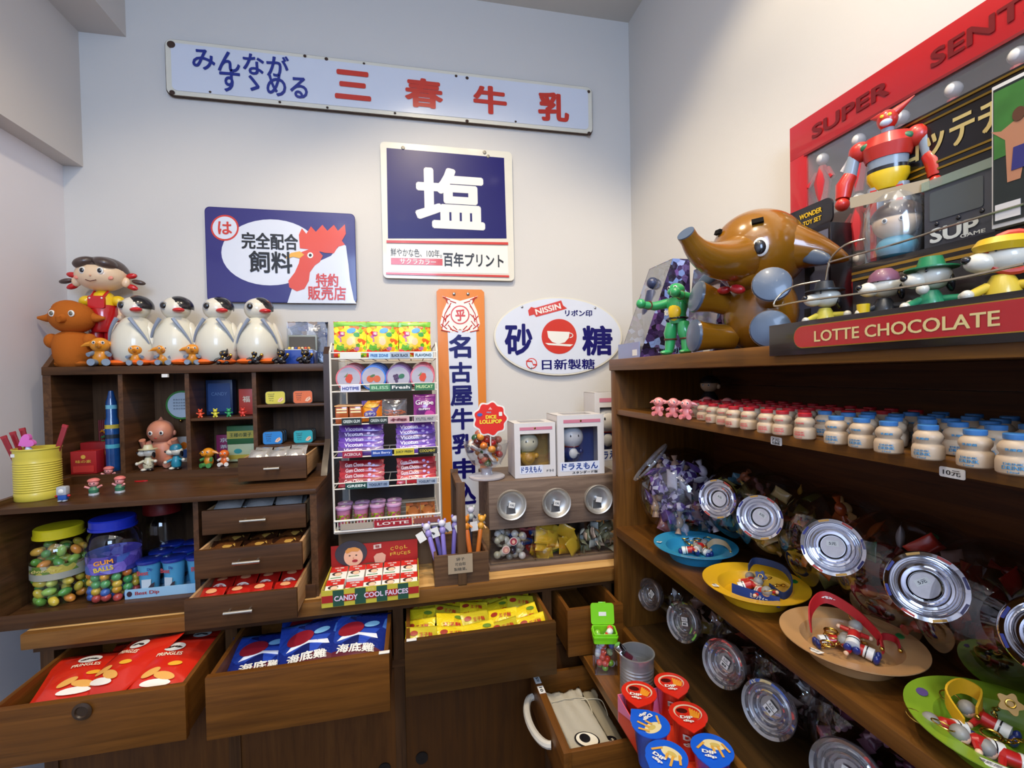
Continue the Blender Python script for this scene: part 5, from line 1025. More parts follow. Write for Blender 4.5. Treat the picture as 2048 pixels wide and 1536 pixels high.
def ball(nm, label, grp, p):
    c_ = rg.choice(['d8d0b8', 'c8c0a0', 'e0d8c8', 'b0a48c', '3a2c28']); solo(nm, SPH, M(c_, .25, coat=.6), label, 'sweet', p, (0, 0, 0), grp, scale=(.0115,)*3)
SPH = B().ell((0, 0, 0), 1, u=14, v=10).mesh('ball')
bin_fill(.222, .355, 'choco_ball', 'cream and brown wrapped ball inside the left clear bin', 'balls in the left bin', ball, 46)
yp = bag_mesh('yellow_sweet', .05, .05, .006, seed=3, nx=6, ny=6)
bin_fill(.360, .498, 'yellow_bin_packet', 'yellow packet inside the middle clear bin', 'packets in the middle bin', lambda nm, l, g, p: solo(nm, yp, M(rg.choice(['c8a024', 'b88c20', 'd8b030']), .3, coat=.4), l, 'packet', p, (rg.uniform(1, 2), rg.uniform(-.5, .5), rg.uniform(-.6, .6)), g), 26)
gp_ = bag_mesh('pale_sweet', .024, .034, .006, seed=5, nx=5, ny=5)
bin_fill(.502, .636, 'pale_bin_packet', 'pale green and grey sweet inside the right clear bin', 'sweets in the right bin', lambda nm, l, g, p: solo(nm, gp_, M(rg.choice(['8c8c68', 'a8a890', '6a6a50', 'c0a890', 'b0b4a8']), .2, coat=.7), l, 'packet', p, (rg.uniform(0, 3), rg.uniform(0, 3), rg.uniform(0, 3)), g), 46)
for px, py, c1 in ((1027, 1083, 'a03a48'), (1012, 1100, 'c08a80')):
    c = AT(px, py, 'y', MY-.003); t = thing('round_sticker', 'round %s sticker on the left clear bin' % ('red' if c1 == 'a03a48' else 'pale pink'), 'sticker', (c.x, MY-.002, c.z)); ob('disc', B().cyl((0, 0, 0), (0, -.001, 0), .0125, n=24), M('d8c8c0', .4), t); flat(t, 'disc_print', oval(0, 0, .0105, .0105, 24), -.0012, M(c1, .4)); flat(t, 'disc_figure', oval(0, -.001, .005, .006, 14), -.0019, M('e0b098', .4))
# boxed figures on the dispenser
def fig_box(name, label, px0, px1, py0, py1, Y, dep, inner, z0, ttl, sub, figc, headc, full=True, belly=None):
    a = AT(px0, (py0+py1)/2, 'y', Y); b_ = AT(px1, (py0+py1)/2, 'y', Y); h = AT((px0+px1)/2, py0, 'y', Y).z-z0; w_ = b_.x-a.x; hw = w_/2
    t = thing(name, label, 'box', ((a.x+b_.x)/2, Y, z0+.0005), 0, 'white window boxes on the dispenser'); WC = M('d8d4d2', .4, coat=.2, name='white_carton')
    for nm, bx in (('left_side', (-hw, -hw+.001, 0, dep, 0, h)), ('right_side', (hw-.001, hw, 0, dep, 0, h)), ('back_side', (-hw, hw, dep-.001, dep, 0, h)), ('base', (-hw, hw, 0, dep, 0, .001))): ob(nm, B().box(*bx), WC, t)
    ob('top_side', B().box(-hw, hw, 0, dep, h-.001, h), WC, t); flat(t, 'top_window', [(-hw*.6, dep*.25), (hw*.6, dep*.25), (hw*.6, dep*.8), (-hw*.6, dep*.8)], h+.0002, M('7a7478', .2, coat=.5), .0004, 'xy')
    bx0, bx1, bz0, bz1 = -hw*.72, hw*.72, h*.22, h*.80
    ob('front_frame', B().box(-hw, bx0, -.0005, .0005, 0, h), WC, t); ob('front_frame', B().box(bx1, hw, -.0005, .0005, 0, h), WC, t); ob('front_frame', B().box(bx0, bx1, -.0005, .0005, 0, bz0), WC, t); ob('front_frame', B().box(bx0, bx1, -.0005, .0005, bz1, h), WC, t)
    ob('inner_backing', B().box(-hw+.002, hw-.002, dep*.72, dep*.74, .002, h-.002), M(inner, .5, var=.1), t)
    ob('window', B().box(bx0, bx1, -.0003, .0003, bz0, bz1), CLEAR, t)
    flat(t, 'pink_bar', [(-hw*.74, h*.87), (hw*.85, h*.87), (hw*.85, h*.925), (-hw*.74, h*.925)], -.0007, M('c8788c', .5)); ob('gold_dot', B().ell((0, -.001, h*.90), (.004, .0006, .004), u=10, v=6), GOLD, t)
    if ttl: lab(t, ttl, -hw*.06 if full else -hw*.2, h*.15, w_*(.78 if full else .5), h*.115, M('24408c', .4), -.0012, .05); flat(t, 'title_ground', rrect((-hw*.06 if full else -hw*.2)-w_*(.42 if full else .28), (-hw*.06 if full else -hw*.2)+w_*(.42 if full else .28), h*.075, h*.225, .003), -.0008, M('dce0ec', .4), .0002)
    if sub: lab(t, sub, hw*.15 if full else hw*.72, h*.045 if full else h*.11, w_*(.55 if full else .18), h*.045, BLACK, -.0012, .03)
    fm, hm = M(figc, .3, coat=.4), M(headc, .3, coat=.4); fx = -hw*.22; fy = dep*.36; s_ = h*.56
    f = ob('figure_body', B().ell((fx, fy, bz0+s_*.22), (s_*.26, s_*.2, s_*.30), u=18, v=12), fm, t); ob('figure_head', B().ell((fx, fy-.002, bz0+s_*.70), (s_*.36, s_*.30, s_*.34), u=22, v=14), hm, t)
    ob('figure_collar', B().tube([(fx+s_*.22*math.cos(a_), fy+s_*.18*math.sin(a_), bz0+s_*.43) for a_ in [.4*i for i in range(16)]], s_*.028, 6, True), M('8c8a58' if not full else 'a02428', .4), t)
    ob('figure_belly', B().ell((fx, fy-s_*.13, bz0+s_*.22), (s_*.15, s_*.10, s_*.17), u=14, v=10), M('e8e4dc' if full else 'd8a04c', .4), t)
    for q in (-1, 1): ob('figure_arm', B().ell((fx+q*s_*.28, fy-.004, bz0+s_*.26), (s_*.09, s_*.09, s_*.09), u=10, v=8), fm, t); ob('figure_eye', B().ell((fx+q*s_*.12, fy-s_*.29, bz0+s_*.76), (s_*.022, s_*.02, s_*.04), u=8, v=6), VB, t)
    return t, hw, h, dep
fig_box('figure_box', 'smaller white window box with a yellow and cream toy figure', 1029, 1111, 846, 958, 1.400, .105, 'b08848', 1.1825, 'ドラえもん', 'ドラミ', 'd8a038', 'e8dcb8', False)
t, hw, h, dep = fig_box('figure_box', 'larger white window box with a blue toy figure against dark blue', 1115, 1208, 830, 955, 1.392, .115, '3c4c80', 1.1825, 'ドラえもん', 'スタンダード版', '1c3068', 'e0dcd8')
fig_box('figure_box', 'third white window box half hidden behind the shelf unit post', 1190, 1262, 785, 945, 1.50, .10, '584c50', 1.1825, 'ドラえもん', '', '2c4078', 'c8c4c0')
# lollipop bowl
LX, LYY = .222, 1.440
r = thing('lollipop_bowl', 'clear footed bowl on a round foot, full of wrapped lollipops', 'bowl', (LX, LYY, 1.1825))
ob('foot', B().lathe([(0, 0), (.052, 0), (.056, .003), (.056, .007), (.050, .010), (.020, .012), (.016, .02), (.018, .03), (0, .03)], 36), clear('milky_clear_plastic', (.85, .83, .88), .25, .12, .35, (.85, .83, .88)), r)
ob('bowl', B().lathe([(.018, .03), (.045, .045), (.062, .075), (.070, .11), (.071, .112), (.069, .110), (.060, .074), (.043, .046), (0, .033)], 40), CLEARJ, r)
cols = ['c03420', 'd07020', '2c5a30', 'd8b8a0', 'a82020', 'e09030', '5a2018', 'c86a50', 'a06020']
pm = B(); CLEARW = clear('wrapper_film', (.97, .98, 1), .03, .1, edge=.3); pm.ell((0, 0, 0), (.0125, .0125, .011), u=12, v=8); PB = pm.mesh('sweet_ball'); WF = bag_mesh('wrapper', .034, .034, .009, nx=6, ny=6, seed=9)
rg = random.Random(21)
for k in range(44):
    ring = k/44; a = k*2.4; z = .045+.095*ring; rad = (.012+.042*min(1, (z-.03)/.06))*(.35+.65*rg.random()) if k < 20 else .050*(.3+.7*rg.random())
    col = cols[k % len(cols)]
    q = (LX+rad*math.cos(a), LYY+rad*math.sin(a), 1.1825+z)
    t = thing('wrapped_lollipop', 'wrapped lollipop in the clear footed bowl', 'lollipop', q, 0, 'lollipops in the footed bowl', rot=(rg.uniform(-.8, .8), rg.uniform(-.8, .8), rg.uniform(0, 6)))
    ob('candy', PB, M(col, .2, coat=.7), t); ob('wrapper', WF, CLEARW, t, rot=(R(80), 0, 0)) if k % 9 == 0 else None; (ob('stick', B().cyl((0, 0, 0), (0, 0, -.035), .0014, n=6) if k == 0 else STK, WHITE, t) if k % 5 == 0 else None)
    if k == 0: STK = t.children[-1].data
t = thing('lollipop_sign', 'red scalloped sign with yellow lettering stuck in the lollipop bowl', 'sign', (AT(975, 838, 'y', LYY+.01).x, LYY-.045, AT(975, 838, 'y', LYY-.045).z))
ob('white_card', B().prism(flower(0, 0, .052, 9, .07), 0, .0012), WHITE, t); flat(t, 'red_field', flower(0, 0, .047, 9, .07), -.0002, M('d8281c', .4)); ob('stick', B().cyl((0, .002, -.045), (0, .006, -.10), .002, n=6), WHITE, t)
lab(t, 'DICE', .002, .006, .034, .012, M('f0d838', .4), -.0014, .08); lab(t, 'LOLLIPOP', .001, -.008, .068, .013, M('f0d838', .4), -.0014, .07); lab(t, 'MILK', -.004, .020, .014, .004, M('70c0d8', .5), -.0014, .02); lab(t, '▲', 0, .032, .012, .008, M('e8a8a0', .5), -.0014, 0)
flat(t, 'blue_print', oval(-.032, .014, .008, .005, 12), -.0012, M('3c5ca8', .5)); flat(t, 'white_print', rrect(.026, .036, .008, .020, .002), -.0012, WHITE)
# ================================================================ right shelf unit: top
TZ = 1.5395
RZ = R(-90)
# sitting elephant bank
BR = M('8a5a12', .22, coat=.6, name='brown_gold_glossy_vinyl', var=.10, vscale=10); SOLE = M('46566c', .35, coat=.25, name='slate_blue_sole')
c = AT(1515, 690, 'x', .70); ex, ey = .685, .830
r = thing('elephant_bank', 'big glossy brown sitting elephant figure with blue-grey soles on the shelf unit', 'figurine', (ex, ey, TZ), R(-68))
ob('body', B().ell((0, .012, .078), (.072, .066, .080), u=32, v=20), BR, r)
hd = B().ell((0, .012, .200), (.088, .094, .084), u=36, v=24); ob('head', hd, BR, r)
tr = B(); pts = [(0, -.035, .186), (0, -.090, .172), (0, -.145, .168), (0, -.192, .178), (0, -.225, .202)]
def spline(p, n=5):
    o = []; P = [Vector(q) for q in p]
    for i in range(len(P)-1):
        a, b_, c_, d_ = P[max(i-1, 0)], P[i], P[i+1], P[min(i+2, len(P)-1)]
        for k in range(n): t_ = k/n; o.append(.5*((2*b_)+(c_-a)*t_+(2*a-5*b_+4*c_-d_)*t_*t_+(3*b_-a-3*c_+d_)*t_**3))
    return o+[P[-1]]
sp = spline(pts); ob('trunk', tr.tube(sp, [.050-.034*min(1, i/(len(sp)-3)) for i in range(len(sp))], 18), BR, r)
q = sp[-1]; d_ = (sp[-1]-sp[-3]).normalized(); ob('trunk_tip', B().cyl(q-d_*.001, q+d_*.002, .0155, n=20), SOLE, r)
ob('chin', B().ell((0, -.045, .138), (.030, .036, .020), (R(-18), 0, 0), u=18, v=12), BR, r); ob('mouth', B().ell((.0, -.066, .152), (.020, .022, .004), (R(-14), 0, 0), u=14, v=8), M('9c2418', .4), r)
for s_ in (-1, 1):
    ea = B(); es = spline([(s_*.064, .020, .195), (s_*.105, .030, .180), (s_*.150, .040, .158)], 5); ea.tube(es, [.042*(1-(i/(len(es)-1))**1.3)+.003 for i in range(len(es))], 14); ob('ear', ea, BR, r)
    ob('ear_inside', B().ell((s_*.105, .004, .168), (.034, .006, .014), (0, R(s_*24), 0), u=16, v=8), SOLE, r)
    e_ = ob('eye_white', B().ell((s_*.046, -.066, .190), (.014, .006, .018), (0, 0, R(s_*32)), u=18, v=12), WHITE, r); ob('pupil', B().ell((s_*.047, -.0705, .189), (.0105, .005, .0135), (0, 0, R(s_*32)), u=16, v=10), VB, e_)
    ob('eyebrow', B().box(-.010, .010, -.003, .003, -.0045, .0045), M('141210', .8, spec=.1), r, loc=(s_*.040, -.064, .240), rot=(R(-18), R(s_*-6), R(s_*32)))
    dr = Vector((s_*.50, -.86, 0)).normalized()
    for nm, st, ln, r0, r1, up in (('leg', Vector((s_*.036, -.024, .030)), .080, .026, .034, .004), ('arm', Vector((s_*.040, -.024, .098)), .070, .024, .033, .016)):
        e2 = st+dr*ln+Vector((0, 0, up)); ax = (e2-st).normalized(); lg = B().tube([st, st+ax*ln*.5, st+ax*ln*.85, e2], [r0, r0, r1*.9, r1], 22); ob(nm, lg, BR, r)
        mxx = Matrix.Translation(e2) @ ax.to_track_quat('Z', 'Y').to_matrix().to_4x4(); ob('sole', B().lathe([(r1*1.0, -.001), (r1*.94, .004), (r1*.6, .007), (0, .008)], 26, mxx), SOLE, r)
ob('neck_bow', B().ell((-.030, -.062, .122), (.014, .010, .008), u=12, v=8), M('b01c24', .3, coat=.4), r); ob('neck_bow', B().ell((.004, -.072, .118), (.016, .010, .009), (0, R(20), 0), u=12, v=8), M('b01c24', .3, coat=.4), r)
# small white figure beside the elephant's mouth
t = thing('white_dog_bust', 'white toy with red bow peeking out between elephant trunk and arm', 'figurine', (.745, .960, TZ+.10), R(-70))
ob('head', B().ell((0, 0, .03), (.022, .022, .022), u=18, v=12), M('d8c8b0', .35), t); ob('body', B().lathe([(0, -.0995), (.020, -.0995), (.020, .0), (0, .01)], 16), M('3c3a48', .5), t); ob('bow', B().ell((.004, -.020, .006), (.016, .008, .008), u=12, v=8), VR, t); ob('ear', B().ell((-.020, 0, .036), (.006, .008, .014), u=10, v=8), VB, t)
# green figure
GM = M('2f9a5a', .25, coat=.5, name='green_vinyl'); GB = M('5a3020', .5)
gx = AT(1352, 700, 'x', .60); t = thing('green_wrestler_figure', 'green toy figure with yellow belly and brown bands, arms stretched out', 'figurine', (.605, gx.y, TZ), R(-62))
H = .165
for s_ in (-1, 1):
    ob('thigh', B().tube([(s_*.014, 0, .074), (s_*.018, -.002, .050), (s_*.020, .002, .034)], [.013, .0155, .012], 12), GM, t); ob('shin', B().tube([(s_*.020, .002, .036), (s_*.021, 0, .020), (s_*.022, -.002, .006)], [.0125, .0115, .009], 12), GM, t)
    ob('knee_band', B().tube([(s_*.020+.0125*math.cos(a), .002+.0125*math.sin(a), .037) for a in [.5*i for i in range(13)]], .003, 6, True), GB, t); ob('foot', B().ell((s_*.024, -.010, .006), (.012, .019, .0065), u=12, v=8), GM, t)
ob('torso', B().lathe([(0, .070), (.018, .072), (.021, .085), (.020, .095), (.027, .118), (.024, .130), (.010, .136), (0, .137)], 22), GM, t, scale=(1, .8, 1))
ob('belly_plate', B().ell((0, -.012, .100), (.016, .010, .024), u=14, v=10), VY, t); ob('belt', B().tube([(.0225*math.cos(a), .018*math.sin(a), .084) for a in [.4*i for i in range(16)]], .0028, 6, True), VB, t)
ob('head', B().ell((0, -.004, .149), (.019, .020, .016), u=20, v=14), GM, t); ob('snout', B().ell((0, -.018, .144), (.014, .010, .009), u=14, v=10), GM, t)
for s_, p3 in ((1, [(.024, 0, .124), (.034, -.018, .128), (.024, -.042, .134)]), (-1, [(-.024, 0, .122), (-.046, -.022, .116), (-.064, -.044, .120)])):
    ob('arm', B().tube(p3, [.0115, .0105, .0085], 12), GM, t); e3 = Vector(p3[-1]); ob('fist', B().ell(e3+Vector((0, -.006, .002)), .0115, u=12, v=10), GM, t); m3 = Vector(p3[1]).lerp(e3, .5); ob('wrist_band', B().cyl(m3-Vector((.002*s_, .002, 0)), m3+Vector((-.002*s_, -.003, 0)), .0112, .0108, 12), GB, t)
eyes(t, [(-.008, -.0215, .153), (.008, -.0215, .153)], .0034)
# clear-window boxes at the far end
PB_ = foil('purple_robot_print', ['241c38', '3c2c58', '584878', '7890c8', '1a1424', '6a4888', 'a0b0e0', '302048'], 70, .25)
def window_box(label, x0, x1, ya, yb, zt, lean, side, lettering):
    t = thing('window_box', label, 'box', ((x0+x1)/2, (ya+yb)/2, TZ), 0, 'toy window boxes at the far end of the shelf unit'); hx_, hy = (x1-x0)/2, (yb-ya)/2; h = zt-TZ
    pr = [(-hx_, 0), (hx_, 0), (hx_, h), (-hx_+lean, h*1.0)]
    for nm, y0, y1, m in (('near_side', -hy, -hy+.0015, side), ('far_side', hy-.0015, hy, side)): ob(nm, B().prism(pr, y0, y1), m, t)
    ob('back_side', B().box(hx_-.0015, hx_, -hy, hy, 0, h), side, t); ob('window', B().prism([(-hx_, 0), (-hx_+.0008, 0), (-hx_+lean+.0008, h), (-hx_+lean, h)], -hy, hy), FILM, t); ob('top_flap', B().box(-hx_+lean, hx_, -hy, hy, h, h+.001), side, t)
    f = B().tube([(0, 0, .01), (0, 0, h*.5), (0, 0, h*.72)], [.02, .03, .016], 12); ob('toy_inside', f, M('39405c', .35, .2), t); ob('toy_head', B().ell((0, 0, h*.80), .016, u=12, v=8), M('39405c', .35, .2), t)
    ob('base_strip', B().box(-hx_-.0006, -hx_+.002, -hy, hy, 0, h*.16), M('8c98c0', .3, coat=.4), t)
    me = text_mesh(lettering, hx_*1.3, .016, .03); ob('lettering', me, M('141018', .4), t, loc=(0.01, -hy-.0006, .018))
    me = text_mesh('鉄人', .036, .016, .03); ob('lettering', me, M('e8e4d8', .4), t, loc=(.015, -hy-.0006, h*.45)); ob('price_sticker', B().box(-hx_-.0012, -hx_-.0005, -hy+.012, -hy+.038, .006, .022), PAPER, t)
    return t
window_box('purple-grey toy box with sloping clear window, farthest on the shelf unit', .585, .735, 1.135, 1.262, 1.800, .10, PB_, 'Tetsujin')
window_box('purple-grey toy box with clear window behind the green figure', .70, .83, .99, 1.11, 1.765, .03, PB_, 'Tetsujin')
# ---------------------------------------------------------------- stacked goods against the right wall
RB = M('b01c20', .3, coat=.4, name='red_carton')
t = thing('hero_figure_set_box', 'very large red window box of small red figures leaning on the right wall', 'box', (.862, .50, TZ)); zt = 2.045-TZ; W_ = .835
ob('back_card', B().box(.020, .024, -W_/2, W_/2, .0, zt), M('4a2c2c', .5, var=.3), t)
for nm, a in (('top_frame', (-.012, .020, -W_/2, W_/2, zt-.075, zt)), ('bottom_frame', (-.012, .020, -W_/2, W_/2, 0, .06)), ('side_frame', (-.012, .020, W_/2-.045, W_/2, .06, zt-.075)), ('side_frame', (-.012, .020, -W_/2, -W_/2+.045, .06, zt-.075))): ob(nm, B().box(*a, .001), RB, t)
ob('inner_edge', B().box(-.0132, -.0122, -W_/2+.04, W_/2-.040, zt-.080, zt-.075), M('7c141c', .5), t)
for k, s_ in enumerate(('SUPER', 'SENTAI', 'TOY')): ob('lettering', text_mesh(s_, .17 if k < 2 else .06, .030, .05, 'xz', 0), M('6c1014', .4), t, loc=(-.0135, W_/2-.145-.235*k, zt-.040), rot=(0, 0, RZ))
for k in range(27):
    y = W_/2-.075-(k % 9)*.082; z = .075+.115*(k//9); cols_ = ['b8242c', 'c83038', '8c1c28']
    f = ob('small_figure', B().tube([(0, y, z), (0, y, z+.05), (0, y, z+.085)], [.008, .016, .008], 8), M(cols_[k % 3], .35), t); ob('figure_head', B().ell((0, y, z+.10), .012, u=10, v=8), M('d8d4d0', .35), f)
    for s_ in (-1, 1): ob('figure_arm', B().cyl((0, y+s_*.012, z+.075), (-.006, y+s_*.030, z+.050), .006, .005, 8), M('d8d0cc' if k % 2 else 'b8242c', .35), f)
ob('window', B().box(-.009, -.0085, -W_/2+.045, W_/2-.045, .06, zt-.075), FILM, t)
# black toy set box
p = AT(1640, 405, 'x', .79)
t = thing('black_toy_set_box', 'black box with yellow lettering and grey tool print behind the elephant', 'box', (.80, .815, TZ), RZ); h = 1.90-TZ; h = AT(1640, 400, 'x', .80).z-TZ
BK = M('16141c', .3, coat=.4, name='black_carton')
ob('carton', B().box(-.075, .05, 0, .05, 0, h-.05, .001), BK, t); ob('header', B().prism(rrect(-.075, .050, h-.052, h, .014), .004, .008), BK, t)
flat(t, 'grey_panel', [(-.066, .03), (.045, .03), (.045, h-.062), (-.066, h-.062)], -.0004, M('6c7088', .4, var=.2)); lab(t, 'WONDER', .0, h-.018, .055, .011, VY, .003, .05); lab(t, 'TOY SET', .004, h-.034, .045, .010, VY, .003, .05)
flat(t, 'tool_print', [(-.010, .10), (0, .10), (.002, .15), (.014, .16), (.012, .19), (-.002, .186), (-.002, .21), (-.010, .21)], -.0012, BLACK); flat(t, 'tool_print', [(-.012, .045), (.004, .045), (.004, .085), (-.012, .085)], -.0012, BLACK)
# red robot (generic)
RM = M('c0281c', .35, coat=.3, name='robot_red'); GY = M('8c98a4', .35, coat=.2, name='robot_grey'); GN = M('2c6c48', .4)
STZ = AT(1860, 560, 'x', .70).z
sy = .595
# two-tier black display stand
r = thing('chocolate_display_stand', 'two-tier black display stand with red plaque and gold edge lines', 'display stand', (.66, .42, TZ)); O = (.66, .42, TZ)
DBK = M('17110f', .25, coat=.4, name='black_lacquer')
SY1, SY0 = .640, .19
ob('lower_tray', B().box(.562, .70, SY0, SY1, TZ+.0005, TZ+.010, .001), DBK, r, off=O); ob('front_board', B().box(.552, .5602, SY0, SY1, TZ-.018, TZ+.030, .001), DBK, r, off=O)
ob('end_board', B().box(.5605, .70, SY1-.006, SY1, TZ+.0005, TZ+.030), DBK, r, off=O)
ob('upper_step', B().box(.700, .80, SY0, SY1-.01, TZ+.0005, 1.640, .001), DBK, r, off=O)
for z in (1.640, 1.650): ob('gold_line', B().box(.6985, .7005, SY0, SY1-.01, z, z+.004), GOLD, r, off=O)
ob('step_edge', B().box(.699, .80, SY0, SY1-.01, 1.6405, 1.664, .001), DBK, r, off=O)
q1, q0 = AT(1588, 682, 'x', .551), AT(2040, 640, 'x', .551)
pl = ob('red_plaque', B().prism([(a_, b_) for a_, b_ in rrect(q0.y-.09, q1.y, TZ-.009, TZ+.023, .0155)], .5505, .552, 'yz'), GOLD, r, off=O); ob('plaque_field', B().prism(rrect(q0.y-.09, q1.y-.0012, TZ-.0078, TZ+.0218, .0143), .5498, .5506, 'yz'), M('a81a20', .25, coat=.5, name='red_plaque'), pl, off=O)
l1, l0 = AT(1628, 672, 'x', .549), AT(2000, 645, 'x', .549)
me = text_mesh('LOTTE CHOCOLATE', l1.y-l0.y, .0155, .02); ob('lettering', me, M('e4d090', .35, .3), pl, loc=(.5492-O[0], (l1.y+l0.y)/2-O[1], .006), rot=(0, 0, RZ))
w1 = [AT(*p_, 'x', x_) for p_, x_ in (((1552, 612), .60), ((1560, 595), .60), ((1590, 575), .60), ((1640, 565), .62))]
def wire(name, px, xs, rr): ob(name, B().tube(spline([AT(a, b_, 'x', x_) for (a, b_), x_ in zip(px, xs)], 4), rr, 8), M('c8c0ac', .25, .9, name='wire_metal'), r, off=O)
wire('guard_wire', [(1640, 562), (1590, 572), (1560, 590), (1549, 612), (1600, 603), (1750, 583), (1900, 560), (2048, 528)], [.66, .63, .60, .59, .59, .59, .59, .59], .0016)
wire('guard_wire', [(1652, 560), (1660, 520), (1690, 490), (1730, 478)], [.695, .690, .69, .70], .0016)
wire('guard_wire', [(1652, 560), (1658, 530), (1668, 522), (1800, 485), (1900, 452), (2048, 408)], [.69, .688, .688, .688, .688, .688], .0016)
ob('sign_back', B().box(.752, .758, .25, .605, 1.664, 1.875, .001), DBK, r, off=O)
t1, t0 = AT(1850, 255, 'x', .75), AT(2020, 210, 'x', .75)
for z in (1.868, 1.858, 1.795, 1.785): ob('gold_line', B().box(.7505, .752, .25, .605, z, z+.003), GOLD, r, off=O)
me = text_mesh('ロッテチョコ', .200, .044, .03); ob('lettering', me, M('cdb878', .4, .3), r, loc=(.7512-O[0], .493-O[1], 1.828-O[2]), rot=(0, 0, RZ))
# robot standing on the step
U = 1.664
t = thing('red_robot', 'red toy robot with yellow hips and pointed head standing on the black step', 'robot', (.735, .60, U+.052), R(-60)); t.scale = (.80, .80, .80)
for s_ in (-1, 1):
    ob('leg', B().lathe([(0, -.064), (.017, -.064), (.016, .0), (.013, .085), (0, .086)], 16, Matrix.Translation((s_*.020, 0, 0))), GY, t); ob('leg_stripe', B().box(s_*.020-.005, s_*.020+.005, -.0180, -.010, -.060, .078), RM, t)
    ob('shoulder', B().ell((s_*.044, 0, .166), (.020, .017, .020), u=16, v=12), RM, t); ob('shoulder_patch', B().ell((s_*.030, -.014, .166), (.012, .007, .008), u=12, v=8), GN, t)
    ob('upper_arm', B().cyl((s_*.054, 0, .160), (s_*.062, 0, .122), .011, .012, 14), GY, t); ob('forearm', B().tube([(s_*.061, 0, .124), (s_*.070, -.004, .105), (s_*.072, -.008, .078)], [.013, .016, .013], 14), RM, t); ob('fist', B().ell((s_*.072, -.012, .066), (.013, .015, .013), u=14, v=10), RM, t)
    ob('head_fin', B().cyl((s_*.010, 0, .222), (s_*(.040 if s_ > 0 else .028), .004, .244 if s_ > 0 else .226), .009, .0008, 10), RM, t)
ob('hips', B().lathe([(0, .072), (.022, .078), (.034, .100), (.034, .112), (0, .114)], 22), VY, t, scale=(1, .75, 1)); ob('belt', B().lathe([(0, .112), (.034, .112), (.034, .119), (0, .119)], 22), VB, t, scale=(1, .76, 1))
ob('waist', B().lathe([(0, .118), (.031, .119), (.033, .138), (0, .140)], 22), GY, t, scale=(1, .75, 1)); ob('chest', B().lathe([(0, .134), (.036, .136), (.044, .160), (.036, .180), (.014, .188), (0, .188)], 24), RM, t, scale=(1, .72, 1))
ob('neck', B().cyl((0, 0, .185), (0, 0, .198), .011, .010, 14), GY, t); ob('head', B().ell((0, -.002, .212), (.017, .016, .019), u=18, v=12), RM, t); ob('visor', B().ell((0, -.015, .203), (.010, .006, .007), u=12, v=8), M('b8c4d0', .3), t)
for s_ in (-1, 1): ob('eye', B().ell((s_*.006, -.0165, .216), (.0035, .002, .0035), u=10, v=6), VY, t)
# bagged doll, handheld game box, picture box on the step
t = thing('bagged_doll', 'doll head in a clear bag with pale paper header below the robot', 'doll', (.720, .575, U), R(-60))
ob('doll_head', B().ell((0, 0, .055), (.030, .026, .026), u=20, v=14), SKIN, t); hq = B().ell((0, .003, .060), (.033, .029, .028), u=24, v=16); bmesh.ops.delete(hq.bm, geom=[v for v in hq.bm.verts if v.co.z < .058 and v.co.y < .012], context='VERTS'); ob('doll_hair', hq, M('3a2218', .35), t)
ob('doll_body', B().ell((0, 0, .018), (.026, .020, .019), u=16, v=10), M('4c9cb0', .4), t); eyes(t, [(-.010, -.026, .054), (.010, -.026, .054)], .0035)
ob('film', B().lathe([(0, .001), (.036, .002), (.042, .04), (.040, .075), (.030, .094)], 20), FILM, t); ob('paper_header', B().box(-.052, .040, -.004, .004, .088, .104), M('c8b08c', .8, name='tan_paper'), t, rot=(R(14), 0, 0))
def side_card(name, label, cat, pxs, X, th, mat, z0=None):
    """upright carton facing -x whose front spans photo columns pxs at plane X"""
    a = AT(pxs[0], pxs[2], 'x', X); b_ = AT(pxs[1], pxs[3], 'x', X); z0 = U if z0 is None else z0
    t = thing(name, label, cat, (X, (a.y+b_.y)/2, z0+.0005), RZ); w_ = a.y-b_.y; h = (a.z+b_.z)/2-z0
    ob('carton', B().box(-w_/2, w_/2, 0, th, 0, h, .001), mat, t)
    return t, w_, h
t, w_, h = side_card('handheld_game_box', 'grey handheld game box with big white lettering on the black step', 'box', (1848, 1990, 378, 340), .712, .030, M('3c3e46', .4, coat=.3, name='dark_grey_carton'))
flat(t, 'screen_print', rrect(-w_*.40, w_*.36, h*.45, h*.93, .003), -.0006, M('4c5254', .15, coat=.8)); lab(t, 'SUP', -.004, h*.20, w_*.72, h*.26, M('c8ccc8', .4), -.0012, .06); lab(t, 'GAME', w_*.22, h*.08, w_*.34, h*.06, M('c8ccc8', .4), -.0012, .02)
for q in (-.30, .02, .34): ob('button', B().ell((w_*q, -.0006, h*.39), (.003, .002, .003), u=10, v=6), VB, t)
ob('film_edge', B().box(-w_/2-.002, w_/2+.002, -.002, .031, h, h+.012), clear('greenish_film', (.8, .9, .8), .25, .15, .25, (.6, .75, .6)), t)
t, w_, h = side_card('picture_toy_box', 'tall toy box with green and black picture front and white edge at the right border', 'box', (1983, 2110, 170, 120), .690, .05, M('cfccc8', .4, coat=.3, name='white_edge_carton'))
flat(t, 'black_print', [(-w_*.46, h*.03), (w_*.46, h*.03), (w_*.46, h*.97), (-w_*.46, h*.97)], -.0005, M('1c2422', .3, coat=.4)); flat(t, 'green_print', [(-w_*.44, h*.48), (w_*.44, h*.5), (w_*.44, h*.95), (-w_*.44, h*.95)], -.0011, M('3c7030', .35, var=.5, vscale=30)); flat(t, 'white_label', [(-w_*.42, h*.05), (w_*.0, h*.05), (w_*.0, h*.16), (-w_*.42, h*.16)], -.0012, M('d0ccc8', .4))
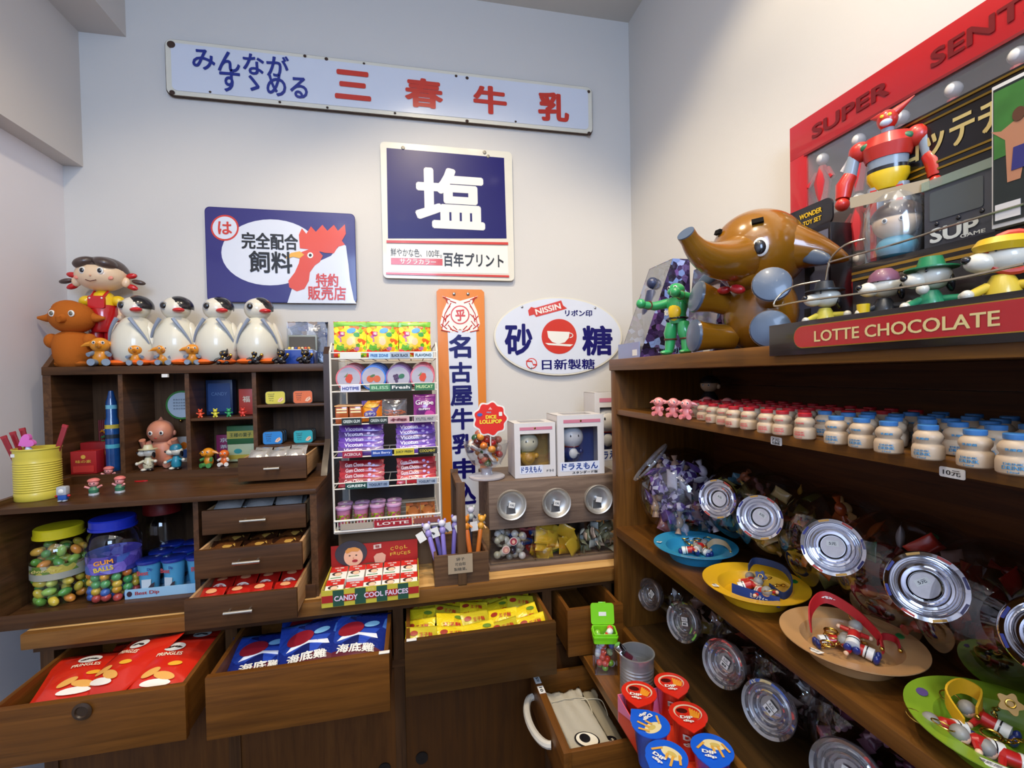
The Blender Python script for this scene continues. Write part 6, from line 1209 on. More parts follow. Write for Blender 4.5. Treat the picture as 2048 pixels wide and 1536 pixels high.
flat(t, 'figure_print', [(-.012, .05), (0, .05), (.004, .075), (.012, .10), (.004, .118), (-.006, .118), (-.018, .112), (-.028, .116), (-.014, .100)], -.0014, M('b07858', .5)); flat(t, 'dark_print', [(-.008, .062), (.006, .062), (.006, .088), (-.006, .088)], -.0020, M('2c2c6c', .5)); flat(t, 'head_print', oval(-.001, .124, .006, .008, 14), -.0022, M('5a3420', .5))
# hatted dog figurines in the lower tray
TT = TZ+.0105
for px, py, x_, suit, hat, hk, rz_, lb in ((1650, 640, .635, 'c8b840', '20242a', 'brim', -40, 'white dog figurine with black hat and yellow sleeves, first in the black display'), (1768, 625, .635, '26282c', '7c4c60', 'cap', -50, 'white dog figurine with mauve beret and dotted dark coat'), (1862, 600, .635, '2c8c60', '1c7c4c', 'brim', -45, 'white dog figurine with green hat holding its chin'), (2005, 560, .640, 'd8b838', 'd8b020', 'bowl', -50, 'white dog figurine with yellow hood and yellow suit at the right border')):
    p = AT(px, py, 'x', x_); t = dog('hatted_dog_figurine', lb, (x_, p.y, TT), suit, hat, 1.12 if px != 2005 else 1.25, R(rz_), 'hatted dog figurines in the black display', hk)
    if px == 1862:
        ob('chin_hand', B().ell((-.010, -.020, .040), .006, u=10, v=8), VW, t)
    if px == 1768:
        for k in range(6): a = k*1.05; ob('yellow_dot', B().ell((.0135*math.cos(a), .0135*math.sin(a), .016+.008*(k % 2)), .0022, u=8, v=6), VY, t)
        ob('yellow_cup', B().cyl((-.020, -.012, .016), (-.020, -.012, .034), .006, .007, 12), VY, t)
    if px == 2005: ob('hood_edge', B().tube([(.006+.0165*math.cos(a), -.006, .058+.0165*math.sin(a)) for a in [.35*i for i in range(18)]], .0035, 8, True), M('c8402c', .4), t)
# ================================================================ milk bottle shelf
MZ = 1.3985
p = AT(1410, 790, 'x', .80); t = thing('dark_haired_doll', 'dark-haired doll in dark clothes at the back of the milk bottle shelf', 'doll', (.800, p.y-.02, MZ), R(-60))
ob('body', B().lathe([(0, 0), (.024, 0), (.022, .03), (.012, .046), (0, .047)], 16), M('1c1a20', .5), t); ob('head', B().ell((0, 0, .064), (.024, .022, .020), u=18, v=12), M('c8a888', .45), t); hq = B().ell((0, .003, .069), (.027, .025, .022), u=24, v=16); bmesh.ops.delete(hq.bm, geom=[v for v in hq.bm.verts if v.co.z < .068 and v.co.y < .010], context='VERTS'); ob('hair', hq, VB, t)
ob('ear', B().ell((.025, 0, .060), (.006, .005, .007), u=8, v=6), M('c8a888', .45), t); eyes(t, [(-.008, -.021, .064), (.008, -.021, .064)], .0032)
for px, py, lb in ((1312, 832, 'pink elephant figurine at the far end of the milk shelf'), (1341, 835, 'pink elephant figurine, second from the far end of the milk shelf'), (1367, 839, 'pink elephant figurine beside the first red-capped bottle')):
    q = AT(px, py, 'z', MZ); elephant_small((q.x+.008, q.y, MZ), lb, col='e08c88', foot='d87c7c', h=.044, rz=R(-50), group='pink elephants on the milk shelf')
for k, (x_, y_) in enumerate(((.655, .965), (.66, .90))): elephant_small((x_+.01, y_, MZ), ['pink elephant figurine behind the other pink ones', 'pink elephant figurine behind the first bottles'][k], col='d8847e', foot='c87070', h=.044, rz=R(-50), group='pink elephants on the milk shelf')
def bottle(cap, ink, loc, label, grp):
    t = thing('milk_drink_bottle', label, 'bottle', loc, R(-70), grp)
    ob('bottle', B().lathe([(0, 0), (.0125, 0), (.0142, .0015), (.0145, .004), (.0145, .012), (.0135, .0155), (.0112, .0175), (.0112, .019), (.0130, .022), (.0132, .0255), (.0115, .029), (.0085, .0315), (.0085, .033), (0, .033)], 24), M('b8a084', .45, name='cream_bottle', sub=1), t)
    ob('cap', B().lathe([(0, .0325), (.0090, .0325), (.0092, .0335), (.0092, .0372), (.0084, .0378), (0, .0378)], 20), M(cap, .35), t)
    im = M(ink, .5)
    for (z, hgt, s_, wd) in ((.0235, .0026, '乳酸菌', .012), (.0105, .0022, 'DRINK', .014), (.0070, .0036, 'DRINK', .016), (.0030, .0016, '15ml', .008)):
        me = text_mesh(s_, wd, hgt, .03); key = ('bend', s_, z)
        if key not in TXT:
            m2 = me.copy(); rr = .0149 if z < .02 else .0134
            for v in m2.vertices: a = v.co.x/rr; v.co = Vector((rr*math.sin(a), -rr*math.cos(a)*1.0, v.co.z))
            TXT[key] = m2
        ob('lettering', TXT[key], im, t, loc=(0, 0, z))
    return t
FRr = [(1398, 841), (1412+4, 846), (1437, 850), (1456, 855), (1486, 859), (1521, 866), (1552, 870), (1596, 878)]
FRb = [(1658, 888), (1708, 896), (1761, 906), (1839, 919), (1932, 935), (2013, 949)]
OR_ = ['first', 'second', 'third', 'fourth', 'fifth', 'sixth', 'seventh', 'eighth']
protoR = protoB = None; used_ = []
for k, (px, py) in enumerate(FRr):
    q = AT(px, py, 'z', MZ); loc = (q.x+.012, q.y, MZ); used_.append(loc); lb = 'red-capped milk drink bottle, %s in the front row from the pink elephants' % OR_[k]
    if protoR is None: protoR = bottle('b02028', 'd8605c', loc, lb, 'red-capped milk bottles')
    else: dup(protoR, loc, R(-70+random.Random(k).uniform(-12, 12)), lb)
for k, (px, py) in enumerate(FRb):
    q = AT(px, py, 'z', MZ); loc = (q.x+.012, q.y, MZ); used_.append(loc); lb = 'blue-capped milk drink bottle, %s in the front row from the red-capped ones' % OR_[k]
    if protoB is None: protoB = bottle('3a70a8', '4c94bc', loc, lb, 'blue-capped milk bottles')
    else: dup(protoB, loc, R(-70+random.Random(k).uniform(-12, 12)), lb)
rg = random.Random(8)
for rr in range(4):
    y = .96-.012*rr
    while y > .26:
        x_ = .612+.040*rr+rg.uniform(-.004, .004); 
        if all((x_-u[0])**2+(y-u[1])**2 > .030**2 for u in used_):
            red = y > .60-.06*rr*.3
            dup(protoR if red else protoB, (x_, y, MZ), R(-70+rg.uniform(-20, 20)), '%s-capped milk drink bottle standing behind the front row' % ('red' if red else 'blue'), 'milk bottles behind the front row'); used_.append((x_, y))
        y -= rg.uniform(.033, .040)
# ================================================================ globe jar, lidded jars, candies
CZ = 1.0605
def wrapped(name, label, cat, grp, c, r, n, cols, ink=None, size=.02, seed=1, zmin=None, squash=1):
    rg = random.Random(seed); pm_ = {}
    for k in range(n):
        while True:
            v = Vector((rg.uniform(-1, 1), rg.uniform(-1, 1), rg.uniform(-1, .75)))
            if .35 < v.length < 1: break
        v = v*(r-size*.75); v.z *= squash
        col = cols[k % len(cols)]; sh = k % 3
        if sh not in pm_:
            if sh == 0: pm_[sh] = bag_mesh('wrapped_sweet', size*2.0, size*1.25, size*.30, nx=8, ny=6, seed=seed)
            elif sh == 1: b_ = B(); b_.ell((0, 0, 0), (size*.62, size*.45, size*.45), u=12, v=8); b_.cyl((size*.5, 0, 0), (size*1.15, 0, 0), size*.12, size*.34, 10); b_.cyl((-size*.5, 0, 0), (-size*1.15, 0, 0), size*.12, size*.34, 10); pm_[sh] = b_.mesh('wrapped_sweet')
            else: pm_[sh] = bag_mesh('wrapped_sweet', size*1.5, size*1.7, size*.35, nx=8, ny=6, seed=seed+5)
        solo(name, pm_[sh], col if not isinstance(col, str) else M(col, .22, coat=.6), label, cat, (c[0]+v.x, c[1]+v.y, c[2]+v.z), (rg.uniform(0, 6), rg.uniform(0, 6), rg.uniform(0, 6)), grp)
gq = AT(1345, 985, 'x', .70); GC = Vector((.705, 1.125, CZ+.119)); GRr = .118
r = thing('globe_jar', 'round clear plastic globe jar with side opening, full of purple wrapped sweets', 'jar', (GC.x, GC.y, CZ))
op = Vector((-.62, .34, .62)).normalized(); mxx = Matrix.Translation((0, 0, .119)) @ op.to_track_quat('Z', 'Y').to_matrix().to_4x4()
th0 = R(30); prof = [(GRr*math.sin(a), GRr*math.cos(a)) for a in [math.pi-(math.pi-th0)*k/26 for k in range(27)]]; prof[0] = (0, -GRr); prof += [(GRr*.50, GRr*.93), (GRr*.53, GRr*.97)]
ob('globe', B().lathe(prof, 44, mxx), JARG, r); ob('rim_ring', B().lathe([(GRr*.50, GRr*.93), (GRr*.56, GRr*.96), (GRr*.56, GRr*1.0), (GRr*.50, GRr*.98)], 40, mxx, True), clear('rim_plastic', (.8, .8, .85), .35, .08, .12, (.8, .8, .85)), r)
ob('price_sticker', B().box(-.002, -.001, -.010, .010, .0, .012), PAPER, r, loc=(-.030, .048, .205), rot=(0, R(-20), R(10)))
DOT = foil('purple_polka_print', ['5a3f8c', 'd8d0e0', '3c2c60', 'e0dce8', '7a5ab0', '4a3478', 'b8a8d0'], 90, .25)
wrapped('purple_sweet', 'purple or white wrapped sweet inside the round globe jar', 'sweet', 'sweets in the globe jar', GC, GRr, 105, [DOT, 'd8d0dc', '5a4088', DOT, 'b89880', '6c4c9c', 'e4e0ea', DOT, '8a5a60'], size=.025, seed=4)
LIDP = [(0, .002), (.0205, .002), (.0225, .006), (.0245, .0065), (.026, .003), (.0285, .004), (.031, .015), (.0345, .016), (.037, .008), (.0405, .006), (.044, .008), (.0465, .016), (.0525, .018), (.0535, .016), (.0535, .011), (.050, .006), (.047, -.006), (0, -.006)]
def big_jar(label, name, lid, nrm, rb, kind, sweets_, seed, writing='5元', ln=.13, zf=CZ):
    lid = Vector(lid); nrm = Vector(nrm).normalized(); k = rb/.095
    cen = lid-nrm*ln*k; cen.z = max(cen.z, zf+rb+.0005)
    ax = (lid-cen).normalized(); 
    r = thing(name, label, 'jar', (cen.x, cen.y, zf)); off = cen-Vector((cen.x, cen.y, zf))
    mj = Matrix.Translation(off) @ ax.to_track_quat('Z', 'Y').to_matrix().to_4x4(); D = (lid-cen).length
    n0 = (.034 if kind == 'chrome' else .040)*k; a0 = math.asin(n0/rb); prof = [(0, -rb*.97), (rb*.35, -rb*.95)]+[(rb*math.sin(a), rb*math.cos(a)) for a in [math.pi*.86-(math.pi*.86-a0*1.25)*q/20 for q in range(21)]]+[(n0, D-.012*k), (n0, D-.004*k)]
    ob('jar_body', B().lathe(prof, 40, mj), JARG, r)
    ml = Matrix.Translation(lid-Vector((cen.x, cen.y, zf))) @ nrm.to_track_quat('Z', 'Y').to_matrix().to_4x4() @ Matrix.Scale(k*(.80 if kind == 'chrome' else 1), 4)
    lm = {'chrome': CHL, 'clear': CRYST}[kind]
    L_ = ob('lid', B().lathe(LIDP, 44, ml), lm, r)
    ob('lid_inner_ring', B().lathe([(.0225, .0055), (.0235, .0085), (.0245, .0060)], 36, ml), CHROME if kind == 'chrome' else lm, L_)
    ob('lid_outer_ring', B().lathe([(.0395, .0065), (.0405, .0095), (.0415, .0070)], 44, ml), CHROME if kind == 'chrome' else lm, L_)
    if kind == 'chrome': ob('round_label', B().lathe([(0, .0046), (.0195, .0046), (.0195, .0052), (0, .0052)], 32, ml), M('d8d0d0', .35, var=.2, vscale=90), L_)
    rg = random.Random(seed); ng = rg.uniform(-.7, .7)
    for q in range(2 if kind == 'clear' else 1):
        mt = ml @ Matrix.Rotation(ng, 4, 'Z') @ Matrix.Translation((0, .006-.012*q, .0055))
        ob('price_sticker', B().box(-.010, .010, -.0050, .0050, 0, .0006), PAPER, L_).matrix_local = mt
        o_ = ob('lettering', text_mesh(writing if q == 0 else '糖果', .012, .006, .02, 'xy'), BLACK, L_); o_.matrix_local = mt @ Matrix.Translation((0, 0, .0010))
    if kind == 'chrome':
        for q in range(8):
            a = q*.785+.3; o_ = ob('rim_print', B().prism([(.0485*math.cos(a-.18), .0485*math.sin(a-.18)), (.0525*math.cos(a-.18), .0525*math.sin(a-.18)), (.0525*math.cos(a+.18), .0525*math.sin(a+.18)), (.0485*math.cos(a+.18), .0485*math.sin(a+.18))], 0, .0004, 'xy'), M(['2c3080', 'c84838', 'd8a040', '2c3080'][q % 4], .4), L_); o_.matrix_local = ml @ Matrix.Translation((0, 0, .0176))
    nm, lb, cols_, n_, sz = sweets_
    wrapped(nm, lb, 'sweet', lb.split(' inside ')[1].replace('the ', 'sweets in the ', 1), cen, rb*.97, n_, cols_, size=sz, seed=seed)
    return r
CHL = M('dcdce2', .07, 1, name='bright_chrome_lid')
UL = [((1440, 998), .665, (-.80, -.42, .20), .095, 'clear jar with bright chrome lid, first after the globe jar', ('fruit_sweet', 'fruit-coloured sweet inside the first chrome-lidded jar', ['a8a83c', 'c88c88', 'd8c878', '8a9c40', 'b06848', '5c98b0'], 26, .019)),
      ((1523, 1034), .668, (-.78, -.52, .20), .095, 'clear jar with bright chrome lid behind the blue and yellow plates', ('pastel_sweet', 'olive or orange sweet inside the second chrome-lidded jar', ['b88c3c', '8c8430', 'c85c34', 'd8c080', '6a7434'], 26, .019)),
      ((1666, 1093), .672, (-.74, -.62, .22), .100, 'clear jar with bright chrome lid behind the yellow and beige plates', ('amber_stick_sweet', 'amber or orange sweet inside the third chrome-lidded jar', ['c8642c', 'a84820', 'd8883c', '8c3c1c', 'e0b070', '6a6a38'], 26, .022)),
      ((1848, 1170), .676, (-.70, -.70, .24), .100, 'clear jar with the largest-looking chrome lid, behind the beige plate', ('red_wrapped_sweet', 'red or clear wrapped sweet inside the fourth chrome-lidded jar', ['b02420', '8c1c1c', 'c83c30', 'd8b0a0', '6a2020', '3c6a48', 'c0b8b8'], 34, .022)),
      ((2092, 1270), .680, (-.66, -.74, .24), .095, 'clear jar with chrome lid cut off by the right border', ('dark_red_sweet', 'dark red sweet inside the chrome-lidded jar at the right border', ['8c1c1c', '6a1818', 'a83c30'], 16, .022))]
for (px, py), X, nr, rb, lb, sw in UL: big_jar(lb, 'lidded_jar', AT(px, py, 'x', X), nr, rb, 'chrome', sw, px)
LZ = .7655
LL = [((1305, 1188), .655, (-.94, -.25, .18), .078, 'small clear-lidded jar farthest on the lower shelf', ('tan_sweet', 'tan sweet inside the farthest lower jar', ['6a5020', '8a7430', '5c4a28'], 16, .017)),
      ((1372, 1243), .655, (-.93, -.30, .18), .085, 'clear-lidded jar, second from the far end of the lower shelf', ('yellow_brown_sweet', 'yellow or pink sweet inside the second lower jar', ['8c7020', 'a07c6c', '6a4030', 'c8a890'], 22, .018)),
      ((1453, 1325), .655, (-.92, -.32, .18), .088, 'clear-lidded jar in the middle of the lower shelf', ('brown_red_sweet', 'brown or red sweet inside the middle lower jar', ['6a2c1c', '8c4030', '5c3020', 'a88878'], 22, .018)),
      ((1543, 1415), .655, (-.90, -.36, .20), .090, 'clear-lidded jar, fourth from the far end of the lower shelf', ('grey_rolled_sweet', 'grey or rose sweet inside the fourth lower jar', ['8c7c70', '6a4c48', 'b09c90', '5c3c38'], 24, .018)),
      ((1698, 1548), .660, (-.86, -.44, .22), .092, 'clear-lidded jar at the bottom edge of the picture', ('pink_sweet', 'pink sweet inside the jar at the bottom edge', ['a8788c', '8c5870', 'c8a0b0', '70405c'], 34, .015))]
for (px, py), X, nr, rb, lb, sw in LL: big_jar(lb, 'lidded_jar', AT(px, py, 'x', X), nr, rb, 'clear', sw, px, ln=.118, zf=LZ)
# ================================================================ plates with keyrings
def keyman(loc, rot, label, grp, shirt='b8201c'):
    t = thing('keyring_figure', label, 'keyring', loc, 0, grp, rot=rot); t.scale = (.92,)*3; sm = M(shirt, .35, coat=.3); sk = M('e0b894', .4); gy = M('8c8880', .45)
    ob('shirt', B().lathe([(0, .020), (.0085, .021), (.009, .034), (.005, .039), (0, .040)], 14), sm, t); ob('shorts', B().lathe([(0, .006), (.010, .008), (.0095, .021), (0, .022)], 14), WHITE, t); ob('stripe', B().lathe([(.0102, .0165), (.0102, .0180)], 14), VB, t)
    ob('head', B().ell((0, -.001, .047), (.0095, .009, .009), u=14, v=10), sk, t); hq = B().ell((0, .0015, .049), (.0102, .0098, .0095), u=14, v=10); ob('grey_hair', hq, gy, t)
    for s_ in (-1, 1):
        ob('sleeve', B().cyl((s_*.007, 0, .036), (s_*.019, -.003, .039), .0040, .0036, 8), sm, t); ob('hand', B().ell((s_*.022, -.004, .040), .0038, u=8, v=6), sk, t)
        ob('shoe', B().ell((s_*.006, -.002, .003), (.0062, .0080, .0048), u=10, v=8), M('1c2c74', .3, coat=.3), t); ob('eye', B().ell((s_*.003, -.0098, .047), .0009, u=6, v=5), VB, t)
    ob('gold_ring', B().tube([(.011*math.cos(a), .003, .066+.011*math.sin(a)) for a in [.4*i for i in range(16)]], .0009, 6, True), GOLD, t)
    return t
def chain(loc, seed, label):
    rg = random.Random(seed); t = thing('gold_keychain', label, 'keychain', loc, 0, 'gold keychains on the plates'); p = Vector((0, 0, 0)); d = rg.uniform(0, 6)
    for k in range(9):
        d += rg.uniform(-.6, .6); p += Vector((math.cos(d), math.sin(d), 0))*.0062; q = Euler((R(90) if k % 2 else 0, 0, d)).to_matrix()
        ob('link', B().tube([p+q @ Vector((.0042*math.cos(a), .0026*math.sin(a), 0)) for a in [.785*i for i in range(8)]], .0008, 5, True), GOLD, t)
    ob('clasp', B().tube([p+Vector((.008+.009*math.cos(a), .009*math.sin(a), .004)) for a in [.4*i for i in range(16)]], .0014, 6, True), GOLD, t)
def strap(name, label, col, loc, pts, width, s=None, tm=None, grp='wrist straps on the plates', at_=None, rot_=None):
    t = thing(name, label, 'strap', loc, 0, grp); m = M(col, .45, name='strap_' + col)
    ob('band', B().ribbon(spline(pts, 5), width, .0022), m, t); 
    if s: ob('lettering', text_mesh(s, *tm, .03), WHITE, t, loc=at_, rot=rot_)
    ob('rivet', B().ell(Vector(pts[-1])+Vector((-.003, -.003, 0)), .0032, u=8, v=6), GOLD, t)
    return t
PLW = [(0, .0045), (.046, .0045), (.055, .0065), (.0605, .0120), (.0635, .0230), (.0660, .0265), (.089, .0310), (.0935, .0325), (.0935, .0312), (.090, .0285), (.068, .0205), (.056, .000), (0, .000)]
for (x_, y_, col, nm, sp_) in ((.646, .990, '2c8cb4', 'bright blue', None), (.638, .783, 'e0ac1c', 'yellow', '1c8030'), (.643, .586, 'b88c5c', 'beige', '1c8440'), (.648, .392, '7c9c24', 'lime green', '5c4880')):
    t = thing('plate', '%s melamine plate holding red-shirted keyring figures' % nm, 'plate', (x_, y_, CZ), 0, 'coloured plates on the plate shelf')
    ob('dish', B().lathe(PLW, 56), M(col, .38, coat=.25, name='plate_' + col), t, angle=30)
    ang = R({'bright blue': 150, 'yellow': 172, 'beige': 190, 'lime green': 200}[nm])
    ob('price_sticker', B().box(-.013, .013, -.005, .005, 0, .0006), PAPER, t, loc=(.080*math.cos(ang), .080*math.sin(ang), .0298), rot=(0, R(-13), ang+R(80))); o_ = ob('lettering', text_mesh('鑰匙圈', .019, .005, 0, 'xy'), M('54505a', .5), t, loc=(.080*math.cos(ang), .080*math.sin(ang), .0310), rot=(0, R(-13), ang+R(80)))
    if sp_: aa = R(-10) if nm != 'lime green' else R(110); ob('rim_print', B().prism(oval(0, 0, .009, .006, 16), 0, .0006, 'xy'), M(sp_, .45), t, loc=(.079*math.cos(aa), .079*math.sin(aa), .0296), rot=(0, 0, .6))
    grp = 'keyring figures on the %s plate' % nm
    P4 = {'bright blue': [(-.030, .020, .012, 80, 20, 60), (-.004, -.004, .016, 78, -10, 118), (.026, -.022, .012, 84, 8, 190)], 'yellow': [(-.028, .020, .014, 70, 12, 60), (-.002, -.010, .018, 66, -8, -14), (.010, .014, .012, 86, 5, 150)],
          'beige': [(-.034, .030, .012, 80, 12, 66), (-.010, -.012, .020, 66, -10, 130), (.020, -.030, .013, 80, 6, 210)], 'lime green': [(-.020, .026, .014, 78, 12, 250), (-.022, -.012, .016, 74, -10, 240), (-.010, -.034, .014, 82, 6, 225), (.018, .004, .014, 78, 6, 200)]}[nm]
    for k, (dx, dy, dz, ax_, ay_, az_) in enumerate(P4): keyman((x_+dx, y_+dy, CZ+dz), (R(ax_), R(ay_), R(az_)), 'red-shirted grey-haired keyring figure on the %s plate, %s' % (nm, ['nearest the wall corner', 'in the middle', 'nearest the camera', 'lying on top'][k]), grp)
    chain((x_+.008, y_+.012, CZ+.020), int(y_*100), 'gold keychain on the %s plate' % nm); chain((x_+.022, y_-.012, CZ+.022), int(y_*100)+1, 'second gold keychain on the %s plate, nearer the camera' % nm)
strap('navy_strap', 'navy blue strap with white katakana across the yellow plate', '1c3c80', (.610, .745, CZ+.024), [(-.020, .040, 0), (-.006, .012, 0), (.012, -.014, 0), (.024, -.030, 0)], (0, 0, .019), 'ミルクティー', (.030, .009), at_=(.002, -.004, 0), rot_=(0, 0, R(-57)))
strap('dark_blue_strap', 'dark blue strap looped over the far side of the yellow plate', '1c3054', (.675, .768, CZ+.036), [(-.030, .040, .012), (-.008, .046, .022), (.022, .010, .018), (.014, -.022, .0), (-.012, -.030, -.014), (-.022, -.006, -.006)], (0, 0, .013))
strap('red_strap', 'red strap with white marks looped over the beige plate', 'b01c20', (.655, .600, CZ+.040), [(-.040, .030, -.012), (-.028, .040, .012), (0, .040, .026), (.020, .006, .014), (.026, -.030, -.008), (.016, -.040, -.014)], (0, .004, .018), '純奶', (.020, .008), at_=(.002, .0372, .028), rot_=(R(-40), 0, R(-40)))
strap('red_strap', 'short red strap curled on the beige plate', '9c1820', (.690, .560, CZ+.026), [(-.012, .012, 0), (.002, .014, .006), (.010, .002, .006), (.002, -.010, 0)], (0, 0, .010))
strap('beige_strap', 'beige strap end on the bright blue plate', 'b0946c', (.690, .962, CZ+.030), [(-.022, .012, 0), (-.004, .012, .010), (.014, -.004, .008), (.012, -.026, -.002)], (0, .004, .012))
strap('yellow_strap', 'yellow strap curled on the lime green plate', 'd8a41c', (.650, .418, CZ+.032), [(-.032, .000, -.010), (-.022, .026, .006), (.006, .030, .012), (.018, .016, .006), (-.004, .006, -.006)], (0, 0, .018))
strap('yellow_strap', 'yellow strap at the right border above the lime green plate', 'd8a41c', (.700, .350, CZ+.040), [(0, .03, .01), (.012, .006, .016), (.004, -.02, .004)], (0, 0, .022))
for (x_, y_, z_, c_, lb) in ((.662, .795, .034, '1c3468', 'small navy flower charm on the yellow plate'), (.672, .408, .046, 'c89418', 'yellow flower charm on the lime green plate')):
    t = thing('flower_charm', lb, 'charm', (x_, y_, CZ+z_), 0, rot=(R(60), 0, R(-50))); ob('petals', B().prism(flower(0, 0, .010, 5, .2, 40), -.003, .003, 'xy'), M(c_, .35, coat=.4), t); ob('gold_centre', B().tube([(.004*math.cos(a), .004*math.sin(a), .0035) for a in [.6*i for i in range(11)]], .001, 6, True), GOLD, t)
# ================================================================ ledge: container, tin, dip cups; drawer: cotton bags
EZ = .7205
p = AT(1207, 1332, 'z', EZ); cx_, cy_ = .480, 1.146
r = thing('green_lidded_container', 'clear box with open bright green lid, full of fruit-shaped sweets', 'container', (cx_, cy_, EZ), R(-14)); LG2 = M('7cd01c', .3, coat=.4, name='lime_plastic')
hw, hd_, hh = .029, .022, .100
for nm, bx in (('wall', (-hw, hw, -hd_, -hd_+.0015, 0, hh)), ('wall', (-hw, hw, hd_-.0015, hd_, 0, hh)), ('wall', (-hw, -hw+.0015, -hd_, hd_, 0, hh)), ('wall', (hw-.0015, hw, -hd_, hd_, 0, hh)), ('bottom', (-hw, hw, -hd_, hd_, 0, .002))): ob(nm, B().box(*bx), CLEAR, r)
def ringbox(w0, d0, z0, z1, th): 
    b_ = B(); o_ = rrect(-w0, w0, -d0, d0, .006); i_ = rrect(-w0+th, w0-th, -d0+th, d0-th, .005); n = len(o_)
    V = [[b_.bm.verts.new((p_[0], p_[1], z)) for p_ in ps] for ps, z in ((o_, z0), (o_, z1), (i_, z1), (i_, z0))]
    for a, c_ in ((0, 1), (1, 2), (2, 3), (3, 0)):
        for k in range(n): b_.bm.faces.new((V[a][k], V[a][(k+1) % n], V[c_][(k+1) % n], V[c_][k]))
    return b_
ob('green_collar', ringbox(hw+.002, hd_+.002, hh-.018, hh+.006, .004), LG2, r); ob('collar_lip', ringbox(hw+.0035, hd_+.0035, hh-.004, hh, .004), LG2, r)
ld = ob('open_lid', B().prism(rrect(-hw-.002, hw+.002, 0, .054, .007), 0, .004), LG2, r, loc=(0, hd_+.004, hh+.006), rot=(R(-12), 0, 0)); ob('lid_tab', B().box(-.010, .010, 0, .004, .053, .057, .001), LG2, ld); ob('label_sticker', B().box(-.010, .010, -.0006, 0, .022, .032), PAPER, ld)
rg = random.Random(6); fp = {}
for k in range(34):
    col = ['d83828', '88c838', 'e8e8dc', 'c8e0a0', 'e05848', '2858b8', 'a8d058', 'd8d8e0'][rg.randrange(8)]; z = .010+.100*k/34
    x = rg.uniform(-.020, .020); y = rg.uniform(-.014, .014); ca, sa = math.cos(R(-14)), math.sin(R(-14))
    me = fp.setdefault(k % 2, (B().lathe([(0, -.008), (.006, -.006), (.0085, 0), (.0075, .005), (.0055, .007), (.0055, .0095), (0, .010)], 14) if k % 2 else B().ell((0, 0, 0), .0085, u=12, v=8)).mesh('fruit_sweet'))
    solo('fruit_cup_sweet', me, M(col, .2, coat=.7), 'small fruit-shaped sweet inside the green-lidded box', 'sweet', (cx_+x*ca-y*sa, cy_+x*sa+y*ca, EZ+z), (rg.uniform(0, 3), rg.uniform(0, 3), 0), 'fruit sweets in the green-lidded box')
p = AT(1275, 1400, 'z', EZ); tx_, ty_ = .520, 1.045
r = thing('ribbed_tin', 'open ribbed galvanised tin on the ledge holding a dark red bottle', 'tin', (tx_, ty_, EZ)); P = [(0, 0), (.040, 0), (.041, .003)]
for k in range(8): P += [(.0405, .014+.008*k), (.0390, .018+.008*k)]
P += [(.0405, .084), (.0405, .097), (.043, .099), (.043, .101), (.0395, .101), (.0385, .006), (0, .005)]
ob('can_body', B().lathe(P, 40), M('d0d2d4', .3, .8, name='bright_tin'), r)
s = thing('dark_red_bottle', 'small dark red bottle with silver cap leaning in the ribbed tin', 'bottle', (tx_+.010, ty_-.004, EZ+.050), 0, rot=(R(-14), R(-40), 0)); ob('bottle', B().lathe([(0, 0), (.010, 0), (.012, .006), (.012, .045), (.0085, .056), (.0085, .066), (0, .066)], 18), M('4c1c28', .12, coat=.8), s); ob('cap', B().lathe([(0, .064), (.0105, .064), (.0108, .066), (.0108, .084), (.0098, .086), (0, .086)], 20), CHROME, s)
ob('label', B().lathe([(.0123, .020), (.0123, .042)], 18), M('70606c', .3), s)
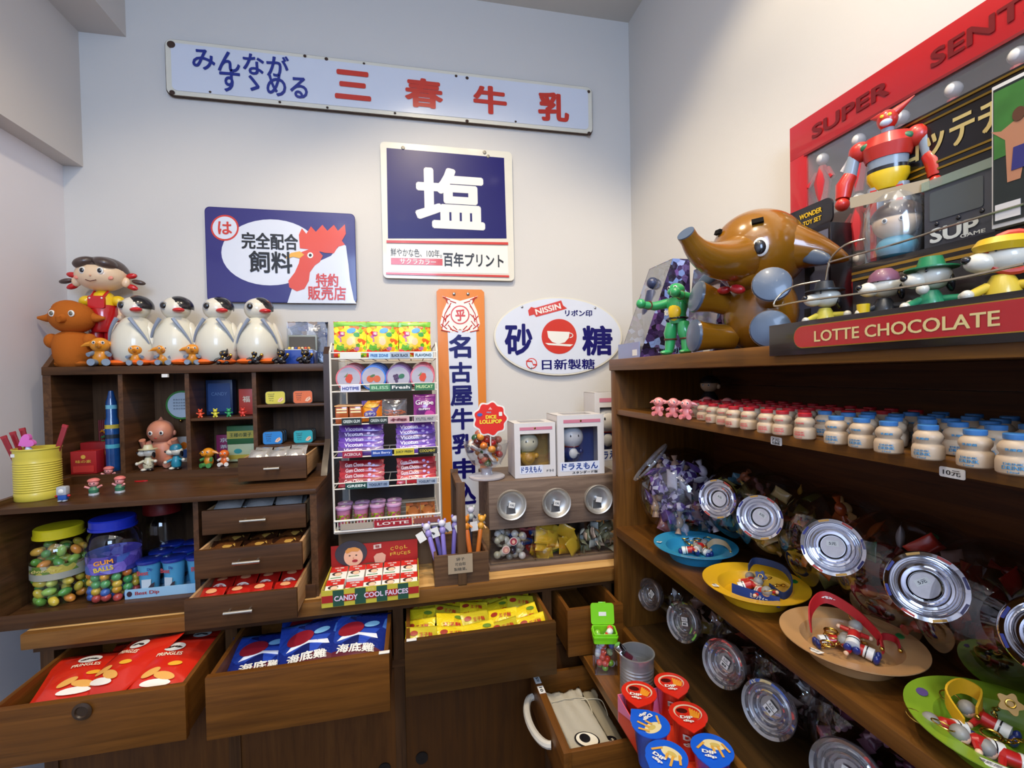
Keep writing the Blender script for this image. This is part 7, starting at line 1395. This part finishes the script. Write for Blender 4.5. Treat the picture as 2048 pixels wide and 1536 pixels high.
# cotton bags lying in the drawer
FZ = .615
for k, (x_, y_, z_, rz_, col, lb) in enumerate(((.425, 1.095, FZ+.012, 92, 'c4b698', 'grey-beige cotton drawstring bag lying under the other one'), (.385, 1.095, FZ+.022, 94, 'f0e8d4', 'cream cotton drawstring bag with a round black print in the drawer'))):
    t = thing('cotton_bag', lb, 'bag', (x_, y_, z_), 0, 'cotton bags in the open drawer', rot=(R(4), R(5), R(rz_-90)))
    CM = M(col, .9, spec=.1, bump=.6, bscale=25, name='cotton_' + col); bm_ = bmesh.new(); nx, ny = 16, 24; W_, H_ = .105, .215
    vs = [[None]*(ny+1) for _ in range(nx+1)]
    for i in range(nx+1):
        for j in range(ny+1):
            u, v = -1+2*i/nx, j/ny; wd = W_/2*(1-.06*math.exp(-((v-.80)/.06)**2)); yy = v*H_ + (0 if v < .9 else (.014*(abs(u)**1.5)-.006)*(v-.9)*10)
            zz = .006*(1-u**4)*(1-(2*v-1)**4)+.0022*math.sin(u*9+v*4)*v+.0012*math.sin(u*22)*max(0, 1-abs(v-.80)*8)
            vs[i][j] = bm_.verts.new((u*wd, yy-H_/2, zz))
    for i in range(nx):
        for j in range(ny): bm_.faces.new((vs[i][j], vs[i+1][j], vs[i+1][j+1], vs[i][j+1]))
    bmesh.ops.solidify(bm_, geom=bm_.faces[:], thickness=.0015); me = bpy.data.meshes.new('cloth'); bm_.to_mesh(me); bm_.free(); me.polygons.foreach_set('use_smooth', [True]*len(me.polygons)); ob('cloth', me, CM, t)
    ob('drawstring', B().tube(spline([(-W_*.44, H_*.30, .006), (0, H_*.305, .010), (W_*.44, H_*.30, .006), (W_*.47, H_*.16, .004), (W_*.42, H_*.05, .004)], 5), .0012, 6), M('c8bca0', .9), t)
    if k == 1:
        flat(t, 'print_ring', [(p_[0], p_[1]) for p_ in oval(-.006, -.064, .030, .023, 28, -.3)], .0078, VB, .0003, 'xy'); flat(t, 'print_ground', oval(-.006, -.064, .026, .020, 28, -.3), .0083, CM, .0003, 'xy'); flat(t, 'print_blob', oval(-.010, -.060, .013, .013, 20), .0088, VB, .0003, 'xy'); lab(t, '多福豆', -.004, -.092, .040, .008, VB, .0080, .03, 'xy')
    else: flat(t, 'print_blob', oval(.012, -.068, .020, .014, 24, .4), .0078, VB, .0003, 'xy'); lab(t, 'ラムネ', .012, -.068, .026, .008, M('d8ccb4', .8), .0084, .03, 'xy', rot=.4)
# dip cups in a pink-red display box
r = thing('dip_cup_display', 'pink and red cardboard display box holding dip cups on the ledge', 'box', (.500, .80, EZ)); PKM = M('e878a8', .45); RDM = M('d83c20', .45)
ob('side_wall', B().prism([(-.195, 0), (.165, 0), (.165, .062), (.10, .056), (-.195, .036)], -.066, -.0645, 'yz'), RDM, r); ob('pink_corner', B().prism([(.085, .0550), (.165, .0625), (.165, .026)], -.0668, -.0661, 'yz'), PKM, r); ob('far_wall', B().box(-.066, .060, .1655, .167, 0, .062), PKM, r); ob('right_wall', B().box(.058, .060, -.195, .1655, 0, .045), RDM, r); ob('box_floor', B().box(-.066, .060, -.195, .1655, .0003, .002), RDM, r)
ob('lettering', text_mesh('DipDip', .11, .028, .05), WHITE, r, loc=(-.0665, .02, .035), rot=(0, 0, RZ))
pr_, pb_ = None, None
def dipcup(col, dk, loc, rz_, label, kind):
    t = thing('sauce_cup', label, 'cup', loc, rz_, 'dip snack cups on the ledge'); m = M(col, .2, coat=.7)
    ob('cup_wall', B().lathe([(0, 0), (.024, 0), (.033, .074), (.035, .076), (0, .076)], 32), m, t)
    lidp = [(.0375*math.cos(a), .0375*math.sin(a)) for a in [2*math.pi*k/48 for k in range(48)]]; lidp = [(x, y) if y > -.02 else (x*.98, y*1.12 if abs(x) < .02 else y) for x, y in lidp]
    lidp = [(x, y) if not (abs(x) < .026 and y < 0) else (x, min(y, -.0515+abs(x)*.85)) for x, y in lidp]
    ob('foil_lid', B().prism(lidp, .0765, .0782, 'xy'), m, t, angle=50)
    if kind == 'red':
        flat(t, 'cream_ring', oval(0, .004, .028, .023, 30), .0784, M('d8c4a8', .3, coat=.4), .0004, 'xy'); flat(t, 'red_field', oval(0, .001, .025, .021, 30), .0790, m, .0004, 'xy'); flat(t, 'sauce_print', oval(-.011, .006, .011, .007, 18), .0796, M('4c1410', .2, coat=.6), .0004, 'xy')
        for k in range(5): flat(t, 'fries_print', [(.004+.004*k, .014-.003*k), (.008+.004*k, .015-.003*k), (.006+.003*k, -.010-.001*k), (.002+.003*k, -.010-.001*k)], .0798+.0002*k, M('e89428', .35, coat=.3), .0004, 'xy')
    else:
        flat(t, 'cream_sauce_print', oval(.004, .010, .020, .012, 24), .0784, M('e0d09c', .3, coat=.4), .0004, 'xy'); flat(t, 'sauce_print', oval(.006, .009, .009, .005, 16), .0790, M('c8b060', .3), .0004, 'xy')
        for k, (x0, y0, x1, y1) in enumerate(((-.014, .010, -.026, -.008), (.010, .006, .018, -.018), (.0, .004, .004, -.010), (.018, .014, .030, -.004))):
            v = Vector((x1-x0, y1-y0)).normalized()*.0022; flat(t, 'breadstick_print', [(x0-v.y, y0+v.x), (x1-v.y, y1+v.x), (x1+v.y, y1-v.x), (x0+v.y, y0-v.x)], .0794+.0003*k, M('d8a040', .35), .0004, 'xy')
    lab(t, 'DIP', -.006, -.014, .026, .009, WHITE, .0812, .08, 'xy'); lab(t, 'dip', -.004, -.024, .022, .009, WHITE, .0812, .08, 'xy')
    for k, zz in enumerate((.050, .034)): 
        me = text_mesh(('DIP', 'dip')[k], .034, .013, .08); m2 = me.copy()
        for v in m2.vertices: a = v.co.x/.030; rr_ = .024+.009*(zz+v.co.z)/.074+.0008; v.co = Vector((rr_*math.sin(a), -rr_*math.cos(a), v.co.z))
        ob('lettering', m2, WHITE, t, loc=(0, 0, zz))
    return t
CZ2 = EZ+.003
for px, py, k_, rz_, lb in ((1278, 1384, 'red', 150, 'red dip cup nearest the ribbed tin'), (1343, 1366, 'red', 165, 'red dip cup right behind the ribbed tin'), (1376, 1428, 'red', 160, 'red dip cup in the second row, right side'), (1301, 1448, 'blue', 20, 'blue dip cup in the second row, left side'), (1333, 1511, 'blue', 120, 'blue dip cup at the bottom edge, left one'), (1424, 1497, 'blue', 150, 'blue dip cup in the third row, right side'), (1455, 1575, 'pink', 150, 'pink dip cup at the bottom edge')):
    q = AT(px, py, 'z', CZ2+.078); loc = (q.x, q.y, CZ2)
    col = {'red': 'd42c1c', 'blue': '1c5cd0', 'pink': 'e06c94'}[k_]
    if k_ == 'red' and pr_: dup(pr_, loc, R(rz_-180), lb)
    elif k_ == 'blue' and pb_: dup(pb_, loc, R(rz_-180), lb)
    else:
        o_ = dipcup(col, None, loc, R(rz_-180), lb, k_ if k_ != 'pink' else 'red')
        if k_ == 'red': pr_ = o_
        elif k_ == 'blue': pb_ = o_
